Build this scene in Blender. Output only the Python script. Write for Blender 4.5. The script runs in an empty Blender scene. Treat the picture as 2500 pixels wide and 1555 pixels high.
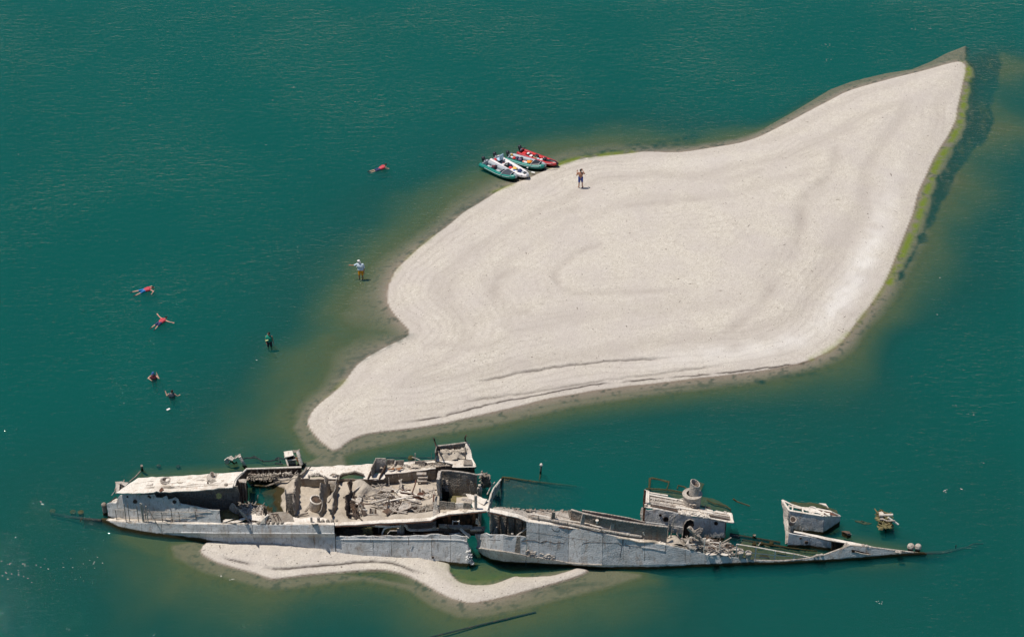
import bpy, bmesh, math, random
import numpy as np
from mathutils import Vector, Matrix, noise
random.seed(7)
rng = np.random.default_rng(7)
S = bpy.context.scene
COL = S.collection
R = math.radians

# ------------------------------------------------------------------ camera
FPX, PITCH, DIST = 5013.0, R(37.0), 145.0          # focal length in photo pixels (2500 wide)
CZ, CY = DIST * math.sin(PITCH), -DIST * math.cos(PITCH)
cam_d = bpy.data.cameras.new('camera')
cam = bpy.data.objects.new('camera', cam_d)
COL.objects.link(cam)
cam.location = (0, CY, CZ)
cam.rotation_euler = (R(90) - PITCH, 0, 0)
cam_d.sensor_width = 36
cam_d.lens = 36 * FPX / 2500
cam_d.clip_start, cam_d.clip_end = 1, 6000
S.camera = cam

# ------------------------------------------------------------------ sky, sun, exposure
SUN = Vector((-0.328, 0.066, 0.942)).normalized()   # towards the sun
w = bpy.data.worlds.new('World')
S.world = w
w.use_nodes = True
wn = w.node_tree
for n in list(wn.nodes):
    wn.nodes.remove(n)
sky = wn.nodes.new('ShaderNodeTexSky')
sky.sky_type = 'NISHITA'
sky.sun_disc = False
sky.sun_elevation = math.asin(SUN.z)
sky.sun_rotation = math.atan2(SUN.x, SUN.y)
sky.dust_density = 0.0
sky.ozone_density = 4.0
bg = wn.nodes.new('ShaderNodeBackground')
bg.inputs['Strength'].default_value = 0.072
wo = wn.nodes.new('ShaderNodeOutputWorld')
wn.links.new(sky.outputs[0], bg.inputs[0])
wn.links.new(bg.outputs[0], wo.inputs[0])
sl = bpy.data.lights.new('sun', 'SUN')
sl.energy = 4.35
sl.angle = R(0.5)
sl.color = (1.0, 0.93, 0.835)
so = bpy.data.objects.new('sun', sl)
COL.objects.link(so)
so.rotation_euler = SUN.to_track_quat('Z', 'Y').to_euler()
S.view_settings.view_transform = 'Standard'
S.view_settings.look = 'None'
S.view_settings.exposure = 0.0
S.view_settings.gamma = 1
S.view_settings.use_curve_mapping = False
S.render.engine = 'CYCLES'
S.cycles.use_denoising = True
S.cycles.max_bounces = 6
S.cycles.volume_bounces = 1
S.cycles.transparent_max_bounces = 12
S.cycles.caustics_reflective = False
S.cycles.caustics_refractive = False

# ------------------------------------------------------------------ photo pixel -> place
sp, cp = math.sin(PITCH), math.cos(PITCH)
def P(px, py, z=0.0):
    """point at height z that the photo shows at pixel px, py"""
    u, v = (px - 1250) / FPX, (777.5 - py) / FPX
    d = Vector((u, cp + v * sp, -sp + v * cp))
    t = (z - CZ) / d.z
    return Vector((d.x * t, CY + d.y * t, z))
def proj(p):
    x, y, z = p[0], p[1] - CY, p[2] - CZ
    dep = y * cp - z * sp
    return 1250 + FPX * x / dep, 777.5 - FPX * (y * sp + z * cp) / dep
def climb(p, py, lean=0.0):
    """from p go up along (0, lean, 1) until the photo row py is met"""
    v = (777.5 - py) / FPX
    y, z = p[1] - CY, p[2] - CZ
    # (y+l h)sp+(z+h)cp = v((y+l h)cp-(z+h)sp)
    a = y * sp + z * cp - v * (y * cp - z * sp)
    b = lean * sp + cp - v * (lean * cp - sp)
    h = -a / b
    return Vector((p[0], p[1] + lean * h, p[2] + h))
def crop(ox, oy, s):
    return lambda x, y, z=0.0: P(ox + x / s, oy + y / s, z)
c1, c2, c3 = crop(100, 1080, 4.0517), crop(500, 1080, 4.862), crop(850, 1050, 6.0475)
c4, c5, c6 = crop(750, 1200, 4.862), crop(1130, 1150, 4.862), crop(1500, 1130, 5.2133)
c7, c8 = crop(1850, 1180, 4.42), crop(1140, 340, 7.597)

# ------------------------------------------------------------------ node helpers
def new_mat(name):
    m = bpy.data.materials.new(name)
    m.use_nodes = True
    nt = m.node_tree
    for n in list(nt.nodes):
        nt.nodes.remove(n)
    out = nt.nodes.new('ShaderNodeOutputMaterial')
    return m, nt, out
def N(nt, typ, **kw):
    n = nt.nodes.new(typ)
    for k, v in kw.items():
        if k.startswith('i_'):
            key = k[2:]
            n.inputs[int(key) if key.isdigit() else key.replace('_', ' ')].default_value = v
        else:
            setattr(n, k, v)
    return n
def ramp(nt, fac, stops):
    r = nt.nodes.new('ShaderNodeValToRGB')
    el = r.color_ramp.elements
    while len(el) < len(stops):
        el.new(0.5)
    for e, (p, c) in zip(el, stops):
        e.position = p
        e.color = (*c, 1) if len(c) == 3 else c
    nt.links.new(fac, r.inputs[0])
    return r.outputs[0]
def mixc(nt, fac, a, b, blend='MIX'):
    n = nt.nodes.new('ShaderNodeMix')
    n.data_type = 'RGBA'
    n.blend_type = blend
    if isinstance(fac, (int, float)):
        n.inputs[0].default_value = fac
    else:
        nt.links.new(fac, n.inputs[0])
    for i, v in ((6, a), (7, b)):
        if isinstance(v, tuple):
            n.inputs[i].default_value = (*v, 1)
        else:
            nt.links.new(v, n.inputs[i])
    return n.outputs[2]
def math_n(nt, op, a, b=None):
    n = nt.nodes.new('ShaderNodeMath')
    n.operation = op
    for i, v in enumerate((a, b)):
        if v is None:
            continue
        if isinstance(v, (int, float)):
            n.inputs[i].default_value = v
        else:
            nt.links.new(v, n.inputs[i])
    return n.outputs[0]
def tex(nt, scale, detail=4, rough=0.6, vec=None, kind='ShaderNodeTexNoise'):
    t = nt.nodes.new(kind)
    t.inputs['Scale'].default_value = scale
    if kind == 'ShaderNodeTexNoise':
        t.inputs['Detail'].default_value = detail
        t.inputs['Roughness'].default_value = rough
    if vec is not None:
        nt.links.new(vec, t.inputs['Vector'])
    return t
def wpos(nt):
    return nt.nodes.new('ShaderNodeNewGeometry').outputs['Position']
def attr(nt, name):
    a = nt.nodes.new('ShaderNodeAttribute')
    a.attribute_name = name
    return a.outputs['Fac']

# ------------------------------------------------------------------ object helpers
def tag(o, label=None, cat=None, group=None, kind=None):
    if label: o['label'] = label
    if cat: o['category'] = cat
    if group: o['group'] = group
    if kind: o['kind'] = kind
    return o
def link(name, me, mat, parent=None, smooth=False, local=False):
    o = bpy.data.objects.new(name, me)
    COL.objects.link(o)
    if mat:
        me.materials.append(mat)
    if parent is not None:
        o.parent = parent
        if not local and parent.type == 'EMPTY':
            o.matrix_parent_inverse = Matrix.Translation(-parent.location)
    if smooth:
        me.shade_smooth()
    return o
def thing(name, loc, label, cat, group=None):
    o = bpy.data.objects.new(name, None)
    COL.objects.link(o)
    o.location = loc
    o.empty_display_size = 0.3
    return tag(o, label, cat, group)
def mesh(name, verts, faces, mat, parent=None, smooth=False):
    me = bpy.data.meshes.new(name)
    me.from_pydata([tuple(v) for v in verts], [], faces)
    me.validate()
    me.update()
    return link(name, me, mat, parent, smooth)
# ------------------------------------------------------------------ terrain: river bed with two gravel bars
BAR = [(2348,149),(2360,164),(2358,182),(2353,199),(2345,235),(2338,265),(2336,291),(2325,314),(2312,338),(2292,367),(2275,397),
 (2262,430),(2245,463),(2236,496),(2229,524),(2219,550),(2204,586),(2186,632),(2173,665),(2153,705),(2127,745),(2097,781),(2074,814),
 (2047,844),(2014,864),(1981,879),(1931,893),(1865,905),(1799,913),(1700,925),(1604,936),(1500,947),(1457,954),(1391,964),(1325,977),
 (1259,995),(1193,1010),(1128,1023),(1078,1036),(1029,1043),(996,1048),(947,1053),(897,1059),(864,1071),(841,1084),(831,1095),(813,1102),
 (799,1092),(775,1072),(756,1049),(749,1030),(759,1006),(782,982),(815,957),(845,928),(864,898),(887,877),(930,852),(973,832),(993,821),
 (1000,809),(989,796),(969,776),(947,746),(943,717),(951,688),(965,659),(991,634),(1027,601),(1064,572),(1104,543),(1133,517),(1176,492),
 (1227,459),(1264,445),(1291,435),(1329,417),(1362,404),(1373,399),(1409,389),(1446,383),(1482,379),(1518,377),(1547,373),(1577,370),
 (1649,373),(1700,367),(1749,359),(1799,351),(1832,342),(1865,329),(1931,295),(1981,268),(2031,242),(2064,224),(2130,204),(2196,187),
 (2262,171),(2312,156)]
SMALL = [(516,1318),(500,1325),(487,1341),(491,1352),(520,1370),(560,1383),(620,1398),(655,1412),(668,1414),(700,1409),(760,1403),
 (830,1396),(900,1391),(940,1391),(985,1400),(1030,1422),(1075,1450),(1110,1464),(1152,1472),(1180,1468),(1230,1458),(1300,1440),
 (1370,1420),(1420,1404),(1440,1391),(1412,1384),(1390,1392),(1350,1404),(1320,1406),(1280,1408),(1256,1405),(1240,1411),(1215,1422),(1190,1427),
 (1150,1427),(1122,1420),(1105,1404),(1098,1388),(1100,1372),(1060,1340),(990,1310),(700,1295),(560,1305)]
SHELF = [(1700,362),(1733,352),(1783,341),(1832,331),(1879,304),(1931,275),(1981,245),(2031,215),(2080,197),(2163,177),(2229,167),
 (2279,146),(2312,128),(2358,110),(2356,140),(2352,152),(2262,176),(2130,210),(2031,248),(1931,300),(1832,347),(1750,363),(1700,370)]
SPIT = [(795,1085),(815,1100),(838,1090),(835,1120),(850,1150),(790,1160),(740,1150),(700,1150),(690,1140),(760,1125),(790,1110)]
SCARP = [[(963,1029),(1012,1024),(1045,1019),(1095,1010),(1144,995),(1193,984),(1213,979),(1259,970),(1309,962),(1351,952),(1407,942),(1457,934),
 (1500,930),(1560,924),(1620,919),(1700,912),(1749,907),(1809,901),(1832,898),(1882,892),(1931,885),(1964,878),(1997,867)],
 [(1154,936),(1193,928),(1226,921),(1272,911),(1325,903),(1374,895),(1424,890),(1500,882),(1560,878),(1640,874)],
 [(1128,980),(1200,968),(1300,954),(1400,938),(1500,922),(1600,910),(1700,896),(1780,890)],
 [(517,1343),(535,1354),(570,1364),(610,1372),(660,1385),(700,1385),(760,1379),(830,1372),(880,1369),(935,1367),(960,1371),(1000,1385),(1046,1399)]]
SCARP_H = [0.15, 0.06, 0.04, 0.13]
R7 = lambda l: [(900 + x / 2.749, 350 + y / 2.749) for x, y in l]
R1 = lambda l: [(1700 + x / 3.024, 50 + y / 3.024) for x, y in l]
R2 = lambda l: [(1700 + x / 3.024, 500 + y / 3.024) for x, y in l]
MARKS = [(R7([(1040,1140),(920,1110),(850,1050),(840,980),(880,900),(960,850)]), .55, .9), (R7([(2150,985),(1900,1000),(1650,1010),(1450,1020),(1340,1010),(1270,960),(1240,900),(1280,830),(1400,740),(1560,690)]), .35, .8),
 (R7([(1500,450),(1700,425),(1950,395),(2250,370)]), .45, .7), (R7([(780,1160),(680,1180),(560,1140),(500,1060),(530,950),(640,820),(800,700),(1000,590),(1200,500),(1400,430)]), .8, .45),
 (R7([(960,1200),(1150,1190),(1400,1150),(1700,1130),(2000,1120),(2300,1080)]), .7, .4), (R1([(780,1500),(770,1380),(830,1270),(960,1170),(1020,1040),(1040,940)]), .5, .8),
 (R2([(775,0),(765,150),(750,300),(640,480),(540,640),(420,800),(250,920),(60,1000)]), .5, .7), (R2([(1080,350),(980,520),(880,640),(720,800),(560,920),(380,1010),(150,1080)]), .5, .55),
 (R1([(880,880),(1010,850),(1150,780)]), .8, .45), (R2([(1120,150),(1050,250),(960,330)]), .8, .5), (R1([(200,1180),(420,1120),(700,1020),(900,960)]), .6, .5), (R1([(480,840),(700,760),(950,620),(1150,560)]), .45, .45),
 ([(1010,835),(1080,830),(1160,850),(1230,830)], .5, .5), ([(860,960),(930,920),(1010,880),(1100,865)], .6, .35)]
def poly_w(pts, z=0.0, step=None):
    return np.array([P(x, y, z)[:2] for x, y in pts])
def chaikin(a, closed=True, it=1):
    for _ in range(it):
        b = np.roll(a, -1, 0) if closed else a[1:]
        q = a if closed else a[:-1]
        c = np.empty((2 * len(q), 2))
        c[0::2], c[1::2] = q * .75 + b * .25, q * .25 + b * .75
        a = c if closed else np.vstack([a[:1], c, a[-1:]])
    return a
def seg_dist(X, Y, poly, closed=True, signed=True):
    """distance to a polyline; negative inside a closed one; for an open one the sign is the side"""
    D = np.full(X.shape, 1e9)
    SG = np.zeros(X.shape)
    inside = np.zeros(X.shape, bool)
    n = len(poly)
    for i in range(n if closed else n - 1):
        x0, y0 = poly[i]
        x1, y1 = poly[(i + 1) % n]
        dx, dy = x1 - x0, y1 - y0
        L2 = dx * dx + dy * dy + 1e-12
        t = np.clip(((X - x0) * dx + (Y - y0) * dy) / L2, 0, 1)
        d = np.hypot(X - x0 - t * dx, Y - y0 - t * dy)
        if closed:
            c = ((y0 > Y) != (y1 > Y))
            with np.errstate(divide='ignore', invalid='ignore'):
                xi = dx * (Y - y0) / (dy if dy else 1e-9) + x0
            inside ^= c & (X < xi)
        else:
            s = np.sign(dx * (Y - y0) - dy * (X - x0))
            SG = np.where(d < D, s, SG)
        D = np.minimum(D, d)
    if closed:
        return np.where(inside, -D, D)
    return D, SG
def vnoise(X, Y, sc, seed=0):
    """smooth value noise on arrays"""
    r = np.random.default_rng(seed)
    T = r.random((256, 256))
    x, y = X / sc + 1000.3, Y / sc + 1000.7
    xi, yi = np.floor(x).astype(int), np.floor(y).astype(int)
    fx, fy = x - xi, y - yi
    fx, fy = fx * fx * (3 - 2 * fx), fy * fy * (3 - 2 * fy)
    a, b = T[xi % 256, yi % 256], T[(xi + 1) % 256, yi % 256]
    c, d = T[xi % 256, (yi + 1) % 256], T[(xi + 1) % 256, (yi + 1) % 256]
    return (a * (1 - fx) + b * fx) * (1 - fy) + (c * (1 - fx) + d * fx) * fy - 0.5
def fbm(X, Y, sc, seed=0, o=4):
    return sum(vnoise(X, Y, sc / 2 ** k, seed + k) / 2 ** k for k in range(o))
BARW, SMALLW = chaikin(poly_w(BAR), True, 1), chaikin(poly_w(SMALL), True, 1)
SHELFW, SPITW = poly_w(SHELF), poly_w(SPIT)
# how fast the bed falls away from the shore: px, py, metres of depth per metre
SLOPES = [(2150,190,.75),(2300,150,.5),(1950,270,.45),(1750,330,.14),(1600,330,.09),(1450,350,.085),(1300,380,.085),(1150,450,.085),(1050,560,.085),(960,620,.08),
 (900,700,.08),(950,800,.07),(900,870,.07),(800,930,.075),(740,1020,.065),(720,1090,.09),(860,1110,.16),(1000,1070,.30),(1200,1030,.38),(1400,990,.42),(1600,960,.40),
 (1800,945,.28),(1950,920,.20),(2080,870,.14),(2170,740,.13),(2250,850,.3),(2240,600,.10),(2400,600,.13),(2330,450,.075),(2420,300,.05),(2450,150,.045),(480,1300,.08),(470,1360,.11),(560,1430,.16),(680,1450,.17),
 (800,1440,.26),(950,1440,.24),(1050,1490,.20),(1180,1510,.17),(1300,1490,.17),(1450,1440,.16),(1180,1390,.10),(1550,1400,.16),(0,700,.5),(300,200,.5),(2480,1200,.5)]
SHOALS = [([(425,1330),(432,1352),(500,1388),(560,1402),(640,1425),(700,1428),(760,1420),(900,1405),(1000,1432),(1060,1472),(1120,1497),(1170,1499),(1260,1480),(1380,1450),(1480,1425),(1560,1400),(1480,1389),(1420,1384),(1100,1440),(700,1380),(480,1320)], .12),
 ([(742,1000),(724,1040),(758,1095),(800,1118),(870,1092),(1000,1064),(1200,1030),(1400,984),(1600,955),(1850,925),(2000,890),(2080,830),(2175,700),(2150,680),(1990,860),(1700,900),(1200,980),(850,1050),(780,1000)], .10),
 ([(985,620),(925,690),(925,740),(975,800),(990,830),(960,845),(880,880),(800,965),(760,1000),(900,880),(1000,810),(960,740),(970,670)], .10),
 ([(350,1150),(420,1146),(560,1134),(700,1125),(720,1150),(560,1165),(380,1172)], .32), ([(2040,1312),(2120,1322),(2200,1338),(2120,1345),(2020,1325)], .3),
 ([(1110,1385),(1150,1375),(1260,1380),(1330,1385),(1330,1410),(1200,1432),(1120,1422)], .26), ([(300,1300),(380,1310),(480,1325),(480,1350),(380,1345)], .30),
 ([(1430,1392),(1540,1398),(1600,1408),(1540,1420),(1430,1425)], .30), ([(2010,890),(2060,860),(2050,890),(2010,905)], .35)]
def terrain(X, Y):
    d1 = seg_dist(X, Y, BARW)
    d2 = seg_dist(X, Y, SMALLW)
    wob = fbm(X, Y, 3.0, 5) * .35
    num = den = 0
    for px, py, s in SLOPES:
        q = P(px, py)
        wt = 1 / ((X - q.x) ** 2 + (Y - q.y) ** 2 + 2.0) ** 1.5
        num, den = num + wt * s, den + wt
    sl = num / den
    d = np.minimum(d1, d2)
    out = np.maximum(d + wob * np.clip(d / 2, 0, 1), 0)
    near = .09 * (1 - np.exp(-out / .35))
    DM = 1.0 + 4.5 / (1 + np.exp(-(Y + 5.0) / 3.0))
    z = -near - DM * (1 - np.exp(-np.maximum(out - .5, 0) * sl / DM))
    z += np.where(d > .6, fbm(X, Y, 5.0, 11) * .22 * np.clip((d - .6) / 3, 0, 1), 0)
    # scour pool between the two halves of the wreck, and the trench under the stern pool
    for px, py, r, dep in ((640,1215,3.0,.9),(1150,1330,1.0,1.5),(1500,1230,6.0,3.0),(1300,1240,5,3.),(900,1215,8.5,.9),(420,1240,3,.9)):
        q = P(px, py)
        g = np.exp(-(((X - q.x) / r) ** 2 + ((Y - q.y) / (r * .62)) ** 2))
        z = np.minimum(z, z * (1 - g) - dep * g)
    # shelf and spit just under the surface
    ds = seg_dist(X, Y, SHELFW)
    z = np.maximum(z, -.10 - np.maximum(ds, 0) * .9)
    dp = seg_dist(X, Y, SPITW)
    z = np.maximum(z, -.10 - np.maximum(dp, 0) * .35)
    for pts, dd in SHOALS:
        dq = seg_dist(X, Y, poly_w(pts))
        z = np.maximum(z, -dd - np.maximum(dq, 0) * .28)
    # dry bars
    i1 = np.maximum(-d1, 0)
    z1 = .95 * (1 - np.exp(-i1 * .13)) + .05 * (1 - np.exp(-i1 / .25))
    z1 = z1 + .05 * fbm(X, Y, 4.0, 21) * np.clip(i1 / 2, 0, 1) + .012 * fbm(X, Y, .6, 31)* np.clip(i1, 0, 1)
    i2 = np.maximum(-d2, 0)
    z2 = .42 * (1 - np.exp(-i2 * .55)) + .03 * (1 - np.exp(-i2 / .2))
    z2 = z2 + .10 * fbm(X, Y, .5, 41, 3) * np.clip(i2 / .8 - .6, 0, 1)
    # long low berms left by falling water
    c = P(1520, 640)
    rr = np.hypot((X - c.x) * .8, (Y - c.y)) + fbm(X, Y, 9, 51) * 2.2
    band = np.sin(i1 * 1.9 + fbm(X, Y, 8, 61) * 3.5) * np.exp(-((i1 - 4) / 5) ** 2)
    band = band * .5
    for pts, wdt, a in MARKS:
        D_, _ = seg_dist(X, Y, chaikin(poly_w(pts, .6), False, 2), False)
        band = np.maximum(band, np.exp(-(D_ / wdt) ** 2) * a * np.clip(.75 + 1.1 * fbm(X, Y, 1.6, 55), 0, 1.4))
    z1 = z1 - .06 * band * np.clip(i1 - .6, 0, 1)
    dry = np.where(d1 < 0, z1, np.where(d2 < 0, z2, z))
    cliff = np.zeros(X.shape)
    HK = (1.9, 2.2, 2.2, 1.5)
    for line, h in zip(SCARP, [a * b for a, b in zip(SCARP_H, HK)]):
        pl = chaikin(poly_w(line, .2), False, 1)
        D, SG = seg_dist(X, Y, pl, False)
        D = D * SG + .12 * fbm(X, Y, .5, 71)           # + = landward
        ex = np.clip((X - pl[:, 0].min()) / 1.2, 0, 1) * np.clip((pl[:, 0].max() - X) / 1.2, 0, 1)
        amt = h * (.75 + .8 * fbm(X, Y, 2.5, 81)) * ex * np.exp(-np.maximum(-D, 0) / .6)
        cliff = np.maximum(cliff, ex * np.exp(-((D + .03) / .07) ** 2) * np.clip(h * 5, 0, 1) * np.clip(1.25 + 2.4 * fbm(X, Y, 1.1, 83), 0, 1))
        dry = np.where((d < 0), dry - amt * np.where(D < 0, 1, np.clip(1 - D / .05, 0, 1)) * (np.abs(D) < 3), dry)
    inn = np.maximum(-d, 0)
    dry = np.where(d < 0, np.maximum(dry, .065 * (1 - np.exp(-inn / .12)) + .03 * inn), dry)
    return dry, d1, d2, ds, band, cliff
def axis(a0, a1, step, far):
    core = np.arange(a0, a1, step)
    g = [step]
    while sum(g) < far:
        g.append(g[-1] * 1.16)
    g = np.cumsum(g)
    return np.concatenate([a0 - g[::-1], core, core[-1] + g])
gx, gy = axis(-46, 46, .15, 2500), axis(-33, 44, .078, 2500)
GX, GY = np.meshgrid(gx, gy)
TZ, D1, D2, DS, BAND, CLIFF = terrain(GX, GY)
nx, ny = len(gx), len(gy)
me = bpy.data.meshes.new('ground')
nv = nx * ny
me.vertices.add(nv)
me.vertices.foreach_set('co', np.stack([GX, GY, TZ], -1).reshape(-1).astype(np.float32))
idx = np.arange(nv).reshape(ny, nx)
q = np.stack([idx[:-1, :-1], idx[:-1, 1:], idx[1:, 1:], idx[1:, :-1]], -1).reshape(-1, 4)
me.loops.add(q.size)
me.loops.foreach_set('vertex_index', q.reshape(-1).astype(np.int32))
me.polygons.add(len(q))
me.polygons.foreach_set('loop_start', np.arange(0, q.size, 4, dtype=np.int32))
me.update()
def set_attr(me, name, arr):
    a = me.attributes.new(name, 'FLOAT', 'POINT')
    a.data.foreach_set('value', np.ascontiguousarray(arr, dtype=np.float32).reshape(-1))
def gauss_path(pts, width):
    pl = chaikin(poly_w(pts), False, 1)
    D, _ = seg_dist(GX, GY, pl, False)
    return np.exp(-(D / width) ** 2)
# bright green algae fringe, dark weed bed, wet margin
AL_LINE = [(2352,152),(2366,168),(2364,190),(2358,230),(2348,280),(2340,310),(2318,350),(2292,392),(2275,430),(2258,480),(2243,530),(2226,570),(2208,610),(2190,655),(2170,690)]
wd = fbm(GX, GY, 1.2, 91)
alg = gauss_path(AL_LINE, .29) * (GX > P(2100, 600).x)
alg = np.maximum(alg, gauss_path([(1345,408),(1385,393),(1440,381),(1500,375),(1540,371)], .40) * .75)
alg = np.maximum(alg, gauss_path([(2160,700),(2120,755),(2080,805),(2035,850),(1980,877)], .22) * .4)
alg = np.maximum(alg, gauss_path([(1060,575),(990,632),(950,690)], .22) * .22)
alg = np.maximum(alg, gauss_path([(840,930),(815,955),(795,972)], .3) * .30)
alg = np.maximum(alg, gauss_path([(1250,452),(1205,468)], .25) * .5)
alg = np.maximum(alg, gauss_path([(1100,1380),(1110,1400),(1140,1412),(1200,1408),(1260,1392)], .8) * .22)
WEED = [(2371,170),(2368,230),(2356,290),(2346,330),(2322,372),(2300,410),(2286,450),(2270,500),(2250,560),(2222,625),(2190,690),(2213,650),(2240,610),
        (2290,520),(2318,460),(2345,400),(2385,360),(2420,310),(2425,250),(2440,190),(2445,130),(2450,100),(2415,85),(2370,100),(2358,125),(2362,150)]
dw = seg_dist(GX, GY, chaikin(poly_w(WEED))) + wd * .5
weed = np.clip(.5 - dw / .25, 0, 1)
weed *= np.clip(1.05 + fbm(GX * 1.6, GY * .55, .5, 95) * .8, .5, 1)
for pts, wdt, a in (([(1360,398),(1420,382),(1500,366),(1560,362),(1640,340),(1700,322)], .55, .85), ([(1180,480),(1100,530),(1030,590)], .45, .6), ([(1550,352),(1620,352),(1680,340)], .8, .7),
                    ([(840,905),(880,870),(950,838),(990,822)], .5, .65), ([(800,955),(840,905)], .35, .5), ([(740,1140),(770,1138),(800,1140)], .35, .6),
                    ([(1880,920),(1930,912),(1990,905)], .18, .6), ([(1290,1445),(1400,1424),(1480,1420)], .22, .5), ([(345,1150),(440,1140),(540,1130)], .35, .35), ([(1600,948),(1700,940),(1810,932)], .15, .5), ([(1848,926),(1862,928)], .2, 1.)):
    weed = np.maximum(weed, gauss_path(pts, wdt) * a * (.7 + 1.2 * fbm(GX, GY, .35, 97)))
set_attr(me, 'algae', alg * np.clip(.9 + wd * 1.6 + fbm(GX, GY, .4, 93) * 1.2, 0, 1.1))
grit = np.clip((vnoise(GX, GY, .16, 201) + vnoise(GX, GY, .33, 202) * .8 - .16) * 4, 0, 1) * np.exp(-np.maximum(np.minimum(D1, D2), 0) / 1.3) * (np.minimum(D1, D2) > .05)
weed = np.maximum(weed, grit * .7)
set_attr(me, 'weed', np.clip(weed, 0, 1))
set_attr(me, 'wet', np.clip(1 - (TZ - .012 + .02 * wd) / .022, 0, 1))
set_attr(me, 'band', BAND)
I1 = np.maximum(-D1, 0)
CT = np.clip(np.sin((I1 + fbm(GX, GY, 6, 301) * 1.2) * 2 * math.pi / .62) * 2.2 - 1.1, 0, 1) * np.clip(fbm(GX * .6, GY, 5, 305) * 3.5 + .35, 0, 1) * np.clip(I1 * 1.5 - .3, 0, 1) * (.35 + .65 * np.exp(-I1 / 5)) * (.6 + .8 * np.clip(fbm(GX, GY, .7, 307) + .5, 0, 1))
set_attr(me, 'contour', CT)
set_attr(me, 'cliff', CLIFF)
pale = np.exp(-((D1 + 2.0) / .9) ** 2) * np.clip((GX - P(1500, 700).x) / 6, 0, 1) * (GY > P(1800, 915).y) * np.clip(1.2 - np.abs(GY - P(2100, 700).y) / 16, 0, 1)
set_attr(me, 'pale', pale * np.clip(.9 + fbm(GX, GY, 1.2, 99), 0, 1.3))
me.shade_smooth()
def ground_z(p):
    a, *_ = terrain(np.array([[p[0]]]), np.array([[p[1]]]))
    return float(a[0, 0])

def sand_material():
    m, nt, out = new_mat('pale_gravel')
    L = nt.links.new
    pos = wpos(nt)
    big = tex(nt, .35, 3, .5, pos).outputs[0]
    mid = tex(nt, 2.2, 5, .6, pos).outputs[0]
    vor = tex(nt, 12, vec=pos, kind='ShaderNodeTexVoronoi')
    fine = tex(nt, 7.5, 6, .75, pos).outputs[0]
    stone = ramp(nt, vor.outputs['Color'], [(0, (.30, .265, .225)), (.35, (.50, .455, .39)), (.7, (.60, .55, .475)), (1, (.74, .70, .63))])
    base = ramp(nt, mid, [(.3, (.50, .452, .385)), (.5, (.575, .525, .45)), (.7, (.635, .59, .515))])
    c = mixc(nt, .45, base, stone)
    c = mixc(nt, math_n(nt, 'MULTIPLY', ramp(nt, fine, [(.30, (1, 1, 1)), (.46, (0, 0, 0))]), .55), c, (.33, .29, .25))
    c = mixc(nt, ramp(nt, big, [(.35, (0, 0, 0)), (.65, (.5, .5, .5))]), c, (.49, .44, .41))
    c = mixc(nt, math_n(nt, 'MULTIPLY', math_n(nt, 'MAXIMUM', attr(nt, 'band'), 0), .60), c, (.36, .315, .275))
    c = mixc(nt, math_n(nt, 'MULTIPLY', attr(nt, 'contour'), .34), c, (.34, .30, .26))
    c = mixc(nt, math_n(nt, 'MULTIPLY', attr(nt, 'pale'), .42), c, (.80, .775, .74))
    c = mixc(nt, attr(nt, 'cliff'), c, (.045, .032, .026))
    wetf = attr(nt, 'wet')
    c = mixc(nt, wetf, c, mixc(nt, .72, c, (.15, .108, .072)))
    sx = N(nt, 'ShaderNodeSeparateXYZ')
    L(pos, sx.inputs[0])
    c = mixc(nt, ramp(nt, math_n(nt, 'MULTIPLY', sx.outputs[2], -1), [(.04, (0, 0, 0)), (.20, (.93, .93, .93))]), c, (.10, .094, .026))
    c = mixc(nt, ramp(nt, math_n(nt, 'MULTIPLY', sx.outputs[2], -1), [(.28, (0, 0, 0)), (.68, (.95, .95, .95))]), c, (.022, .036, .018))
    c = mixc(nt, attr(nt, 'weed'), c, (.016, .045, .03))
    c = mixc(nt, attr(nt, 'algae'), c, (.18, .22, .015))
    b = N(nt, 'ShaderNodeBsdfPrincipled')
    L(c, b.inputs['Base Color'])
    b.inputs['Roughness'].default_value = .9
    b.inputs['Specular IOR Level'].default_value = .2
    bump = N(nt, 'ShaderNodeBump')
    bump.inputs['Strength'].default_value = .9
    bump.inputs['Distance'].default_value = .05
    L(math_n(nt, 'ADD', fine, math_n(nt, 'MULTIPLY', vor.outputs['Distance'], .5)), bump.inputs['Height'])
    L(bump.outputs[0], b.inputs['Normal'])
    L(b.outputs[0], out.inputs[0])
    return m
SAND = sand_material()
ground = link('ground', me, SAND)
tag(ground, 'pale gravel bars and shallow river bed with green algae fringe', kind='structure')

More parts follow.
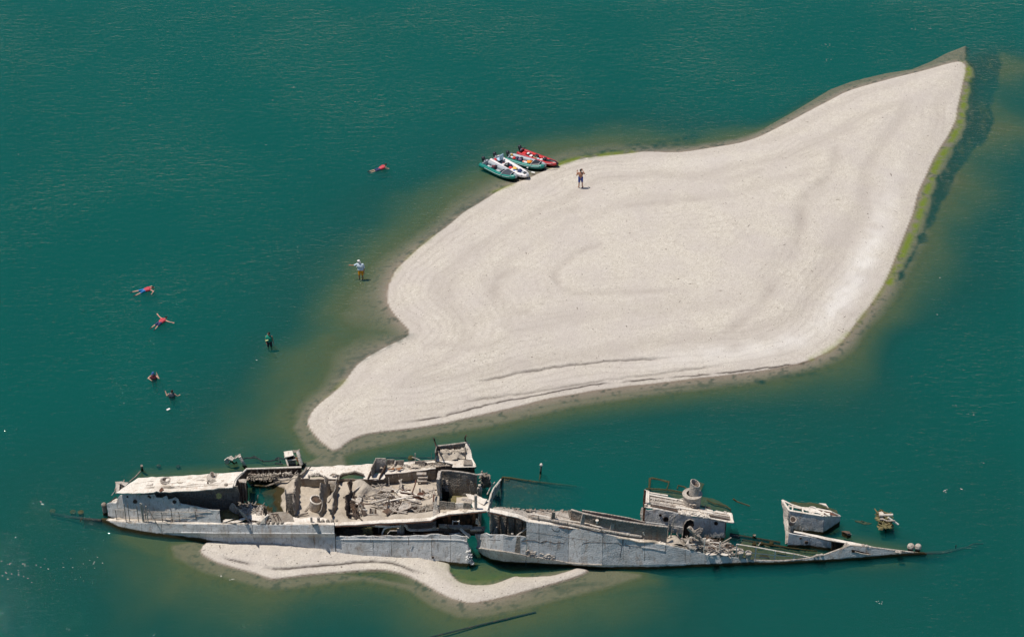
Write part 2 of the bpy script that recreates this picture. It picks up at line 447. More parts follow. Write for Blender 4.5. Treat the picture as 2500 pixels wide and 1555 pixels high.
# ------------------------------------------------------------------ river water: a closed body with real turbidity
def water_material():
    m, nt, out = new_mat('river_water')
    L = nt.links.new
    pos = wpos(nt)
    mp = N(nt, 'ShaderNodeMapping')
    mp.inputs['Rotation'].default_value = (0, 0, R(-14))
    mp.inputs['Scale'].default_value = (.55, 1.5, 1)
    L(pos, mp.inputs[0])
    r1 = tex(nt, 1.6, 4, .6, mp.outputs[0]).outputs[0]
    mp2 = N(nt, 'ShaderNodeMapping')
    mp2.inputs['Rotation'].default_value = (0, 0, R(22))
    mp2.inputs['Scale'].default_value = (.7, 1.4, 1)
    L(pos, mp2.inputs[0])
    r2 = tex(nt, 3.6, 2, .5, mp2.outputs[0]).outputs[0]
    calm = ramp(nt, tex(nt, .09, 3, .5, pos).outputs[0], [(.38, (.6, .6, .6)), (.62, (1, 1, 1))])
    h = math_n(nt, 'MULTIPLY', math_n(nt, 'ADD', math_n(nt, 'MULTIPLY', r1, 1.0), math_n(nt, 'MULTIPLY', r2, .45)), calm)
    for px, py, rad in ((882, 686, 1.3), (660, 858, 1.6), (380, 956, 1.0), (424, 1001, 1.0), (395, 790, .8), (352, 712, .7), (926, 413, 1.0)):
        q = P(px, py)
        vd = N(nt, 'ShaderNodeVectorMath', operation='DISTANCE')
        L(pos, vd.inputs[0])
        vd.inputs[1].default_value = tuple(q)
        w_ = math_n(nt, 'SINE', math_n(nt, 'MULTIPLY', vd.outputs['Value'], 15.0))
        f_ = math_n(nt, 'POWER', 2.718, math_n(nt, 'MULTIPLY', vd.outputs['Value'], -1 / rad))
        h = math_n(nt, 'ADD', h, math_n(nt, 'MULTIPLY', math_n(nt, 'MULTIPLY', w_, f_), .17))
    bump = N(nt, 'ShaderNodeBump')
    bump.inputs['Strength'].default_value = 1.0
    bump.inputs['Distance'].default_value = .12
    L(h, bump.inputs['Height'])
    gl = N(nt, 'ShaderNodeBsdfGlossy')
    gl.inputs['Roughness'].default_value = .035
    L(bump.outputs[0], gl.inputs['Normal'])
    fr = N(nt, 'ShaderNodeFresnel')
    fr.inputs['IOR'].default_value = 1.333
    L(bump.outputs[0], fr.inputs['Normal'])
    tr = N(nt, 'ShaderNodeBsdfTransparent')
    mx = N(nt, 'ShaderNodeMixShader')
    L(fr.outputs[0], mx.inputs[0])
    L(tr.outputs[0], mx.inputs[1])
    L(gl.outputs[0], mx.inputs[2])
    L(mx.outputs[0], out.inputs['Surface'])
    sc = N(nt, 'ShaderNodeVolumeScatter')
    sc.inputs['Color'].default_value = (.025, .39, .425, 1)
    sc.inputs['Density'].default_value = .72
    ab = N(nt, 'ShaderNodeVolumeAbsorption')
    ab.inputs['Color'].default_value = (0.0, .55, .40, 1)
    ab.inputs['Density'].default_value = .95
    ad = N(nt, 'ShaderNodeAddShader')
    L(sc.outputs[0], ad.inputs[0])
    L(ab.outputs[0], ad.inputs[1])
    L(ad.outputs[0], out.inputs['Volume'])
    return m
WATER = water_material()
W = 2400
wv = [(-W, -W, -14), (W, -W, -14), (W, W, -14), (-W, W, -14), (-W, -W, 0), (W, -W, 0), (W, W, 0), (-W, W, 0)]
wf = [(3, 2, 1, 0), (4, 5, 6, 7), (0, 1, 5, 4), (1, 2, 6, 5), (2, 3, 7, 6), (3, 0, 4, 7)]
water = mesh('water', wv, wf, WATER)
tag(water, 'teal green river water with small wind ripples', kind='structure')
# ------------------------------------------------------------------ wreck materials
def crust(name, a, b, dark, damt=.4, sc=3.0, bump=.6, fine=26, rough=.9, waterline=True, grit=.5, rust=.5, rcol=(.22, .115, .06)):
    m, nt, out = new_mat(name)
    L = nt.links.new
    pos = wpos(nt)
    n1 = tex(nt, sc, 6, .65, pos).outputs[0]
    n2 = tex(nt, sc * .35, 4, .6, pos).outputs[0]
    n3 = tex(nt, fine, 4, .7, pos).outputs[0]
    vo = tex(nt, fine * .38, vec=pos, kind='ShaderNodeTexVoronoi')
    c = mixc(nt, ramp(nt, n1, [(.35, (0, 0, 0)), (.65, (1, 1, 1))]), a, b)
    c = mixc(nt, math_n(nt, 'MULTIPLY', ramp(nt, n2, [(.50, (0, 0, 0)), (.66, (1, 1, 1))]), damt), c, dark)
    c = mixc(nt, math_n(nt, 'MULTIPLY', ramp(nt, n3, [(.36, (1, 1, 1)), (.50, (0, 0, 0))]), grit), c, tuple(x * .45 for x in a))
    mp = N(nt, 'ShaderNodeMapping')
    mp.inputs['Scale'].default_value = (1.6, 1.6, .35)
    L(pos, mp.inputs[0])
    st = tex(nt, 1.7, 6, .72, mp.outputs[0]).outputs[0]
    c = mixc(nt, math_n(nt, 'MULTIPLY', ramp(nt, st, [(.54, (0, 0, 0)), (.66, (1, 1, 1))]), rust), c, rcol)
    sk = tex(nt, 5.5, 5, .7, mp.outputs[0]).outputs[0]
    c = mixc(nt, math_n(nt, 'MULTIPLY', ramp(nt, sk, [(.56, (0, 0, 0)), (.62, (1, 1, 1))]), rust * .9), c, tuple(x * .5 for x in rcol))
    if waterline:
        sx = N(nt, 'ShaderNodeSeparateXYZ')
        L(pos, sx.inputs[0])
        h = math_n(nt, 'ADD', sx.outputs[2], math_n(nt, 'MULTIPLY', n1, -.22))
        c = mixc(nt, ramp(nt, h, [(0.03, (1, 1, 1)), (.10, (0, 0, 0))]), c, (.04, .032, .012))
    p = N(nt, 'ShaderNodeBsdfPrincipled')
    L(c, p.inputs['Base Color'])
    p.inputs['Roughness'].default_value = rough
    p.inputs['Specular IOR Level'].default_value = .2
    bp = N(nt, 'ShaderNodeBump')
    bp.inputs['Strength'].default_value = bump
    bp.inputs['Distance'].default_value = .05
    hh = math_n(nt, 'ADD', math_n(nt, 'MULTIPLY', vo.outputs['Distance'], -1.1), n1)
    hh = math_n(nt, 'ADD', math_n(nt, 'MULTIPLY', vo.outputs['Distance'], -1.1), math_n(nt, 'MULTIPLY', n1, .3))
    L(math_n(nt, 'ADD', hh, math_n(nt, 'MULTIPLY', n3, .4)), bp.inputs['Height'])
    L(bp.outputs[0], p.inputs['Normal'])
    L(p.outputs[0], out.inputs[0])
    return m
HULL = crust('mussel_crusted_hull', (.66, .66, .65), (.56, .555, .54), (.36, .33, .29), .6, 2.2, .26, 34, grit=.5, rust=.5, rcol=(.30, .185, .105))
DECK = crust('silted_white_deck', (.80, .745, .665), (.68, .615, .53), (.46, .395, .32), .6, 2.5, .4, 30, grit=.3, rust=.45, rcol=(.36, .22, .13))
GREY = crust('grey_silted_steel', (.34, .305, .26), (.24, .21, .175), (.15, .12, .10), .5, 3, .8, 24)
PALE = crust('pale_silted_steel', (.54, .49, .43), (.44, .39, .335), (.25, .20, .16), .5, 3, .7, 24)
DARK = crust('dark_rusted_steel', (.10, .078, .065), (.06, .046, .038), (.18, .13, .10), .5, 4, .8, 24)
RUST = crust('red_rusted_edge', (.16, .075, .05), (.10, .05, .038), (.06, .035, .03), .5, 5, .5, 24)
SILT = crust('dried_silt', (.53, .465, .385), (.45, .39, .315), (.34, .285, .225), .5, 1.6, .5, 16, grit=.35, rust=.2, rcol=(.26, .19, .13))
OLIVE = crust('olive_damp_silt', (.24, .21, .10), (.17, .15, .07), (.10, .09, .05), .5, 3, .8, 20)
ORANGE = crust('orange_rust', (.42, .20, .10), (.33, .17, .09), (.25, .15, .1), .5, 4, .8, 24)
YELLOW = crust('yellow_lichen_patch', (.55, .50, .20), (.5, .45, .22), (.3, .25, .1), .3, 4, .5, 24)
WEEDY = crust('submerged_weedy_steel', (.085, .08, .03), (.055, .055, .022), (.05, .05, .02), .5, 3, .5, 20, waterline=False)
SUNK = crust('submerged_dark_steel', (.035, .05, .05), (.03, .045, .045), (.02, .03, .03), .5, 1.5, .3, 20, waterline=False)

# ------------------------------------------------------------------ wreck helpers
def onY(px, py, y):
    u, v = (px - 1250) / FPX, (777.5 - py) / FPX
    d = Vector((u, cp + v * sp, -sp + v * cp))
    t = (y - CY) / d.y
    return Vector((d.x * t, y, CZ + d.z * t))
def onslope(px, py, e, s):
    """point on the plane z = e.z + s (y - e.y)"""
    u, v = (px - 1250) / FPX, (777.5 - py) / FPX
    d = Vector((u, cp + v * sp, -sp + v * cp))
    t = (e[2] + s * (CY - e[1]) - CZ) / (d.z - s * d.y)
    return Vector((d.x * t, CY + d.y * t, CZ + d.z * t))
def interp(tab, x):
    if x <= tab[0][0]:
        return tab[0][1]
    for (a, u), (b, v) in zip(tab, tab[1:]):
        if x <= b:
            k = (x - a) / (b - a)
            return u.lerp(v, k) if isinstance(u, Vector) else u + (v - u) * k
    return tab[-1][1]
def solid(o, th, off=-1):
    md = o.modifiers.new('thickness', 'SOLIDIFY')
    md.thickness = th
    md.offset = off
    return o
def rough_mesh(name, bm, mat, parent, th, jit, cut, edge_jit=None, smooth=False, seed=None):
    rr = random.Random(seed if seed is not None else len(bpy.data.objects))
    bmesh.ops.triangulate(bm, faces=bm.faces)
    for _ in range(4):
        long = [e for e in bm.edges if e.calc_length() > cut]
        if not long or len(bm.faces) > 5000:
            break
        bmesh.ops.subdivide_edges(bm, edges=long, cuts=1)
        bmesh.ops.triangulate(bm, faces=bm.faces)
    ej = jit if edge_jit is None else edge_jit
    off = Vector((rr.random() * 50, rr.random() * 50, 0))
    for v in bm.verts:
        n = noise.noise_vector((v.co + off) * 1.9) * jit * 1.6 + noise.noise_vector((v.co + off) * 6) * jit * .8
        v.co += n
        if v.is_boundary:
            v.co += Vector((rr.uniform(-1, 1), rr.uniform(-1, 1), rr.uniform(-1, 1))) * ej
    bmesh.ops.recalc_face_normals(bm, faces=bm.faces)
    me = bpy.data.meshes.new(name)
    bm.to_mesh(me)
    bm.free()
    o = link(name, me, mat, parent, smooth)
    if th:
        solid(o, th, 0)
    return o
def plate(name, pts, mat, parent, th=.045, jit=.025, cut=.45, ej=None):
    bm = bmesh.new()
    bm.faces.new([bm.verts.new(p) for p in pts])
    return rough_mesh(name, bm, mat, parent, th, jit, cut, ej)
def strip(name, A, B, mat, parent, th=.05, jit=.02, cut=.5, ej=None):
    """ruled surface between two point rows of equal length"""
    bm = bmesh.new()
    a = [bm.verts.new(p) for p in A]
    b = [bm.verts.new(p) for p in B]
    for i in range(len(a) - 1):
        bm.faces.new((a[i], a[i + 1], b[i + 1], b[i]))
    return rough_mesh(name, bm, mat, parent, th, jit, cut, ej)
def wall(name, base, tops, mat, parent, lean=0.0, th=.06, jit=.025, ej=None, h=None):
    """base: world points; tops: photo rows of the top edge (or heights when h)"""
    T = [Vector((p[0], p[1] + lean * t, p[2] + t)) if h else climb(p, t, lean) for p, t in zip(base, tops)]
    return strip(name, [Vector(p) - Vector((0, lean * .15, .15)) for p in base], T, mat, parent, th, jit, .45, ej)
def tube_data(pts, r, sides=7, r2=None):
    V, F = [], []
    pts = [Vector(p) for p in pts]
    n = len(pts)
    for i, p in enumerate(pts):
        d = (pts[min(i + 1, n - 1)] - pts[max(i - 1, 0)]).normalized()
        u = d.cross(Vector((0, 0, 1)))
        if u.length < .05:
            u = d.cross(Vector((1, 0, 0)))
        u.normalize()
        v = d.cross(u)
        k = r if r2 is None else r + (r2 - r) * i / (n - 1)
        for j in range(sides):
            a = 2 * math.pi * j / sides
            V.append(p + (u * math.cos(a) + v * math.sin(a)) * k)
    for i in range(n - 1):
        for j in range(sides):
            a, b = i * sides + j, i * sides + (j + 1) % sides
            F.append((a, b, b + sides, a + sides))
    F.append(tuple(range(sides))[::-1])
    F.append(tuple(range((n - 1) * sides, n * sides)))
    return V, F
def tube(name, pts, r, mat, parent, sides=8, r2=None, smooth=True):
    V, F = tube_data(pts, r, sides, r2)
    return mesh(name, V, F, mat, parent, False)
def tubes(name, lines, r, mat, parent, sides=6, kind=None):
    V, F = [], []
    for ln in lines:
        v, f = tube_data(ln, r, sides)
        k = len(V)
        V += v
        F += [tuple(i + k for i in q) for q in f]
    o = mesh(name, V, F, mat, parent)
    if kind:
        o['kind'] = kind
    return o
def beam(name, a, b, wd, ht, mat, parent):
    a, b = Vector(a), Vector(b)
    d = (b - a).normalized()
    u = d.cross(Vector((0, 0, 1)))
    u = (u if u.length > .05 else d.cross(Vector((1, 0, 0)))).normalized()
    v = u.cross(d)
    V = [q + u * sx * wd / 2 + v * sy * ht / 2 for q in (a, b) for sx, sy in ((-1, -1), (1, -1), (1, 1), (-1, 1))]
    F = [(3, 2, 1, 0), (4, 5, 6, 7), (0, 1, 5, 4), (1, 2, 6, 5), (2, 3, 7, 6), (3, 0, 4, 7)]
    o = mesh(name, V, F, mat, parent)
    bv = o.modifiers.new('bevel', 'BEVEL')
    bv.width = min(wd, ht) * .15
    return o
def lathe(name, base, prof, mat, parent, seg=24, axis=(0, 0, 1), cutz=None):
    """prof: list of (radius, height)"""
    ax = Vector(axis).normalized()
    u = ax.cross(Vector((0, 1, 0))).normalized()
    v = ax.cross(u)
    V, F = [], []
    for r, h in prof:
        for j in range(seg):
            a = 2 * math.pi * j / seg
            V.append(Vector(base) + ax * (h + (cutz(a, h) if cutz else 0)) + (u * math.cos(a) + v * math.sin(a)) * r)
    for i in range(len(prof) - 1):
        for j in range(seg):
            F.append((i * seg + j, i * seg + (j + 1) % seg, (i + 1) * seg + (j + 1) % seg, (i + 1) * seg + j))
    o = mesh(name, V, F, mat, parent)
    for p in o.data.polygons:
        p.use_smooth = False
    return o
def ring(name, c, rx, mat, parent, r=.05, axis=(0, 0, 1), seg=22):
    ax = Vector(axis).normalized()
    u = ax.cross(Vector((0, 1, 0))).normalized()
    v = ax.cross(u)
    pts = [Vector(c) + (u * math.cos(a) + v * math.sin(a)) * rx for a in [2 * math.pi * i / seg for i in range(seg + 1)]]
    return tube(name, pts, r, mat, parent, 6)
def inpoly(x, y, poly):
    c = False
    for i in range(len(poly)):
        x0, y0 = poly[i][:2]
        x1, y1 = poly[i - 1][:2]
        if (y0 > y) != (y1 > y) and x < (x1 - x0) * (y - y0) / (y1 - y0) + x0:
            c = not c
    return c
def heap(name, outline, ctrl, mat, parent, res=.14, amp=.07, sc=.9, power=2.2, skirt=0.):
    """sand surface over an outline of world points; ctrl: more points that steer its height"""
    xs, ys = [p[0] for p in outline], [p[1] for p in outline]
    C = np.array([list(p) for p in list(outline) + list(ctrl)])
    X, Y = np.meshgrid(np.arange(min(xs), max(xs) + res, res), np.arange(min(ys), max(ys) + res, res))
    num = den = 0
    for x, y, z in C:
        wt = 1 / (((X - x) ** 2 + (Y - y) ** 2) + .02) ** power
        num, den = num + wt * z, den + wt
    Z = num / den + amp * fbm(X, Y, sc, len(bpy.data.objects), 4)
    D = seg_dist(X, Y, np.array([[p[0], p[1]] for p in outline]))
    idx, V, F = {}, [], []
    for j in range(X.shape[0] - 1):
        for i in range(X.shape[1] - 1):
            if D[j, i] < res * .8:
                q = []
                for jj, ii in ((j, i), (j, i + 1), (j + 1, i + 1), (j + 1, i)):
                    if (jj, ii) not in idx:
                        idx[(jj, ii)] = len(V)
                        V.append((X[jj, ii], Y[jj, ii], Z[jj, ii]))
                    q.append(idx[(jj, ii)])
                F.append(q)
    return mesh(name, V, F, mat, parent, True)
def rubble(name, quad, n, mat, parent, size=.18, seed=1, rods=.4, lift=.08):
    """broken bits over a four-cornered patch of world points"""
    rr = random.Random(seed)
    V, F = [], []
    a, b, c, d = [Vector(p) for p in quad]
    for i in range(n):
        s, t = rr.random(), rr.random()
        p = (a * (1 - s) + b * s) * (1 - t) + (d * (1 - s) + c * s) * t
        k = size * rr.uniform(.4, 1.3)
        if rr.random() < rods:
            an = rr.uniform(0, math.pi)
            dr = Vector((math.cos(an), math.sin(an), rr.uniform(-.3, .5))) * k * rr.uniform(1.5, 3.5)
            v, f = tube_data([p - dr / 2 + Vector((0, 0, lift)), p + Vector((0, 0, lift + rr.uniform(0, .06))), p + dr / 2 + Vector((0, 0, lift))], k * .14, 5)
        else:
            v = [p + Vector((rr.uniform(-1, 1), rr.uniform(-1, 1), rr.uniform(-.2, .9))) * k * .5 + Vector((sx * k * .4, sy * k * .4, sz * k * .2))
                 for sx, sy, sz in ((-1, -1, -1), (1, -1, -1), (1, 1, -1), (-1, 1, -1), (-1, -1, 1), (1, -1, 1), (1, 1, 1), (-1, 1, 1))]
            f = [(3, 2, 1, 0), (4, 5, 6, 7), (0, 1, 5, 4), (1, 2, 6, 5), (2, 3, 7, 6), (3, 0, 4, 7)]
        o0 = len(V)
        V += v
        F += [tuple(i + o0 for i in q) for q in f]
    o = mesh(name, V, F, mat, parent)
    o['kind'] = 'stuff'
    return o
def disc(name, c, r, nrm, mat, parent, seg=18):
    """dark round hole in a wall: a short recessed sleeve"""
    ax = Vector(nrm).normalized()
    return lathe(name, Vector(c) - ax * .03, [(.001, 0.04), (r * .86, .04), (r * .86, .07), (r, .07), (r, 0)], mat, parent, seg, ax)

# ------------------------------------------------------------------ STERN HALF
stern = thing('shipwreck', P(700, 1281, 0), 'stern half of a rusted silt-covered wreck with long white roof and sand inside', 'shipwreck', 'two halves of the broken ship')
LEAN = .27
# photo column: bottom row, bottom height, rows upward
SC = [(205,1267.5,-.12,[1267]),(248,1271,-.05,[1270]),(297,1292,-.02,[1283,1274.5]),(347,1301,0,[1297,1276]),(396,1307,0,[1300,1277]),(445,1313,0,[1303,1299,1278]),
      (485,1318,0,[1309,1299,1279]),(520,1317,.2,[1310.5,1300,1280]),(560,1315,.42,[1311,1300,1280]),(620,1315,.46,[1311.5,1300.5,1280.5]),(700,1321,.46,[1311,1300.5,1281]),
      (767,1333,.42,[1310,1301,1281]),(819,1342.5,.38,[1310,1301,1282])]
rowsS, edgeS = [], []
for px, by, bz, ups in SC:
    b = P(px, by, bz)
    u = list(ups)
    while len(u) < 3:
        u.insert(0, by + (u[0] - by) * .3)
    p1 = climb(b, u[0], LEAN)
    p2 = climb(p1, u[1], -.35 if len(ups) == 3 else LEAN)
    p3 = climb(p2, u[2], LEAN)
    rowsS.append([b - Vector((0, .2, .9)), b, p1, p2, p3])
    edgeS.append((px, p3))
def hull_mesh(name, rows, mat, parent, jit=.02, ej=.03, cut=.45):
    bm = bmesh.new()
    g = [[bm.verts.new(p) for p in r] for r in rows]
    for i in range(len(g) - 1):
        for j in range(len(g[i]) - 1):
            bm.faces.new((g[i][j], g[i + 1][j], g[i + 1][j + 1], g[i][j + 1]))
    return rough_mesh(name, bm, mat, parent, .07, jit, cut, ej)
hull_mesh('hull_plating', rowsS, HULL, stern, .012, .01)
SC2 = [(821,1343,.38,1316,1309,1284),(911,1352,.34,1316,1307,1277.5),(956,1355,.3,1316.5,1307,1276),(1000,1359,.25,1316.5,1307.5,1274),(1054,1369,.12,1316,1304,1270.5),
       (1071,1371,.08,1316,1305,1260.5),(1100,1375,.03,1317,1306,1255),(1128,1379,0,1318,1307,1252),(1140,1380,0,1322,1308,1251)]
rows2 = []
for px, by, bz, ch, ty, dy in SC2:
    b = P(px, by, bz)
    p1 = climb(b, ch, LEAN)
    p2 = climb(p1, ty, LEAN)
    rows2.append([b - Vector((0, .2, .9)), b, p1, p2])
    edgeS.append((px + .5, climb(p2, dy, LEAN)))
rows2.append([P(1156, 1380, -.4), P(1154, 1378, 0), P(1149, 1362, .5), P(1141, 1328, 1.3)])
hull_mesh('hull_plating', rows2, HULL, stern, .015, .05)
edgeS.append((1190, climb(edgeS[-1][1] + Vector((1.2, 0, 0)), 1247)))
ES = lambda px: interp(edgeS, px)
def SD(px, py, s=-.14, dz=0.0):
    return onslope(px, py, ES(px) + Vector((0, 0, dz)), s)
def sd(cr, pts, s=-.14, dz=0.):
    ox, oy, k = cr
    return [SD(ox + x / k, oy + y / k, s, dz) for x, y in pts]
K1, K2, K3, K4, K5, K6, K7 = (100,1080,4.0517), (500,1080,4.862), (850,1050,6.0475), (750,1200,4.862), (1130,1150,4.862), (1500,1130,5.2133), (1850,1180,4.42)
def pix(cr, x, y):
    return cr[0] + x / cr[2], cr[1] + y / cr[2]
def row(cr, y):
    return cr[1] + y / cr[2]
# rubbing strakes and weld seams
tube('rubbing_strake', [r[3] + Vector((0, -.02, 0)) for r in rowsS[5:]], .045, HULL, stern)
tube('rubbing_strake', [r[2] + Vector((0, -.02, .02)) for r in rows2[:-1]], .05, HULL, stern)
# white deck edge along the near side
inner = [SD(px, ES_y, -.14) for px, ES_y in []]
nearpx = [248, 300, 350, 400, 450, 520, 560, 620, 680, 720, 767, 819]
A = [ES(p) + Vector((0, 0, .02)) for p in nearpx]
B = [ES(p) + Vector((0, .22, .0)) for p in nearpx]
strip('deck_edge', A, B, DECK, stern, .05, .01)
nearpx2 = [820, 870, 911, 956, 1000, 1054, 1071, 1100, 1140, 1165, 1189]
A = [ES(p) + Vector((0, -.02, .0)) for p in nearpx2]
B = [ES(p) + Vector((0, .30, -.03)) for p in nearpx2]
strip('deck_edge', A, B, DECK, stern, .05, .01)
tube('edge_angle', [a + Vector((0, .02, -.07)) for a in A], .05, RUST, stern)
# walkway deck beside the aft house
plate('side_deck', sd(K1, [(640,775),(760,742),(1000,748),(1400,775),(1775,800),(1780,812),(1300,806),(870,796)], -.10, -.02), SILT, stern)
plate('side_deck', sd(K2, [(185,955),(470,965),(760,965),(1060,935),(1030,870),(1140,905),(1250,890),(1390,895),(1490,925),(1560,930),(1560,975),(1300,968),(900,970)], -.10, -.01), DECK, stern)
plate('side_deck', sd(K2, [(760,960),(760,850),(860,825),(990,830),(1040,880),(1060,935)], -.10, .0), GREY, stern)
# interior sand
fill_out = [(735,1169),(770,1171),(805,1171),(860,1172),(900,1173),(940,1180),(1000,1178),(1070,1170),(1072,1222),(1064,1262),(1030,1267),(985,1269),(900,1271),(820,1276),(765,1270),(722,1264),(728,1220)]
zf = lambda px, py: .75 + (py - 1170) / 95 * (ES(px).z - .22 - .75)
fo = [P(x, y, zf(x, y)) for x, y in fill_out]
fc = [P(x, y, z) for x, y, z in ((760,1200,1.0),(790,1200,.95),(770,1235,1.35),(850,1190,1.55),(870,1178,2.1),(885,1192,2.0),(840,1215,1.6),(900,1215,1.45),(930,1195,1.15),(985,1190,1.0),(1040,1190,1.1),
      (960,1215,1.35),(1010,1235,1.7),(900,1245,1.9),(870,1250,1.8),(940,1240,1.75),(1050,1240,1.8),(1020,1210,1.3))]
heap('sand_fill', fo, fc, SILT, stern, .12, .22, .8)
heap('sand_fill', [P(*pix(K2, x, y), z) for x, y, z in ((640,560,-.6),(740,500,-.25),(900,430,.35),(1135,425,.8),(1150,560,.85),(1100,870,.95),(990,850,.45),(890,830,-.05),(780,830,-.5))],
     [P(*pix(K2, x, y), z) for x, y, z in ((850,600,.12),(870,700,.10),(1000,600,.65),(950,750,.35),(790,600,-.12),(770,700,-.4))], SILT, stern, .1, .05, .6)
# transverse bulkheads standing out of the sand
def rib(cr, x0, y0, x1, y1, h0, h1, mat, lean=.12, name='bulkhead', dz=0.):
    p0, p1 = P(*pix(cr, x0, y0), 0), P(*pix(cr, x1, y1), 0)
    n = 7
    rr = random.Random(int(x0))
    z0, z1 = zf(*pix(cr, x0, y0)) + dz, zf(*pix(cr, x1, y1)) + dz
    p0, p1 = P(*pix(cr, x0, y0), z0), P(*pix(cr, x1, y1), z1)
    Bs = [p0.lerp(p1, i / n) for i in range(n + 1)]
    Ts = [b + Vector((-lean * rr.uniform(.6, 1.5), 0, 1)) * (h0 + (h1 - h0) * i / n) * rr.uniform(.55, 1.2) for i, b in enumerate(Bs)]
    return strip(name, [b - Vector((0, 0, .3)) for b in Bs], Ts, mat, stern, .06, .03, .3, .06)
rib(K2, 1165, 470, 1090, 885, 1.15, 1.0, GREY, .3)
rib(K2, 1500, 560, 1395, 905, 1.1, .8, GREY, .3)
rib(K2, 1615, 590, 1530, 910, 1.0, .75, GREY, .3)
rib(K2, 1790, 600, 1710, 910, 1.1, .9, DARK, .25)
wall('bulkhead', [P(*pix(K2, x, y), .75) for x, y in ((985,860),(1090,870))], [row(K2, 600), row(K2, 595)], GREY, stern, .15)
wall('frame_post', [P(*pix(K2, x, y), .6) for x, y in ((970,835),(984,837))], [row(K2, 558), row(K2, 558)], PALE, stern, .1)
plate('hatch_cover', [P(*pix(K2, x, y), 1.9) for x, y in ((990,605),(1030,590),(1085,595),(1080,640),(1010,640))], PALE, stern)
# far side of the pool: inner face of the hull with shelf and stiffeners
YF = P(*pix(K2, 820, 500), 0).y
fx = [505, 640, 760, 880, 1000, 1160]
ft = [318, 314, 310, 306, 302, 296]
base = [onY(pix(K2, x, 0)[0], row(K2, 500), YF + .3) for x in fx]
for b in base: b.z = -.4
wall('far_hull_side', base, [row(K2, y) for y in ft], DARK, stern, .1, .06, .02)
tops = [climb(b, row(K2, y), .1) for b, y in zip(base, ft)]
tube('far_rail_edge', [t + Vector((0, 0, .03)) for t in tops], .06, DECK, stern)
sh = [climb(b, row(K2, y), .1) + Vector((0, -.06, 0)) for b, y in zip(base, (400,397,395,392,389,385))]
strip('shelf_plate', sh, [p + Vector((0, -.30, -.04)) for p in sh], PALE, stern, .05, .01)
for i in range(9):
    x = 560 + i * 68
    b = Vector((P(*pix(K2, x, 500), 0).x, YF + .32, .15))
    tube('stiffener', [b, climb(b, row(K2, 325), .1)], .035, GREY, stern, 6)
rubble('shelf_debris', [sh[0] + Vector((.2, -.05, .05)), sh[-1] + Vector((-.3, -.05, .05)), sh[-1] + Vector((-.3, -.1, .3)), sh[0] + Vector((.2, -.1, .3))], 90, PALE, stern, .13, 3, .3)
rubble('shelf_debris', [Vector((sh[0].x + .2, YF - .1, .3)), Vector((sh[3].x, YF - .1, .35)), Vector((sh[3].x, YF, .8)), Vector((sh[0].x + .2, YF, .7))], 60, GREY, stern, .14, 4, .6)
tube('fallen_beam', [P(*pix(K2, 540, 505), .12), P(*pix(K2, 730, 520), .1), P(*pix(K2, 900, 455), .5), P(*pix(K2, 1140, 415), .85)], .06, GREY, stern)
for a, b in (((530,525),(540,720)),((500,690),(575,685)),((600,660),(632,622)),((622,690),(632,640)),((650,560),(655,440))):
    q = P(*pix(K2, *a), .05)
    tube('broken_pipe', [q - Vector((0, 0, .3)), P(*pix(K2, *b), .3)], .022, PALE, stern, 5)
# bulkhead between aft house and pool
g0 = P(*pix(K2, 490, 320), 1.25)
rf = P(*pix(K2, 372, 445), 2.45)
plate('bulkhead', [g0, rf, P(*pix(K2, 345, 540), 2.35), P(*pix(K2, 350, 740), .6), P(*pix(K2, 500, 690), 0.0), P(*pix(K2, 505, 520), -.1)], DARK, stern, .08, .03)
tube('bulkhead_edge', [g0, rf, P(*pix(K2, 345, 540), 2.4)], .06, DECK, stern)
plate('frame_box', [P(*pix(K2, x, y), 2.3) for x, y in ((400,440),(495,440),(492,475),(405,475))], PALE, stern)
for x in (350, 375, 400, 430, 460, 492):
    q = P(*pix(K2, x, 745 - (x - 350) * .3), .35)
    tube('frame_post', [q, climb(q, row(K2, 455 + (x < 390) * 80), .25)], .07 if x in (350, 492) else .05, GREY if x != 375 else PALE, stern, 6)
# ------------------------------ aft deckhouse
def hb(cr, pts, dz=0.):
    return sd(cr, pts, -.10, dz)
wb = hb(K1, [(668,735),(800,745),(1000,762),(1200,775),(1400,790),(1600,797),(1775,806)])
HY = lambda x: interp([(668, wb[0]), (800, wb[1]), (1000, wb[2]), (1200, wb[3]), (1400, wb[4]), (1600, wb[5]), (1775, wb[6]), (1925, wb[6] + (wb[6] - wb[4]) * .4)], x)
def HW(x, y):                    # a point on the leaning near wall of the aft house
    return climb(HY(x), row(K1, y), .25)
topl = [(668,605),(700,590),(760,600),(800,520),(870,512),(960,512),(1050,515),(1145,512),(1160,540),(1210,545),(1255,530),(1275,560),(1310,552),(1345,545),(1372,560),(1385,600),(1440,612),(1500,622),(1600,645),(1700,660),(1775,665)]
strip('house_wall', [HY(x) - Vector((0, 0, .2)) for x, _ in topl], [HW(x, y) for x, y in topl], HULL, stern, .07, .015, .35, .03)
disc('porthole', HW(948, 577) + Vector((0, -.05, 0)), .13, (0, -1, .25), DARK, stern)
disc('porthole', HW(1337, 578) + Vector((0, -.05, 0)), .12, (0, -1, .25), DARK, stern)
ring('porthole_rim', HW(1337, 578) + Vector((0, -.07, 0)), .17, HULL, stern, .035, (0, -1, .25))
for x, y in ((875,530),(1100,535),(1085,525)):
    disc('rust_hole', HW(x, y) + Vector((0, -.05, 0)), .06, (0, -1, .25), DARK, stern)
RN = [(778,497),(900,498),(1050,497),(1150,494),(1180,478),(1210,490),(1400,480),(1600,470),(1740,462),(1790,450),(1850,452),(1925,442)]
RFAR = [(960,352),(1100,346),(1300,338),(1500,327),(1700,313),(1900,297),(2000,290)]
roofN = [HW(x, y) + Vector((0, -.34, .26)) for x, y in RN]
e0, e1 = roofN[0], roofN[-1]
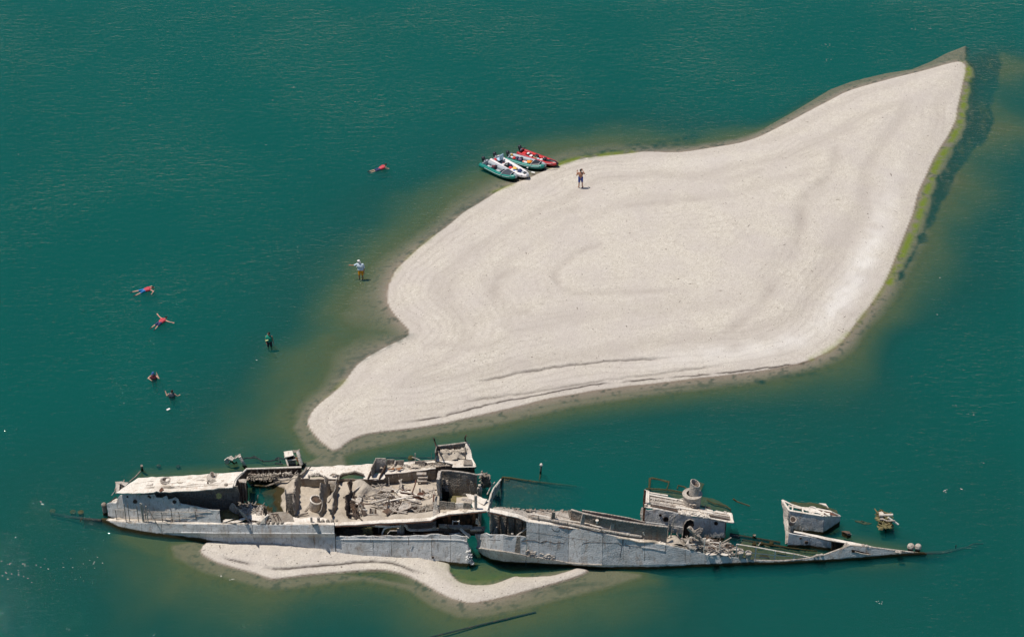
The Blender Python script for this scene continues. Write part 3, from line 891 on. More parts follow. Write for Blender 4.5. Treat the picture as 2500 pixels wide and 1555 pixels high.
def roofpt(x, y):
    px, py = pix(K1, x, y)
    k = max(0, min(1, (x - 778) / 1150))
    return onslope(px, py, e0.lerp(e1, k), -.12)
plate('roof_plate', roofN + [roofpt(1915,380)] + [roofpt(x, y) for x, y in reversed(RFAR)] + [roofpt(870,415)], DECK, stern, .06, .018, .5, .02)
# roof seams
tube('roof_seam', [roofpt(880,462) + Vector((0,0,.03)), roofpt(1150,440) + Vector((0,0,.03)), roofpt(1280,455) + Vector((0,0,.03)), roofpt(1600,432) + Vector((0,0,.03)), roofpt(1900,410)+ Vector((0,0,.03))], .018, GREY, stern, 5)
tube('roof_seam', [roofpt(1480,418) + Vector((0,0,.03)), roofpt(1700,412) + Vector((0,0,.03)), roofpt(1900,384)+ Vector((0,0,.03))], .014, GREY, stern, 5)
rr = random.Random(5)
for k in range(9):
    x0, y0 = rr.uniform(860, 1500), rr.uniform(365, 465)
    L_ = rr.uniform(120, 380)
    pts, yy = [], y0
    for i in range(6):
        yy += rr.uniform(-7, 5) - L_ * .012
        pts.append(roofpt(x0 + L_ * i / 5, yy) + Vector((0, 0, .03)))
    tube('roof_seam', pts, rr.uniform(.008, .016), rr.choice((GREY, PALE, RUST)), stern, 5)
for k in range(7):
    x0, y0 = rr.uniform(900, 1850), rr.uniform(345, 450)
    plate('silt_flake', [roofpt(x0 + rr.uniform(15, 60) * math.cos(a), y0 + rr.uniform(4, 11) * math.sin(a)) + Vector((0, 0, .045)) for a in (0, 1, 2, 3, 4, 5)], rr.choice((PALE, SILT)), stern, .02, .01)
ring('hatch_ring', roofpt(1238,382) + Vector((0,0,.06)), .33, PALE, stern, .05, (0, .12, 1))
ring('hatch_ring', roofpt(1238,379) + Vector((0,0,.10)), .25, PALE, stern, .04, (0, .12, 1))
lathe('hatch_opening', roofpt(1235,380) + Vector((0,0,.05)), [(.001,0),(.22,0)], DARK, stern, 20, (0, .12, 1))
vp = roofpt(1697,350)
lathe('ventilator', vp, [(.30,-.02),(.36,.02),(.36,.10),(.12,.13),(.10,.15),(.10,.42),(.07,.42),(.07,.3),(.001,.3)], PALE, stern, 22)
plate('deck_hatch', [roofpt(1640,395), roofpt(1700,372) + Vector((0,0,.12)), roofpt(1740,382) + Vector((0,0,.05)), roofpt(1690,405)], GREY, stern)
disc('rust_hole', roofpt(1670,398) + Vector((0,0,.0)), .17, (0, .1, 1), DARK, stern)
lathe('deck_fitting', roofpt(1832,428), [(.12,0),(.11,.12),(.05,.18),(.001,.18)], GREY, stern, 12)
plate('roof_fragment', [roofpt(1160,480)+ Vector((0,0,.06)), roofpt(1200,455)+ Vector((0,0,.1)), roofpt(1215,470)+ Vector((0,0,.05)), roofpt(1180,492)+ Vector((0,0,.0))], RUST, stern)
# house interior
YB = HY(1500).y + 1.5
ib = [Vector((HY(x).x, YB, .3)) for x in (1000,1300,1600,1930)]
wall('inner_wall', ib, [row(K1, 470), row(K1, 462), row(K1, 450), row(K1, 430)], GREY, stern, .0, .05, .03)
plate('inner_floor', [HY(1000) + Vector((0, .05, .05)), HY(1930) + Vector((0, .05, .05)), Vector((HY(1930).x, YB, .35)), Vector((HY(1000).x, YB, .35))], GREY, stern)
plate('lichen_patch', [onY(*pix(K1, x, y), YB - .7) for x, y in ((1730,510),(1760,500),(1788,512),(1780,540),(1760,560),(1732,548))], YELLOW, stern, .03, .03)
plate('end_wall', [HY(700) + Vector((0, .1, 0)), HW(700, 592), P(*pix(K1, 800, 545), 1.6), P(*pix(K1, 812, 660), .9)], PALE, stern)
plate('shelf_plate', [HW(700,598), HW(790,600), P(*pix(K1, 800, 562), 1.4), P(*pix(K1, 745, 555), 1.4)], DECK, stern)
bp = P(*pix(K1, 637, 700), 0)
lathe('fairlead_roller', bp - Vector((0, 0, .35)), [(.15,0),(.15,1.0),(.17,1.02),(.17,1.12),(.1,1.2),(.001,1.2)], GREY, stern, 16)
# aft end clutter
plate('stern_bulwark', [P(*pix(K1, x, y), z) for x, y, z in ((735,388,1.6),(775,385,1.6),(778,500,1.5),(742,505,1.5))], PALE, stern)
plate('stern_bulwark', [P(*pix(K1, x, y), z) for x, y, z in ((735,388,1.65),(800,385,1.65),(868,400,1.65),(840,440,1.6),(800,412,1.6),(742,400,1.6))], PALE, stern)
plate('stern_bulwark', [P(*pix(K1, x, y), z) for x, y, z in ((745,400,1.2),(840,408,1.2),(778,500,1.2),(748,500,1.2))], DARK, stern)
rubble('stern_debris', [P(*pix(K1, x, y), 1.3) for x, y in ((745,490),(800,480),(860,400),(750,405))], 45, GREY, stern, .15, 11, .5)
tube('stern_pole', [P(*pix(K1, 880, 385), 1.3), P(*pix(K1, 930, 345), .8), P(*pix(K1, 985, 285), .1)], .05, GREY, stern)
tube('stern_pole', [P(*pix(K1, 700, 522), 1.2), P(*pix(K1, 740, 472), 1.6)], .03, PALE, stern)
tube('stern_post', [P(*pix(K1, 1003, 285), -.3), climb(P(*pix(K1, 1003, 280), 0), row(K1, 228))], .085, GREY, stern)
tube('stern_pole', [P(*pix(K1, 670, 600), .9), P(*pix(K1, 745, 538), 1.5)], .04, DARK, stern)
for x, y in ((1165,240),(1358,245)):
    lathe('deck_fitting', P(*pix(K1, x, y), -.35), [(.14,0),(.14,.1),(.001,.14)], SUNK, stern, 12)
# side railing with posts
posts = [(750,662),(845,610),(880,615),(968,630),(1042,672),(1205,684),(1302,655),(1375,684),(1537,676),(1708,700)]
pb = []
for x, yt in posts:
    b = SD(*pix(K1, x, 790 - max(0, (840 - x)) * .25), -.1)
    t = climb(b, row(K1, yt), .05)
    tube('rail_post', [b, t], .025, GREY, stern, 6)
    pb.append((x, b))
for yr, x0, x1 in ((664,750,960),(684,1042,1700),(712,968,1420),(724,1540,1708),(740,720,1537),(768,1540,1708)):
    L = [climb(interp(pb, x), row(K1, yr + (x - x0) * .01), .05) for x in (x0, (x0 + x1) / 2, x1)]
    tube('rail', L, .02, PALE, stern, 6)
for x, yt, yb in ((1010,600,790),(1022,605,790),(1062,628,795)):
    b = SD(*pix(K1, x, yb), -.1)
    tube('tall_post', [b, climb(b, row(K1, yt), .0)], .035, PALE, stern, 6)
b = SD(*pix(K1, 1195, 880), 0) if False else ES(392)
tube('leaning_pole', [climb(interp(pb, 1080), row(K1, 660), 0), ES(385) + Vector((.1, -.15, -.1))], .025, GREY, stern, 6)
ring('cable_wheel', SD(*pix(K1, 1268, 770), -.1, .12), .2, PALE, stern, .045, (0, -.5, 1))
lathe('cable_drum', SD(*pix(K1, 1268, 775), -.1, .0), [(.16,0),(.16,.2),(.05,.2),(.001,.2)], PALE, stern, 16)
# torn plates and mud between house and pool
heap('mud_patch', [SD(*pix(K2, x, y), -.1, -.05) for x, y in ((190,815),(290,800),(375,800),(385,935),(190,940))], [SD(*pix(K2, 270, 860), -.1, .15)], OLIVE, stern, .1, .12)
plate('torn_plate', [SD(*pix(K2, x, y), -.1, z) for x, y, z in ((290,800,.05),(310,712,.75),(345,735,.8),(400,790,.3),(395,850,.0))], PALE, stern, .05, .06)
plate('torn_plate', [SD(*pix(K2, x, y), -.1, z) for x, y, z in ((355,755,.9),(385,780,.9),(500,890,.35),(540,970,.05),(480,900,.1),(400,800,.7))], PALE, stern, .05, .04)
plate('torn_plate', [SD(*pix(K2, x, y), -.1, z) for x, y, z in ((490,850,.25),(690,850,.3),(740,880,.2),(690,935,.1),(560,930,.1),(480,880,.15))], DECK, stern, .05, .05)
plate('torn_plate', [SD(*pix(K2, x, y), -.1, z) for x, y, z in ((300,945,.08),(470,890,.3),(480,905,.3),(350,960,.05))], DECK, stern, .05, .03)
plate('torn_plate', [SD(*pix(K2, x, y), -.1, z) for x, y, z in ((205,935,.1),(250,905,.2),(360,900,.25),(240,945,.1))], DECK, stern, .05, .03)
plate('torn_plate', [SD(*pix(K2, x, y), -.1, z) for x, y, z in ((660,960,.1),(700,890,.5),(755,845,.5),(760,870,.45),(720,950,.15))], DECK, stern, .06, .04)
plate('torn_plate', [SD(*pix(K2, x, y), -.1, z) for x, y, z in ((690,870,.2),(700,770,.9),(725,790,.9),(730,860,.2))], DARK, stern, .06, .04)
quad = lambda pts, dz: [SD(*pix(K2, x, y), -.1, dz) for x, y in pts]
rubble('torn_debris', quad(((370,860),(720,870),(700,770),(400,730)), .05), 150, GREY, stern, .2, 21, .5, .12)
rubble('torn_debris', quad(((440,850),(700,850),(680,780),(430,760)), .3), 60, PALE, stern, .2, 22, .6, .1)
rubble('torn_debris', quad(((450,960),(760,960),(740,900),(420,900)), .02), 40, DARK, stern, .16, 23, .5)
heap('debris_mound', [P(*pix(K2, x, y), z) for x, y, z in ((330,800,.6),(400,735,.2),(600,725,.1),(770,790,.05),(760,860,.5),(560,900,.9),(390,880,.9))], [P(*pix(K2, 560, 800), .7)], DARK, stern, .12, .25, .5)
plate('leaning_pole', [SD(*pix(K2, 470, 960), -.1, .02), SD(*pix(K2, 520, 965), -.1, .02), ES(607) + Vector((.05, -.55, .55))], PALE, stern, .06, .01)
plate('leaning_pole', [ES(762) + Vector((0, .1, 0)), ES(781) + Vector((0, .1, 0)), ES(775) + Vector((0, -.50, .50))], PALE, stern, .05, .01)
for x, y, r, h in ((1268,950,.07,.45),(1352,945,.09,.40)):
    b = SD(*pix(K2, x, y), -.1)
    lathe('bollard', b, [(r*1.3,0),(r*1.2,.05),(r,.07),(r,h),(.001,h+.02)], PALE, stern, 12)
for x in (640,755,812,868,920,1400,1460,1515,1568):
    y = 960 if x < 1000 else 938
    lathe('deck_stud', SD(*pix(K2, x, y + 5), -.1), [(.11,0),(.12,.08),(.08,.16),(.001,.17)], GREY, stern, 10)
for a, b in (((800,840),(850,940)),((845,840),(880,930)),((870,860),(925,960)),((790,850),(870,850))):
    tube('bent_rod', [SD(*pix(K2, *a), -.1, .3), SD(*pix(K2, *b), -.1, .05)], .03, DARK, stern, 5)
# tilted drum in the sand
dbase = P(*pix(K2, 1300, 800), 1.25)
dtop = P(*pix(K2, 1325, 678), 2.15)
ax = (dtop - dbase)
lathe('tank', dbase - ax * .15, [(.30,0),(.34,.2),(.37,.7),(.37,ax.length*1.1)], PALE, stern, 24, ax)
ring('tank_rim', dtop, .37, DECK, stern, .05, ax)
lathe('tank_hole', dtop, [(.001,-.05),(.3,-.05)], DARK, stern, 20, ax)
tube('broken_pipe', [P(*pix(K2, 1185, 820), 1.5), P(*pix(K2, 1250, 720), 1.5)], .04, PALE, stern, 6)
tube('broken_pipe', [P(*pix(K2, 1090, 870), 1.75), P(*pix(K2, 1160, 850), 1.75), P(*pix(K2, 1225, 835), 1.75)], .06, GREY, stern, 6)
# bulky lump, small stove-like body, posts between the bulkheads
lathe('engine_lump', P(*pix(K2, 1520, 545), 1.0), [(.42,0),(.48,.25),(.35,.5),(.2,.62),(.001,.65)], GREY, stern, 12)
tube('frame_post', [P(*pix(K2, 1470, 575), 1.0), P(*pix(K2, 1470, 405), 1.7), P(*pix(K2, 1520, 372), 1.9), P(*pix(K2, 1570, 385), 1.9)], .05, GREY, stern, 6)
tube('frame_post', [P(*pix(K2, 1585, 580), 1.1), P(*pix(K2, 1583, 385), 2.1)], .06, DARK, stern, 6)
tube('broken_pipe', [P(*pix(K2, 1540, 585), 1.3), P(*pix(K2, 1555, 665), 1.15)], .06, GREY, stern, 6)
# ------------------------------ far deck strip
ZF = 1.75
def FD(cr, pts, z=ZF):
    return [P(*pix(cr, x, y), z) for x, y in pts]
plate('far_deck', FD(K2, [(1212,300),(1450,285),(1690,272),(2010,256),(1990,330),(1940,440),(1885,435),(1900,400),(1860,375),(1780,362),(1650,370),(1610,400),(1580,432),(1480,437),(1450,420),(1365,388),(1250,392),(1235,428),(1142,432),(1150,400)]), DECK, stern, .06, .015, .5, .02)
plate('far_deck', FD(K2, [(1940,440),(1985,380),(2130,375),(2145,410),(2115,440)]), DECK, stern)
plate('far_deck', FD(K3, [(555,575),(830,480),(985,470),(1290,455),(1540,490),(1540,548),(1380,560),(1050,600),(700,640),(540,655)]), DECK, stern, .06, .015)
tube('edge_angle', FD(K3, [(300,735),(430,735),(535,700),(550,660),(720,640),(1050,602),(1380,562),(1540,550),(1850,556),(1885,550)], ZF - .07), .05, RUST, stern)
tube('edge_angle', FD(K2, [(1142,436),(1240,432),(1250,396),(1368,392),(1455,425),(1482,440),(1580,438)], ZF - .07), .045, RUST, stern)
# inner face of the far hull side, in the shade of the deck
yfar = P(*pix(K3, 800, 640), ZF).y + .15
wl = [Vector((P(*pix(K2, x, 440), ZF).x, P(*pix(K2, x, 440), ZF).y + .12, .5)) for x in (1142, 1300, 1480, 1600, 1760, 1940)]
wall('far_hull_side', wl, [1.2] * 6, GREY, stern, 0, .05, .02, None, True)
wl = [P(*pix(K3, x, y), ZF) + Vector((0, .12, -1.15)) for x, y in ((300,725),(540,655),(720,638),(1050,600),(1380,562))]
wall('far_hull_side', wl, [1.1] * 5, GREY, stern, 0, .05, .02, None, True)
for x in (650, 740, 890, 1055, 1190, 1330):
    q = P(*pix(K3, x, 655 - (x - 540) * .112), ZF) + Vector((0, .06, -.05))
    beam('deck_bracket', q, q + Vector((0, .0, -.35)), .05, .08, PALE, stern)
# bulwark boxes on the far deck
def bul(cr, pts, tops, mat=GREY, z=ZF, name='bulwark_panel', lean=.1):
    return wall(name, FD(cr, pts, z), [row(cr, t) for t in tops], mat, stern, lean, .06, .02)
bul(K3, [(410,600),(560,590)], [415,413], PALE)
bul(K3, [(350,720),(410,600)], [560,420], GREY)
bul(K3, [(545,600),(565,560)], [530,415], GREY)
bul(K3, [(575,520),(690,515)], [430,432]); bul(K3, [(695,520),(830,530)], [445,445]); bul(K3, [(985,528),(1130,535)], [452,455])
bul(K3, [(1130,530),(1165,530)], [470,475], DARK)
bul(K3, [(1170,520),(1310,522)], [480,486]); bul(K3, [(1320,522),(1402,524)], [486,492]); bul(K3, [(1408,524),(1535,526)], [492,500])
bul(K3, [(690,560),(700,520)], [500,440], PALE); bul(K3, [(1120,545),(1135,520)], [500,455], PALE)
plate('ramp_plate', FD(K3, [(360,640),(500,635),(460,725),(300,725)], ZF + .05), DECK, stern)
bul(K3, [(292,735),(372,610)], [700,540], DARK); bul(K3, [(458,735),(545,600)], [705,520], DARK)
heap('silt_heap', FD(K3, [(430,600),(545,590),(545,480),(430,480)], ZF + .05), FD(K3, [(490,540)], ZF + .3), SILT, stern, .09, .15, .4)
heap('rusty_silt', FD(K3, [(580,585),(830,560),(1120,560),(1530,530),(1530,500),(1100,500),(830,500),(580,520)], ZF + .04), FD(K3, [(700,545),(1000,530)], ZF + .12), SILT, stern, .1, .14, .4)
plate('rust_scale', FD(K3, [(690,560),(770,540),(790,555),(740,575)], ZF + .22), ORANGE, stern, .05, .05, .2)
plate('rust_scale', FD(K3, [(590,575),(660,560),(680,572),(610,585)], ZF + .2), ORANGE, stern, .05, .05, .2)
rubble('deck_debris', FD(K3, [(600,580),(1500,540),(1500,500),(600,510)], ZF + .05), 110, PALE, stern, .12, 31, .4)
tube('bent_rod', FD(K3, [(830,475),(980,460),(1290,440)], ZF), .03, PALE, stern, 6)
tube('bent_rod', [P(*pix(K3, 945, 398), .2), P(*pix(K3, 1000, 415), .5), P(*pix(K3, 1060, 440), 1.3)], .03, PALE, stern, 6)
tube('thin_pole', [P(*pix(K3, 992, 455), ZF), climb(P(*pix(K3, 992, 455), ZF), row(K3, 342))], .03, PALE, stern, 6)
tube('thin_pole', [P(*pix(K3, 1230, 450), ZF), climb(P(*pix(K3, 1230, 450), ZF), row(K3, 335))], .012, GREY, stern, 6)
lathe('sunken_lump', P(*pix(K3, 930, 425), -.15), [(.25,0),(.2,.15),(.001,.25)], WEEDY, stern, 10)
tube('sunken_pipe', [P(*pix(K3, 560, 405), -.25), P(*pix(K3, 1290, 408), -.25)], .05, SUNK, stern)
# raised gun platform
zp = 2.0
pl_floor = [P(*pix(K3, x, y), zp) for x, y in ((1300,450),(1345,330),(1420,300),(1600,290),(1735,300),(1830,420),(1883,530),(1870,548),(1540,548),(1540,500))]
plate('platform_floor', pl_floor, DECK, stern)
bk = [P(*pix(K3, x, y), zp) for x, y in ((1300,345),(1460,330),(1570,318),(1740,305))]
wall('platform_wall', bk, [row(K3, 240), row(K3, 224), row(K3, 210), row(K3, 186)], GREY, stern, .15)
kt = [climb(b, row(K3, y), .15) for b, y in zip(bk, (240, 224, 210, 186))]
tube('platform_rim', [k + Vector((0, 0, .03)) for k in kt] + [kt[-1] + Vector((.12, 0, .03))], .05, PALE, stern)
wall('platform_wall', [P(*pix(K3, 1292, 460), zp), bk[0]], [row(K3, 330), row(K3, 240)], GREY, stern, .05)
plate('platform_wall', [kt[-1], kt[-1] + Vector((.2, -.1, 0)), P(*pix(K3, 1835, 405), zp + .1), P(*pix(K3, 1885, 520), zp), P(*pix(K3, 1740, 440), zp)], DECK, stern)
heap('silt_heap', [P(*pix(K3, x, y), zp + z) for x, y, z in ((1330,440,.05),(1310,350,.2),(1450,320,.4),(1570,310,.4),(1735,300,.3),(1740,420,.02),(1500,450,.02))], [P(*pix(K3, 1500, 400), zp + .2)], SILT, stern, .1, .16, .4)
rubble('platform_debris', [P(*pix(K3, x, y), zp + .35) for x, y in ((1330,340),(1735,320),(1735,290),(1330,300))], 70, SILT, stern, .16, 37, .1)
for x in (1350, 1460, 1570):
    q = interp([(1300, bk[0]), (1740, bk[3])], x)
    beam('stiffener', q + Vector((0, -.05, .1)), climb(q, row(K3, 245 - (x - 1300) * .1), .15) + Vector((0, -.05, 0)), .05, .08, DARK, stern)
tube('frame_post', [P(*pix(K3, 1732, 440), zp), climb(P(*pix(K3, 1732, 440), zp), row(K3, 250))], .04, GREY, stern, 6)
tube('bent_rod', [kt[0], kt[0] + Vector((-.12, .3, .35)), P(*pix(K3, 1258, 118), 3.9)], .07, DARK, stern, 6, .04)
tube('bent_rod', [kt[3], kt[3] + Vector((-.06, .1, .3)), P(*pix(K3, 1743, 75), 3.9)], .06, DARK, stern, 6, .05)
plate('hatch_cover', [P(*pix(K3, x, y), zp + .12) for x, y in ((1706,440),(1826,443),(1828,515),(1702,513))], GREY, stern, .06, .01)
wall('platform_skirt', [P(*pix(K3, x, y), zp) + Vector((0, .2, -1.0)) for x, y in ((1290,560),(1540,548),(1870,548))], [.95] * 3, DARK, stern, 0, .05, .02, None, True)
# ------------------------------ right deckhouse, open to the sky
zb = 1.15
hbk = [P(*pix(K3, x, y), zb) for x, y in ((1375,905),(1490,930),(1660,945),(1790,950),(1905,945))]
wall('house_wall', hbk, [row(K3, y) for y in (602,603,622,642,665)], GREY, stern, .08, .07, .02)
hk = [climb(b, row(K3, y), .08) for b, y in zip(hbk, (602,603,622,642,665))]
tube('wall_cap', [k + Vector((0, 0, .04)) for k in hk] + [P(*pix(K3, 1985, 655), hk[-1].z)], .05, PALE, stern)
wall('house_wall', [P(*pix(K3, 1338, 1040), zb + .3), P(*pix(K3, 1352, 960), zb + .1), hbk[0] + Vector((-.05, 0, 0))], [row(K3, 720), row(K3, 650), row(K3, 602)], PALE, stern, .0, .18)
wall('pilaster', [P(*pix(K3, 1335, 1035), zb + .2), P(*pix(K3, 1378, 1035), zb + .2)], [row(K3, 712), row(K3, 700)], PALE, stern, .1, .1)
def bk_pt(x, y):
    b = interp([(1375, hbk[0]), (1905, hbk[-1])], x)
    return climb(b, row(K3, y), .08)
def opening(name, pts, mat=DARK, dy=-.07):
    return plate(name, [bk_pt(x, y) + Vector((0, dy, 0)) for x, y in pts], mat, stern, .02, .0, 2.)
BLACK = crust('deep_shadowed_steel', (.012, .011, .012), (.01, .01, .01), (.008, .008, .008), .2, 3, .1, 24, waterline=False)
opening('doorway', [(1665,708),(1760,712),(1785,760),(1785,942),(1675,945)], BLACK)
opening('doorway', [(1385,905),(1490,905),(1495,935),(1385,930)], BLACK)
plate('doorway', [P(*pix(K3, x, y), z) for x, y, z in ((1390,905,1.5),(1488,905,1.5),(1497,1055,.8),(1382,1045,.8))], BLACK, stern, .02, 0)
for i in range(6):
    x = 1503 + i * 17
    tube('grille_bar', [bk_pt(x, 935) + Vector((0, -.12, 0)), bk_pt(x, 790 + i * 8) + Vector((0, -.12, 0))], .022, PALE, stern, 5)
beam('wall_stud', bk_pt(1795, 940) + Vector((0, -.08, 0)), bk_pt(1795, 650) + Vector((0, -.08, 0)), .07, .06, PALE, stern)
beam('wall_stud', bk_pt(1475, 780) + Vector((0, -.08, 0)), bk_pt(1475, 612) + Vector((0, -.08, 0)), .05, .05, PALE, stern)
plate('house_wall', [bk_pt(1790,650), bk_pt(1900,668), bk_pt(1900,780), bk_pt(1860,770), bk_pt(1795,765)], PALE, stern)
plate('house_wall', [bk_pt(1800,700) + Vector((0,-.3,0)), bk_pt(1840,720) + Vector((0,-.3,0)), bk_pt(1860,775)+ Vector((0,-.3,0)), bk_pt(1800,770)+ Vector((0,-.3,0))], GREY, stern)
rubble('crust_lumps', [bk_pt(1400,700) + Vector((0,-.1,0)), bk_pt(1470,720) + Vector((0,-.1,0)), bk_pt(1480,900)+ Vector((0,-.15,0)), bk_pt(1400,880)+ Vector((0,-.15,0))], 60, PALE, stern, .13, 41, .1)
heap('damp_silt', [P(*pix(K3, x, y), z) for x, y, z in ((1490,935,1.05),(1660,948,1.05),(1800,955,1.05),(1880,1010,1.15),(1880,1090,1.5),(1580,1090,1.45),(1480,1070,1.3))], [P(*pix(K3, 1650, 1020), 1.2)], OLIVE, stern, .1, .1, .4)
heap('silt_heap', [P(*pix(K3, x, y), z) for x, y, z in ((1600,1000,1.3),(1700,985,1.3),(1840,1020,1.35),(1850,1090,1.6),(1600,1085,1.6))], [P(*pix(K3, 1700, 1045), 1.6)], SILT, stern, .1, .14, .4)
# low bulwark and deck in front of it
ED = lambda x, y, dz=0., s=-.1: SD(*pix(K3, x, y), s, dz)
heap('side_silt', [ED(1320,1225), ED(1380,1180), ED(1600,1175), ED(1850,1175), ED(2000,1165), ED(2040,1190), ED(1800,1205), ED(1500,1225)], [ED(1450,1195,.06)], SILT, stern, .1, .08, .4)
for (xa, xb, y0, y1, m_) in ((1312,1465,1048,1058,GREY),(1470,1578,1058,1068,GREY),(1586,1700,1078,1074,DECK),(1712,1818,1068,1080,GREY)):
    yb_ = 1165 if m_ is GREY else 1148
    bs = [ED(xa + (35 if xa == 1312 else 0), yb_), ED(xb, yb_ + 5)]
    wall('bulwark_panel', bs, [row(K3, y0), row(K3, y1)], m_, stern, .1, .05, .012)
plate('bulwark_panel', [ED(1290,1035,.9), ED(1345,1150,.1), ED(1345,1220,.05), ED(1255,1290,.0), ED(1262,1130,.5)], PALE, stern)
plate('fallen_plate', [ED(x, y, z) for x, y, z in ((1742,940,.15),(1860,950,.3),(2060,1018,.3),(2005,1092,.15),(1905,1052,.1),(1800,1035,.1))], DECK, stern, .05, .03)
plate('fallen_plate', [ED(x, y, z) for x, y, z in ((1660,1035,.2),(1700,1005,.3),(1810,1020,.3),(1820,1060,.2))], PALE, stern, .05, .03)
plate('fallen_plate', [ED(x, y, z) for x, y, z in ((1820,1080,.05),(1900,1060,.1),(2080,1040,.05),(2075,1120,.0),(2050,1195,.0),(1870,1185,.0))], DECK, stern, .05, .02)
b = ED(1885, 1165)
tube('mooring_post', [b, climb(b, row(K3, 955))], .09, PALE, stern, 10)
b = P(*pix(K3, 1942, 975), .8)
lathe('bollard', b, [(.14,0),(.14,.5),(.17,.52),(.15,.7),(.09,.78),(.10,.95),(.001,1.0)], PALE, stern, 14)
lump = P(*pix(K3, 2020, 740), 1.6)
heapv = []
rubble('crusted_hanging_lump', [P(*pix(K3, x, y), z) for x, y, z in ((1990,820,.3),(2070,830,.3),(2050,660,1.7),(1975,650,1.8))], 90, GREY, stern, .25, 43, .05)
tube('bent_rod', [P(*pix(K3, 1900, 655), 2.3), P(*pix(K3, 1985, 640), 2.3), P(*pix(K3, 1975, 600), 2.5)], .04, PALE, stern, 6)
tube('bent_rod', [P(*pix(K3, 2020, 680), 1.9), P(*pix(K3, 2055, 690), 1.7), P(*pix(K3, 2060, 760), 1.0)], .05, GREY, stern, 6)
# broken cross edge sweeping back under water
cv = [ED(2055,1195), P(*pix(K3, 2082, 1040), 1.75), P(*pix(K3, 2105, 950), 1.5), P(*pix(K3, 2150, 855), 1.0), P(*pix(K3, 2215, 775), .45), P(*pix(K3, 2285, 692), -.1)]
strip('torn_deck_edge', cv, [v + Vector((.12, .05, -.45)) for v in cv], PALE, stern, .1, .03)
tube('torn_deck_rim', cv, .05, DECK, stern)
cv2 = [v + Vector((-.22, .1, -.05)) for v in cv[2:5]]
tube('torn_deck_rim', cv2, .04, PALE, stern)
# small crane-like body at the far side
q = P(*pix(K3, 1090, 790), 1.05)
for k, (dx, dy, hh) in enumerate(((0,0,.25),(.05,.1,.45),(-.03,.2,.65))):
    beam('winch_frame', q + Vector((-.3 + dx, dy, hh)), q + Vector((.32 + dx, dy, hh)), .22, .13, PALE, stern)
for dx in (-.22, .2):
    tube('winch_leg', [q + Vector((dx, -.1, -.1)), q + Vector((dx * .6, .2, .7))], .05, GREY, stern, 6)
# interior loose plates, poles, lumps
def IP(x, y, z): return P(*pix(K3, x, y), z)
plate('loose_plate', [IP(100,900,1.75), IP(190,820,1.9), IP(260,820,1.85), IP(330,920,1.5), IP(360,990,1.4), IP(240,1010,1.5), IP(130,990,1.6)], GREY, stern, .06, .07)
plate('loose_plate', [IP(270,820,1.75), IP(420,860,1.5), IP(640,860,1.25), IP(640,900,1.25), IP(420,920,1.3), IP(320,900,1.5)], PALE, stern, .06, .06)
plate('loose_plate', [IP(20,920,1.9), IP(130,860,2.1), IP(180,815,2.1), IP(110,885,1.9)], DECK, stern, .05, .05)
plate('loose_plate', [IP(350,990,1.45), IP(480,930,1.5), IP(640,960,1.4), IP(640,1080,1.55), IP(560,1120,1.7), IP(430,1050,1.6)], GREY, stern, .08, .10, .3)
plate('loose_plate', [IP(630,985,1.75), IP(960,962,1.75), IP(960,975,1.75), IP(640,1003,1.75)], DECK, stern, .08, .01)
plate('loose_plate', [IP(640,860,1.45), IP(780,900,1.5), IP(960,1000,1.55), IP(1160,1070,1.6), IP(1100,1090,1.6), IP(900,1020,1.6), IP(740,950,1.5)], DECK, stern, .07, .03)
plate('loose_plate', [IP(780,905,1.65), IP(940,930,1.7), IP(1130,1000,1.6), IP(1050,1020,1.5), IP(960,975,1.5)], RUST, stern, .07, .05)
plate('loose_plate', [IP(780,895,1.72), IP(940,920,1.78), IP(945,935,1.76), IP(790,908,1.7)], DECK, stern, .05, .02)
plate('loose_plate', [IP(1100,1270,2.2), IP(1160,1215,2.4), IP(1230,1215,2.4), IP(1215,1265,2.2)], SILT, stern, .05, .04)
lathe('round_casting', IP(925,1180,1.75), [(.75,-.1),(.72,.1),(.55,.22),(.38,.2),(.33,.0),(.33,-.1)], GREY, stern, 26, (0, .25, 1))
lathe('round_casting', IP(965,1190,1.75), [(.26,-.1),(.22,.35),(.16,.42),(.16,.2),(.001,.2)], DARK, stern, 18)
wall('casting_frame', [IP(915,1140,2.0), IP(1000,1140,2.0)], [row(K3, 1112)] * 2, DECK, stern)
rubble('interior_debris', [IP(560,1180,1.75), IP(760,1240,2.1), IP(820,1090,1.6), IP(640,1090,1.6)], 80, DARK, stern, .26, 51, .8, .2)
rubble('interior_debris', [IP(580,1220,1.95), IP(780,1260,2.15), IP(780,1150,1.8), IP(600,1150,1.8)], 60, PALE, stern, .24, 52, .8, .22)
rubble('interior_debris', [IP(680,1270,2.1), IP(1240,1290,2.2), IP(1240,1230,2.0), IP(700,1230,1.9)], 70, DARK, stern, .18, 53, .6, .05)
rubble('interior_debris', [IP(100,1100,1.7), IP(560,1200,1.9), IP(900,900,1.3), IP(300,760,1.3)], 70, PALE, stern, .15, 54, .8, .15)
rubble('interior_debris', [IP(0,1000,1.7), IP(90,1290,2.1), IP(140,1290,2.1), IP(60,900,1.6)], 60, DARK, stern, .26, 55, .5, .1)
rubble('interior_debris', [IP(860,1090,1.75), IP(1240,1130,1.9), IP(1260,1240,2.1), IP(900,1220,2.0)], 50, GREY, stern, .22, 56, .3, .1)
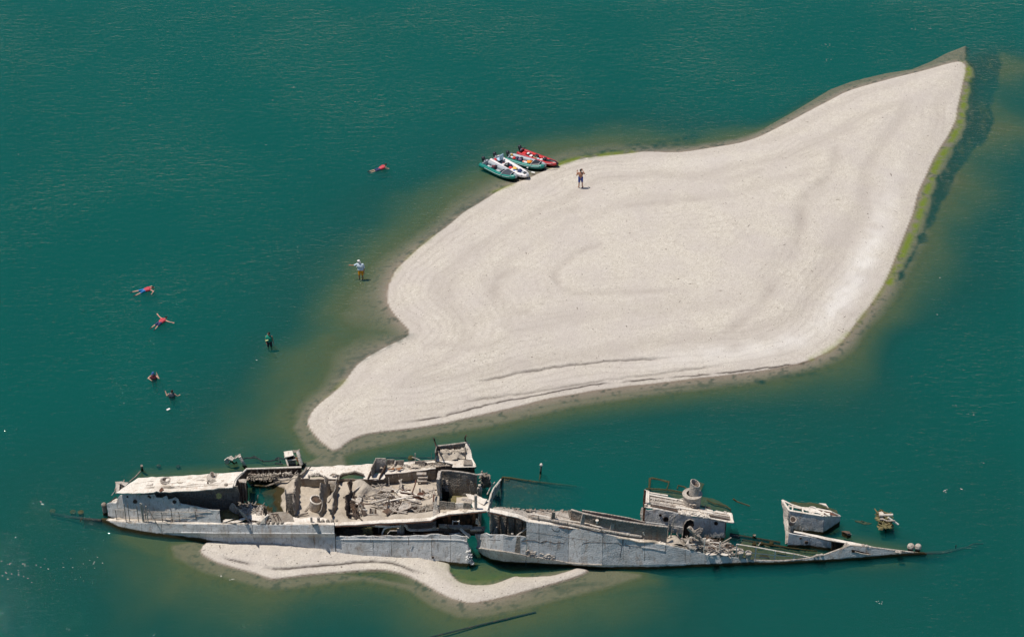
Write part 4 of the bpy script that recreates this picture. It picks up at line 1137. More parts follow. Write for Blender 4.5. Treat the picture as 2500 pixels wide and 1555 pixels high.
for a, b, z0, z1 in (((600,700),(610,860),1.9,1.2),((768,735),(758,895),1.9,1.3),((778,735),(790,780),1.9,1.7),((798,790),(800,885),1.7,1.2),((870,840),(830,885),1.3,1.25),((1190,960),(1200,1110),2.1,1.6),
                     ((1245,880),(1255,1040),2.2,1.6),((1225,930),(1235,1070),2.1,1.6),((1260,840),(1300,1000),2.2,1.7),((930,910),(935,960),1.9,1.6),((825,1050),(820,1170),2.0,1.7),((1090,1040),(1170,1120),1.8,1.7),
                     ((965,965),(1190,965),1.9,2.1),((820,1050),(1080,1050),2.0,2.0),((1160,1150),(1130,1240),2.3,2.1),((1190,960),(1260,870),2.1,2.1),((1200,1000),(1290,930),2.0,2.0)):
    tube('bent_rod', [IP(*a, z0), IP(*b, z1)], .028, PALE, stern, 5)
for x in (150, 185, 215, 245, 268):
    tube('coil_pipe', [IP(x, 1300, 1.85), IP(x + 3, 1190, 2.2), IP(x + 10, 1178, 2.25), IP(x + 22, 1192, 2.2)], .035, DECK if x == 150 else PALE, stern, 6)
tube('coil_pipe', [IP(150,1172,2.3), IP(280,1172,2.3), IP(285,1200,2.2)], .03, DECK, stern, 6)
tube('coil_pipe', [IP(148,1200,2.3), IP(160,1105,2.5), IP(185,1100,2.5), IP(205,1130,2.4), IP(205,1180,2.3)], .05, GREY, stern, 6)
bxx = IP(365, 1245, 1.95)
plate('open_crate_box', [IP(312,1240,2.1), IP(320,1160,2.35), IP(345,1155,2.35), IP(345,1235,2.1)], DARK, stern)
plate('open_crate_box', [IP(345,1160,2.2), IP(405,1165,2.2), IP(415,1235,2.0), IP(340,1235,2.0)], GREY, stern)
plate('open_crate_box', [IP(400,1160,2.35), IP(418,1165,2.3), IP(425,1240,2.1), IP(405,1240,2.1)], DARK, stern)
wall('open_crate_box', [IP(285,1300,1.9), IP(445,1300,1.9)], [row(K3, 1243)] * 2, PALE, stern, .2)
# arched fallen canopy over the far deck
ar = [pix(K2, x, y) for x, y in ((1590,470),(1600,425),(1640,400),(1700,385),(1790,375),(1860,395),(1890,410))]
ar2 = [pix(K2, x, y) for x, y in ((1588,440),(1600,395),(1640,365),(1700,360),(1780,340),(1850,365),(1892,375))]
strip('arched_plate', [P(*p, 1.6) for p in ar], [P(*p, 2.05) for p in ar2], GREY, stern, .08, .03)
rubble('deck_debris', [P(*pix(K2, 1240, 395), 1.85), P(*pix(K2, 1370, 390), 1.85), P(*pix(K2, 1370, 375), 1.85), P(*pix(K2, 1240, 385), 1.85)], 25, PALE, stern, .14, 61, .3)
wall('bulwark_panel', [P(*pix(K2, 1145, 425), ZF), P(*pix(K2, 1210, 335), ZF)], [row(K2, 375), row(K2, 288)], GREY, stern, .1, .12)
tube('bent_rod', [P(*pix(K2, 1215, 335), ZF), P(*pix(K2, 1262, 282), 2.1)], .03, DARK, stern, 5)
plate('deck_bin', FD(K2, [(1500,400),(1530,370),(1555,375),(1550,400)], ZF + .15), PALE, stern)
# ------------------------------ lower opening with pipes under the near deck
def MP(x, y, d=.45):            # a point inside the opening: on a leaning plane d metres inboard of the deck edge
    px, py = pix(K4, x, y)
    e = ES(px)
    return onY(px, py, e.y + d)
ow = [(345,470,1),(600,470,1),(900,465,1),(1200,465,1),(1500,455,1)]
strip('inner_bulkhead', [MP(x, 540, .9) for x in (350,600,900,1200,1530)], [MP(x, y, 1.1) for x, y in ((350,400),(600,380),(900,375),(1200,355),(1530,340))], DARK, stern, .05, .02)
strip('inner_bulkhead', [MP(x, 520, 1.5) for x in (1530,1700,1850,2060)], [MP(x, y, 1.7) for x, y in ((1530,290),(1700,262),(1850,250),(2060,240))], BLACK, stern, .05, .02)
strip('inner_panel', [MP(x, 440, .7) for x in (1170,1340,1530)], [MP(x, y, .85) for x, y in ((1180,372),(1340,362),(1530,350))], GREY, stern, .05, .02)
strip('inner_ledge', [MP(x, y, .1) for x, y in ((350,525),(700,522),(1100,515),(1500,505),(1880,520))], [MP(x, y, .9) for x, y in ((350,500),(700,500),(1100,490),(1500,480),(1880,490))], DARK, stern, .05, .02)
rubble('rope_tangle', [MP(360,525,.2), MP(745,525,.2), MP(740,430,.7), MP(360,430,.7)], 150, crust('dark_net', (.17,.14,.10), (.09,.07,.05), (.05,.04,.03), .4, 5, .8, 24), stern, .17, 71, .85, .0)
rubble('rope_tangle', [MP(650,520,.15), MP(745,520,.15), MP(740,420,.3), MP(690,430,.3)], 30, OLIVE, stern, .2, 72, .7, .0)
tube('steam_pipe', [MP(x, y, .25) for x, y in ((800,405),(850,412),(960,414),(1100,410),(1125,395))], .055, DECK, stern)
tube('steam_pipe', [MP(x, y, .35) for x, y in ((380,400),(520,410),(700,405),(800,408))], .03, GREY, stern)
tube('bent_pipe', [MP(x, y, .15) for x, y in ((890,522),(895,480),(915,440),(950,422),(1000,418))], .055, DECK, stern)
plate('inner_panel', [MP(x, y, .4) for x, y in ((905,515),(930,440),(1000,425),(1085,425),(1080,515))], OLIVE, stern)
tube('bent_pipe', [MP(x, y, .2) for x, y in ((1150,390),(1175,405),(1190,440),(1230,456),(1350,456),(1505,447),(1640,440),(1830,436))], .085, PALE, stern, 10)
tube('steam_pipe', [MP(x, y, .25) for x, y in ((1700,440),(1830,437),(1880,470),(1935,530))], .06, DECK, stern)
beam('steel_beam', MP(1820,430,.1), MP(1925,535,-.05), .28, .05, DECK, stern)
plate('torn_plate', [MP(x, y, .05) for x, y in ((1690,500),(1800,482),(1860,515),(1700,512))], DECK, stern, .05, .03)
tube('steam_pipe', [MP(x, y, .3) for x, y in ((1600,470),(1720,462),(1850,462))], .05, PALE, stern)
tube('steam_pipe', [MP(x, y, .3) for x, y in ((955,500),(985,465),(1070,465))], .035, DECK, stern)
for x, y0, y1, r in ((1078,435,500,.07),(1108,380,505,.08),(1130,385,515,.13),(1640,430,490,.08),(1675,440,490,.10),(1265,490,515,.05)):
    tube('valve_column', [MP(x, y1, .3), MP(x, y0, .3)], r, GREY if x in (1130,) else PALE, stern, 10)
lathe('round_valve', MP(1508,420,.2), [(.001,0),(.12,.02),(.14,.1),(.12,.2),(.001,.22)], GREY, stern, 14, (0, -1, .3))
for x in (1000,):
    beam('rib_frame', MP(850,515,.6), MP(850,385,.7), .06, .1, GREY, stern)
for x in (1725, 1800):
    tube('ladder_rail', [MP(x, 395, .5), MP(x + 4, 340, .6)], .03, DECK, stern, 6)
tube('ladder_rung', [MP(1730, 350, .58), MP(1805, 352, .58)], .03, DECK, stern, 6)
beam('rib_frame', MP(2045,420,.5), MP(2050,250,.7), .2, .1, GREY, stern)
plate('inner_panel', [MP(x, y, .35) for x, y in ((1998,380),(2000,325),(2032,325),(2032,385))], PALE, stern)
for (x0, y0, x1, y1, x2, y2, x3, y3) in ((1560,395,1660,398,1665,420,1570,420),(1665,400,1830,405,1850,432,1668,430),(1820,410,1960,402,1960,450,1850,440),(1950,420,2108,420,2108,470,1940,470)):
    plate('ledge_block', [MP(x, y, d) for x, y, d in ((x0,y0,.35),(x1,y1,.35),(x2,y2,.1),(x3,y3,.1))], GREY, stern, .16, .02)
strip('inner_ledge', [MP(x, y, .12) for x, y in ((1560,430),(1850,445),(2105,478))], [MP(x, y, .1) for x, y in ((1560,470),(1850,490),(2100,500))], DARK, stern)
beam('steel_beam', MP(1935,450,.1), MP(2075,450,.1), .1, .14, PALE, stern)
tube('leaning_rod', [MP(2035,300,.2), MP(2028,360,.1), MP(2040,420,0)], .025, PALE, stern, 5)
# waterline lip of the torn end
rubble('crust_lumps', [P(1143,1325,1.4), P(1148,1360,.6), P(1155,1376,.1), P(1140,1365,.6)], 50, HULL, stern, .16, 81, .0)
tube('hull_seam', [P(998,1310,1.75), P(998,1330,1.15)], .02, DARK, stern, 5)
disc('drain_hole', P(1057, 1359, .45) + Vector((0, -.04, 0)), .07, (0, -1, .27), DARK, stern, 12)
# submerged remains off the stern end
tube('sunken_rail', [P(125,1253,-.5), P(160,1260,-.45), P(200,1266,-.2), P(248,1270,0)], .09, SUNK, stern)
for x, y, z in ((130,1254,-.45),(180,1256,-.3),(199,1257,-.12)):
    lathe('sunken_bollard', P(x, y + 4, z - .4), [(.16,0),(.16,.35),(.2,.4),(.001,.45)], WEEDY, stern, 12)
tube('sunken_rod', [P(195,1273,-.05), P(201,1264,.15)], .025, GREY, stern, 5)

rr = random.Random(77)
for i in range(46):
    px, py = rr.uniform(835, 1065), rr.uniform(1192, 1258)
    z = zf(px, py) + .25
    p = P(px, py, z)
    a = rr.uniform(-.9, .5) if rr.random() < .7 else rr.uniform(1.2, 2.0)
    l = rr.uniform(.35, 1.3)
    d = Vector((math.cos(a), math.sin(a), rr.uniform(-.12, .3))) * l
    m_ = rr.choice((PALE, GREY, DARK, DECK, RUST))
    if i % 3 == 0:
        u = Vector((-math.sin(a), math.cos(a), rr.uniform(-.4, .6))) * rr.uniform(.15, .4)
        plate('loose_plate', [p, p + d, p + d * rr.uniform(.8, 1.1) + u, p + d * .4 + u * rr.uniform(.8, 1.4), p + u * .9], m_, stern, .04, .05, .3)
    elif i % 3 == 1:
        beam('loose_beam', p, p + d * 1.3, rr.uniform(.05, .12), rr.uniform(.04, .1), m_, stern)
    else:
        tube('bent_rod', [p, p + d * .5 + Vector((0, 0, rr.uniform(.05, .3))), p + d + Vector((rr.uniform(-.2, .2), 0, 0))], rr.uniform(.02, .045), m_, stern, 6)
for x, y, z, l, a in ((850,1215,1.9,1.2,-.6), (905,1228,1.9,1.0,.3), (935,1205,1.7,1.6,-.35), (985,1215,1.8,1.3,-.5), (780,1195,1.3,.8,-1.0), (800,1225,1.6,.7,1.1), (700,1205,1.0,.6,.2)):
    p = P(x, y, z)
    beam('loose_beam', p, p + Vector((math.cos(a) * l, math.sin(a) * l, .1)), .12, .07, PALE, stern)

for x0 in (330, 395, 470, 545, 640, 705, 780):
    i = min(range(len(SC)), key=lambda k: abs(SC[k][0] - x0))
    r = rowsS[i]
    tube('plate_seam', [q + Vector((0, -.035, 0)) for q in r[1:]], .012, GREY, stern, 4)
for i in (1, 2, 4, 6):
    tube('plate_seam', [q + Vector((0, -.04, 0)) for q in rows2[i][1:]], .012, GREY, stern, 4)
# ------------------------------------------------------------------ BOW HALF
bow = thing('shipwreck', P(1480, 1385, 0), 'bow half of the wreck with small deckhouse, round funnel and thin white railing', 'shipwreck', 'two halves of the broken ship')
BL = .27
BC = [(1179,1356,0,1349,1337,1302),(1198,1366,0,1352,1340,1303),(1229,1372,0,1356,1344,1305),(1257,1373.5,0,1360,1349,1307),(1284,1374,0,1363,1353.6,1308.5)]
BC2 = [(1285,1374,0,1363,1353.6,1273.4),(1315,1376,0,1366,1359,1277),(1356,1378,0,1371,1366,1282.7),(1387,1379,0,1375,1372,1287.4),(1418,1382,.04,1378,1375,1292),(1469,1385,0,1381,1377,1301.8),
       (1521,1387,0,1378,1368,1313.5),(1572,1387,0,1377,1366,1323.8),(1623,1386,0,1376,1367,1329.5),(1672,1383,0,1376,1370,1339.5),(1720,1381,0,1375,1370,1350.6),(1788,1378,0,1374,1370,1359),(1836,1376.5,0,1374.5,1372,1367.5),
       (1884,1376,0,1374.5,1373,1369),(1918,1375,0,1373.5,1371.5,1368.5),(1963,1372,0,1370,1368,1364.4),(2008,1370,0,1367,1364,1356.5),(2053,1367.5,0,1361,1354,1339.5),(2072,1366,0,1357,1350,1332),
       (2121,1362,0,1354,1350,1336),(2178,1357.5,0,1353.5,1351,1343.3),(2235,1353,0,1351.5,1350.8,1349.7),(2262,1352,-.02,1351.5,1351.2,1350.9)]
def bow_rows(tab):
    out = []
    for px, by, bz, a, b, t in tab:
        p0 = P(px, by, bz)
        l1 = -.35 if px < 1480 else .1
        p1 = climb(p0, a, l1)
        p2 = climb(p1, b, l1 if px < 1480 else BL)
        p3 = climb(p2, (b + t) / 2, BL)
        p4 = climb(p3, t, BL)
        out.append([p0 - Vector((0, -.2, .9)), p0, p1, p2, p3, p4])
    return out
rb1, rb2 = bow_rows(BC), bow_rows(BC2)
rag = [P(1172,1350,-.5), P(1170,1345,.15), P(1166,1340,.45), P(1164,1336,.55), P(1168,1318,1.1), P(1159,1303,1.6)]
hull_mesh('hull_plating', [rag] + rb1, HULL, bow, .010, .05)
hull_mesh('hull_plating', rb2, HULL, bow, .009, .01)
tube('chine_strake', [r[3] + Vector((0, -.05, 0)) for r in [rag] + rb1] + [r[3] + Vector((0, -.04, 0)) for r in rb2[:6]], .05, PALE, bow)
edgeB = []
for px, ty in ((1196, 1248.7), (1239, 1258), (1270, 1265)):
    r = interp([(c[0], rr[3]) for c, rr in zip(BC, rb1)], px)
    edgeB.append((px, climb(r, ty, BL)))
edgeB += [(c[0], r[5]) for c, r in zip(BC2, rb2)]
EB = lambda px: interp(edgeB, px)
def BD(cr, x, y, dz=0., s=-.2):
    px, py = pix(cr, x, y)
    return onslope(px, py, EB(px) + Vector((0, 0, dz)), s)
# torn upper strip with shell patch, shade strip drawn by a grey plate, cracks
A = [EB(p) + Vector((0, -.03, 0)) for p in (1196, 1215, 1239, 1265, 1290)]
strip('deck_edge', A, [a + Vector((0, .35, -.02)) for a in A], DECK, bow, .05, .01)
A = [EB(p) + Vector((0, -.03, .01)) for p in (1286, 1330, 1380, 1430, 1480, 1520, 1572, 1623)]
strip('deck_edge', A, [a + Vector((0, .3 - .012 * i, -.03)) for i, a in enumerate(A)], DECK, bow, .05, .01)
tube('edge_angle', [EB(p) + Vector((0, .0, -.08)) for p in (1196, 1239, 1265, 1290, 1340, 1400, 1460, 1521)], .045, RUST, bow)
A = [EB(p) + Vector((0, .02, .02)) for p in (1836, 1884, 1918, 1963, 2008, 2053, 2072, 2121, 2178, 2235, 2257)]
tube('deck_edge', A, .055, PALE, bow)
def HB(x, y):                    # point on the leaning bow hull side seen at crop position
    px, py = pix(K5, x, y)
    r = interp([(c[0], rr[3]) for c, rr in zip(BC + BC2, rb1 + rb2)], px)
    return climb(r, py, BL) + Vector((px_shift(px, r), -.03, 0))
def px_shift(px, r):
    return 0.0
for pts in (((690,830),(760,815),(850,818),(920,845),(1000,825),(1080,850),(1150,840),(1200,850)), ((1380,890),(1420,855),(1480,838),(1600,842),(1700,845),(1840,848),(1870,880)), ((235,860),(250,805),(330,808),(440,812),(560,800)),
            ((1890,800),(1880,900),(1860,1010)), ((1920,880),(1950,870),(1980,895),(1970,910)), ((920,845),(960,820),(1010,825)), ((2110,890),(2250,925),(2395,945),(2398,880)), ((1055,680),(1080,705),(1120,710),(1145,690))):
    tube('hull_seam', [HB(x, y) for x, y in pts], .022, DARK, bow, 5)
plate('doubler_plate', [HB(x, y) for x, y in ((1060,650),(1130,655),(1148,680),(1125,708),(1075,700))], HULL, bow, .05, .01)
plate('doubler_plate', [HB(x, y) for x, y in ((2110,885),(2395,930),(2395,945),(2115,900))], HULL, bow, .08, .01)
rubble('crust_lumps', [HB(700,1000), HB(1100,1055), HB(1100,1000), HB(750,930)], 120, PALE, bow, .12, 101, .0, .0)
plate('hull_shade_strip', [HB(x, y) + Vector((0, -.0, 0)) for x, y in ((640,772),(680,772),(680,970),(612,962))], GREY, bow, .03, .005)  # grey plate on the hull skin, draws the shade of an indent by colour
# dark bay under the broken edge
strip('inner_bulkhead', [onY(*pix(K5, x, 790), EB(pix(K5, x, 0)[0]).y + .75) for x in (325,440,540,640,770)], [onY(*pix(K5, x, y), EB(pix(K5, x, 0)[0]).y + .9) for x, y in ((325,480),(440,505),(540,528),(640,550),(770,580))], GREY, bow, .05, .015)
for x in (430, 518, 612, 700):
    q0 = onY(*pix(K5, x, 750), EB(pix(K5, x, 0)[0]).y + .65)
    q1 = onY(*pix(K5, x + 6, 510 + (x - 430) * .2), EB(pix(K5, x, 0)[0]).y + .8)
    beam('rib_frame', q0, q1, .06, .12, DARK, bow)
plate('torn_plate', [onY(*pix(K5, x, y), EB(1210).y + .3) for x, y in ((350,740),(385,670),(408,668),(400,745))], PALE, bow, .05, .03)
tube('leaning_rod', [onY(*pix(K5, 640, 765), EB(1262).y - .25), onY(*pix(K5, 765, 668), EB(1285).y + .1)], .05, PALE, bow, 7)
lathe('small_fitting', onY(*pix(K5, 588, 750), EB(1250).y - .1), [(.08,0),(.08,.1),(.001,.12)], PALE, bow, 10)
strip('end_frame', [onY(*pix(K5, 322, y), EB(1196).y + d) for y, d in ((480,.05),(560,.0),(640,-.05),(725,-.15))], [onY(*pix(K5, 345, y), EB(1196).y + d) for y, d in ((485,.08),(560,.05),(640,.0),(735,-.1))], GREY, bow, .08, .03)
# main deck strip and far shelly margin
plate('main_deck', [BD(K5, x, y, -.02) for x, y in ((325,475),(365,432),(480,440),(600,462),(760,470),(840,465),(960,475),(1240,490),(1290,590),(1420,640),(1700,710),(2050,780),(2200,800),(2300,850),(1880,780),(1450,700),(1100,640),(780,580),(550,530))], PALE, bow, .06, .03)
plate('main_deck', [BD(K6, x, y, -.02) for x, y in ((0,915),(150,925),(420,950),(640,960),(850,980),(1000,1000),(1150,1040),(1300,1060),(1480,1100),(1560,1190),(1480,1190),(1150,1145),(640,1040),(0,945))], SILT, bow, .06, .05)
rubble('crust_lumps', [BD(K5,380,445), BD(K5,1230,490), BD(K5,1230,480), BD(K5,380,435)], 60, GREY, bow, .14, 103, .0, .02)
heap('deck_silt', [BD(K6, x, y) for x, y in ((350,960),(520,960),(700,940),(900,965),(1120,1040),(1400,1090),(1500,1150),(1450,1185),(1150,1130),(700,1035),(450,995))], [BD(K6, 750, 970, .25), BD(K6, 1000, 1050, .15)], SILT, bow, .1, .16, .5)
# deck pipes
tube('deck_pipe', [BD(K5, x, y, .22) for x, y in ((805,540),(1000,568),(1100,590),(1240,618),(1420,655),(1640,700),(1830,730),(2000,760),(2120,772))], .085, PALE, bow, 10)
tube('deck_pipe', [BD(K5, x, y, .30) for x, y in ((810,510),(960,535),(1130,570),(1400,610),(1500,632),(1640,665),(1830,700),(1960,735),(2020,722),(2055,690),(2080,648))], .06, DECK, bow, 8)
tube('deck_pipe', [BD(K5, x, y, .12) for x, y in ((770,525),(860,530),(1050,560),(1300,600))], .04, PALE, bow, 6)
tube('deck_pipe', [BD(K5, x, y, .5) for x, y in ((820,460),(1080,510),(1280,560))], .03, PALE, bow, 6)
for x, y in ((890,550),(990,545),(1110,560),(1240,615),(1335,610),(1480,630),(1620,665),(1640,695),(1820,700)):
    ring('pipe_flange', BD(K5, x, y, .24), .10, GREY, bow, .035, (1, 0, -.1), 10)
# long casing walls with stanchions
cb = [BD(K5, x, y) for x, y in ((1285,600),(1430,650),(1600,700),(1780,740),(1980,775),(2200,812),(2420,842))]
ct = [459, 503, 542, 576, 607, 640, 664]
wall('casing_wall', cb, [row(K5, y) for y in ct], GREY, bow, .05, .06, .015)
tc = [climb(b, row(K5, y), .05) for b, y in zip(cb, ct)]
tube('casing_rim', [t + Vector((0, 0, .02)) for t in tc], .055, PALE, bow)
plate('casing_end', [cb[0], tc[0], BD(K5, 1240, 458, .55)], GREY, bow)
cb2 = [BD(K5, x, y) + Vector((0, .9, -.2)) for x, y in ((1420,650),(1700,715),(1980,775),(2160,805))]
wall('casing_wall', cb2, [row(K5, y) for y in (466,510,560,605)], PALE, bow, .1, .06, .015)
t2 = [climb(b, row(K5, y), .1) for b, y in zip(cb2, (466,510,560,605))]
tube('casing_rim', [t + Vector((0, 0, .02)) for t in t2], .04, PALE, bow)
strip('casing_deck', [t + Vector((0, .05, -.12)) for t in tc[1:6]], [t2[0] + Vector((0,-.1,-.15)), t2[1]+ Vector((0,-.1,-.15)), t2[1].lerp(t2[2], .6) + Vector((0,-.1,-.15)), t2[2]+ Vector((0,-.1,-.15)), t2[3]+ Vector((0,-.1,-.15))], DARK, bow, .05, .02)
for xb, yb_, xt, yt in ((1055,612,1076,480),(1405,680,1432,500),(1755,742,1783,580)):
    b = BD(K5, xb, yb_)
    t = climb(b, row(K5, yt), .15)
    t.x = P(*pix(K5, xt, yt), t.z).x
    plate('stanchion', [b + Vector((-.12, -.05, 0)), b + Vector((.2, .1, 0)), t + Vector((.1, 0, 0)), t + Vector((-.07, 0, 0))], PALE if xb > 1100 else GREY, bow, .09, .012)
lathe('small_fitting', onY(*pix(K5, 1592, 618), cb[2].y - .12), [(.05,0),(.05,.18),(.10,.2),(.10,.26),(.001,.27)], DECK, bow, 12)
plate('rust_patch', [onY(*pix(K5, x, y), cb[4].y - .1) for x, y in ((2130,730),(2150,722),(2165,755),(2150,760))], DECK, bow, .02, .01)
rubble('deck_debris', [BD(K5,1300,620), BD(K5,2400,860), BD(K5,2400,830), BD(K5,1300,600)], 90, PALE, bow, .11, 105, .3, .04)
# ------------------------------ bow deckhouse
hbB = [BD(K6, x, y) for x, y in ((388,780),(520,800),(650,822),(860,860),(1000,890),(1130,905),(1280,925),(1410,945))]
hxs = [388,520,650,860,1000,1130,1280,1410]
HBW = lambda x, y: climb(interp(list(zip(hxs, hbB)), x), row(K6, y), .22)
tl = [(388,590),(420,605),(470,600),(510,585),(560,590),(640,605),(740,625),(800,640),(850,665),(900,660),(950,670),(1000,690),(1130,698),(1200,712),(1300,735),(1400,752)]
strip('house_wall', [interp(list(zip(hxs, hbB)), x) - Vector((0, 0, .3)) for x, _ in tl], [HBW(x, y) for x, y in tl], HULL, bow, .07, .015, .35, .02)
for x, y, r in ((578,655,.08),(650,706,.17),(1285,758,.12)):
    disc('porthole', HBW(x, y) + Vector((0, -.06, 0)), r, (0, -1, .22), BLACK, bow)
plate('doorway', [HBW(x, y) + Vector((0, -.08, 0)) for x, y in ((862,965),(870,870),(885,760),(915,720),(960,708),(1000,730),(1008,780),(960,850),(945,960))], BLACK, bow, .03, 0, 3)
tube('door_rim', [HBW(x, y) + Vector((0, -.1, 0)) for x, y in ((862,965),(880,770),(912,716),(960,700),(1005,725))], .035, PALE, bow, 6)
plate('house_wall', [HBW(x, y) + Vector((0, -.14, 0)) for x, y in ((1000,850),(1060,820),(1085,800),(1115,830),(1130,890),(1100,950),(1010,900))], PALE, bow, .05, .05)
strip('house_end_wall', [hbB[-1], hbB[-1] + Vector((.1, 1.3, -.1))], [HBW(1410, 755), HBW(1410, 755) + Vector((.1, 1.3, -.3))], DARK, bow)
tube('wall_pipe', [HBW(x, y) + Vector((0, -.08, 0)) for x, y in ((400,742),(600,765),(870,808))], .03, HULL, bow, 6)
plate('torn_plate', [HBW(x, y) + Vector((0, -.3, 0)) for x, y in ((1070,750),(1092,790),(1115,785),(1105,812),(1082,805))], PALE, bow, .03, .02)
# left end plate and posts
q = BD(K6, 378, 770)
wall('end_plate', [q + Vector((-.06, 0, 0)), q + Vector((.06, .02, 0))], [row(K6, 340), row(K6, 345)], RUST, bow, .30, .06)
lft = climb(q, row(K6, 340), .30)
wall('end_plate', [BD(K6, 338, 690), BD(K6, 370, 720)], [row(K6, 570), row(K6, 565)], PALE, bow, .2, .06)
# roof
rn = [(385,565),(420,570),(600,600),(800,632),(850,655),(1000,680),(1130,690),(1300,722),(1510,765)]
r0, r1 = HBW(388, 560) + Vector((0, -.1, .02)), HBW(1410, 742) + Vector((0, -.1, .02))
def RP(x, y, dz=0.):
    px, py = pix(K6, x, y)
    return onslope(px, py, r0.lerp(r1, (x - 385) / 1100) + Vector((0, 0, dz)), -.22)
plate('roof_plate', [RP(x, y) for x, y in rn + [(1515,755),(1495,640),(1300,610),(1240,625),(1000,580),(870,560),(800,590),(480,520),(450,540),(385,520)]], DECK, bow, .06, .02, .4, .02)
plate('roof_plate', [RP(x, y) for x, y in ((380,345),(445,360),(450,470),(560,500),(800,560),(880,570),(1260,625),(1250,600),(900,540),(690,480),(460,430),(440,520),(385,535))], DECK, bow, .06, .03, .4, .02)
for a, b, wd, m_ in (((440,378),(680,418),.12,DECK),((440,402),(872,484),.14,DECK),((455,445),(900,520),.2,PALE),((455,490),(1250,632),.16,PALE),((455,515),(815,583),.12,PALE),((780,560),(1250,640),.16,DECK),((1250,625),(1450,655),.08,DECK),((1240,645),(1470,680),.08,DECK),
                     ((1260,665),(1470,715),.05,PALE),((405,355),(398,540),.16,DECK),((432,370),(430,520),.14,DECK),((1468,640),(1510,760),.14,DECK)):
    beam('roof_beam', RP(*a, .10), RP(*b, .10), wd, .09, m_, bow)
for pts in (((450,415),(860,492),(860,520),(450,442)), ((460,530),(800,590),(810,620),(640,580),(455,548)), ((1200,655),(1470,700),(1465,722),(1215,682)), ((1090,540),(1220,560),(1230,580),(1100,560))):
    plate('roof_opening', [RP(x, y, .085) for x, y in pts], DARK, bow, .02, 0.0, 2)
for i in range(9):
    x = 480 + i * 85
    beam('roof_batten', RP(x, 430 + (x - 480) * .155, .09), RP(x + 10, 545 + (x - 480) * .155, .06), .05, .05, PALE, bow)
tube('roof_curl', [RP(770,500,.1), RP(790,470,.15), RP(875,452,.2)], .03, DECK, bow, 6)
tube('roof_ladder', [RP(1390,650,.1), RP(1400,612,.15), RP(1420,612,.15), RP(1415,650,.1)], .025, DECK, bow, 5)
rubble('roof_debris', [RP(820,640,.05), RP(1180,690,.05), RP(1200,650,.05), RP(850,610,.05)], 60, DECK, bow, .14, 107, .4, .03)
rubble('roof_debris', [RP(460,520,.05), RP(1200,640,.05), RP(900,520,.05), RP(460,450,.05)], 45, PALE, bow, .10, 108, .7, .03)
for x, y in ((970,630),(840,595),(830,650)):
    plate('rust_hole', [RP(x - 18, y, .045), RP(x, y - 6, .045), RP(x + 16, y + 3, .045), RP(x + 2, y + 8, .045)], DARK, bow, .01, 0, 2)
# side below the far roof edge, submerged
plate('sunken_deck', [P(*pix(K6, x, y), -.28) for x, y in ((395,320),(560,330),(700,345),(880,375),(1080,430),(1250,450),(1420,530),(1490,600),(1480,640),(1250,600),(1060,520),(870,480),(640,400),(430,365))], WEEDY, bow, .05, .03)
for ln in (((440,325),(446,195),(480,188),(700,238),(668,330)), ((446,320),(462,200),(560,208),(700,250)), ((800,330),(812,285),(890,305),(940,340)), ((400,325),(560,330),(740,348),(860,372)), ((1180,470),(1260,510),(1420,545),(1480,590)), ((1510,455),(1560,490),(1720,545))):
    tube('sunken_rail', [P(*pix(K6, x, y), -.07 if x < 1500 else -.1 + .15 * (x < 1530)) for x, y in ln], .05, WEEDY, bow, 6)
plate('sunken_deck', [P(*pix(K6, x, y), -.2) for x, y in ((1030,270),(1060,235),(1140,262),(1110,330),(1080,420),(1060,400))], WEEDY, bow)
# funnel with its ring
fb = RP(985, 535)
lathe('funnel_base', fb - Vector((0, 0, .4)), [(.52,0),(.54,.4),(.56,1.15),(.62,1.17),(.62,1.25),(.36,1.27)], PALE, bow, 30, (0, .1, 1))
ft_ = fb + Vector((0.10, .08, .85))
lathe('funnel', ft_, [(.33,0),(.32,.4),(.31,.82),(.26,.82),(.26,.5),(.001,.45)], PALE, bow, 30, (.05, .12, 1), lambda a, h: (.13 * math.cos(a + .5)) if h > .7 else 0)
lathe('funnel_outlet', ft_, [(.001,.5),(.25,.52)], DARK, bow, 20, (.05, .12, 1))
rubble('crust_lumps', [fb + Vector((-.2, -.55, .0)), fb + Vector((.2, -.55, .0)), fb + Vector((.2, -.5, .5)), fb + Vector((-.2, -.5, .5))], 30, PALE, bow, .16, 109, 0)
# rails just outside the house
for (xb, yb_, xt, yt) in ((672,945,710,675),(716,950,768,672)):
    b = BD(K6, xb, yb_)
    t = climb(b, row(K6, yt), .05); t.x = P(*pix(K6, xt, yt), t.z).x
    tube('tall_post', [b, t], .035, PALE, bow, 6)
# windlass wreckage
plate('windlass_beam', [BD(K6, x, y, z) for x, y, z in ((935,830,1.5),(960,802,1.5),(1010,850,1.35),(1150,1015,.55),(1120,1015,.45),(990,890,1.2))], PALE, bow, .16, .02)
for x, y, z in ((965,832,1.6),(1015,875,1.45),(1065,930,1.1)):
    lathe('beam_bolt', BD(K6, x, y, z), [(.09,0),(.09,.08),(.001,.1)], GREY, bow, 10, (0, -.5, 1))
tube('windlass_pipe', [BD(K6, x, y, z) for x, y, z in ((980,955,.5),(935,985,.45),(930,1030,.3),(970,1080,.15),(1030,1105,.05))], .12, PALE, bow, 10)
tube('windlass_pipe', [BD(K6, x, y, z) for x, y, z in ((890,1000,.35),(950,970,.5),(1000,1010,.4),(1080,1020,.4),(1180,1025,.3))], .13, GREY, bow, 10)
tube('windlass_pipe', [BD(K6, x, y, z) for x, y, z in ((750,880,.5),(745,850,.7),(775,830,.8),(810,840,.7),(800,900,.3),(820,950,.1))], .06, PALE, bow, 8)
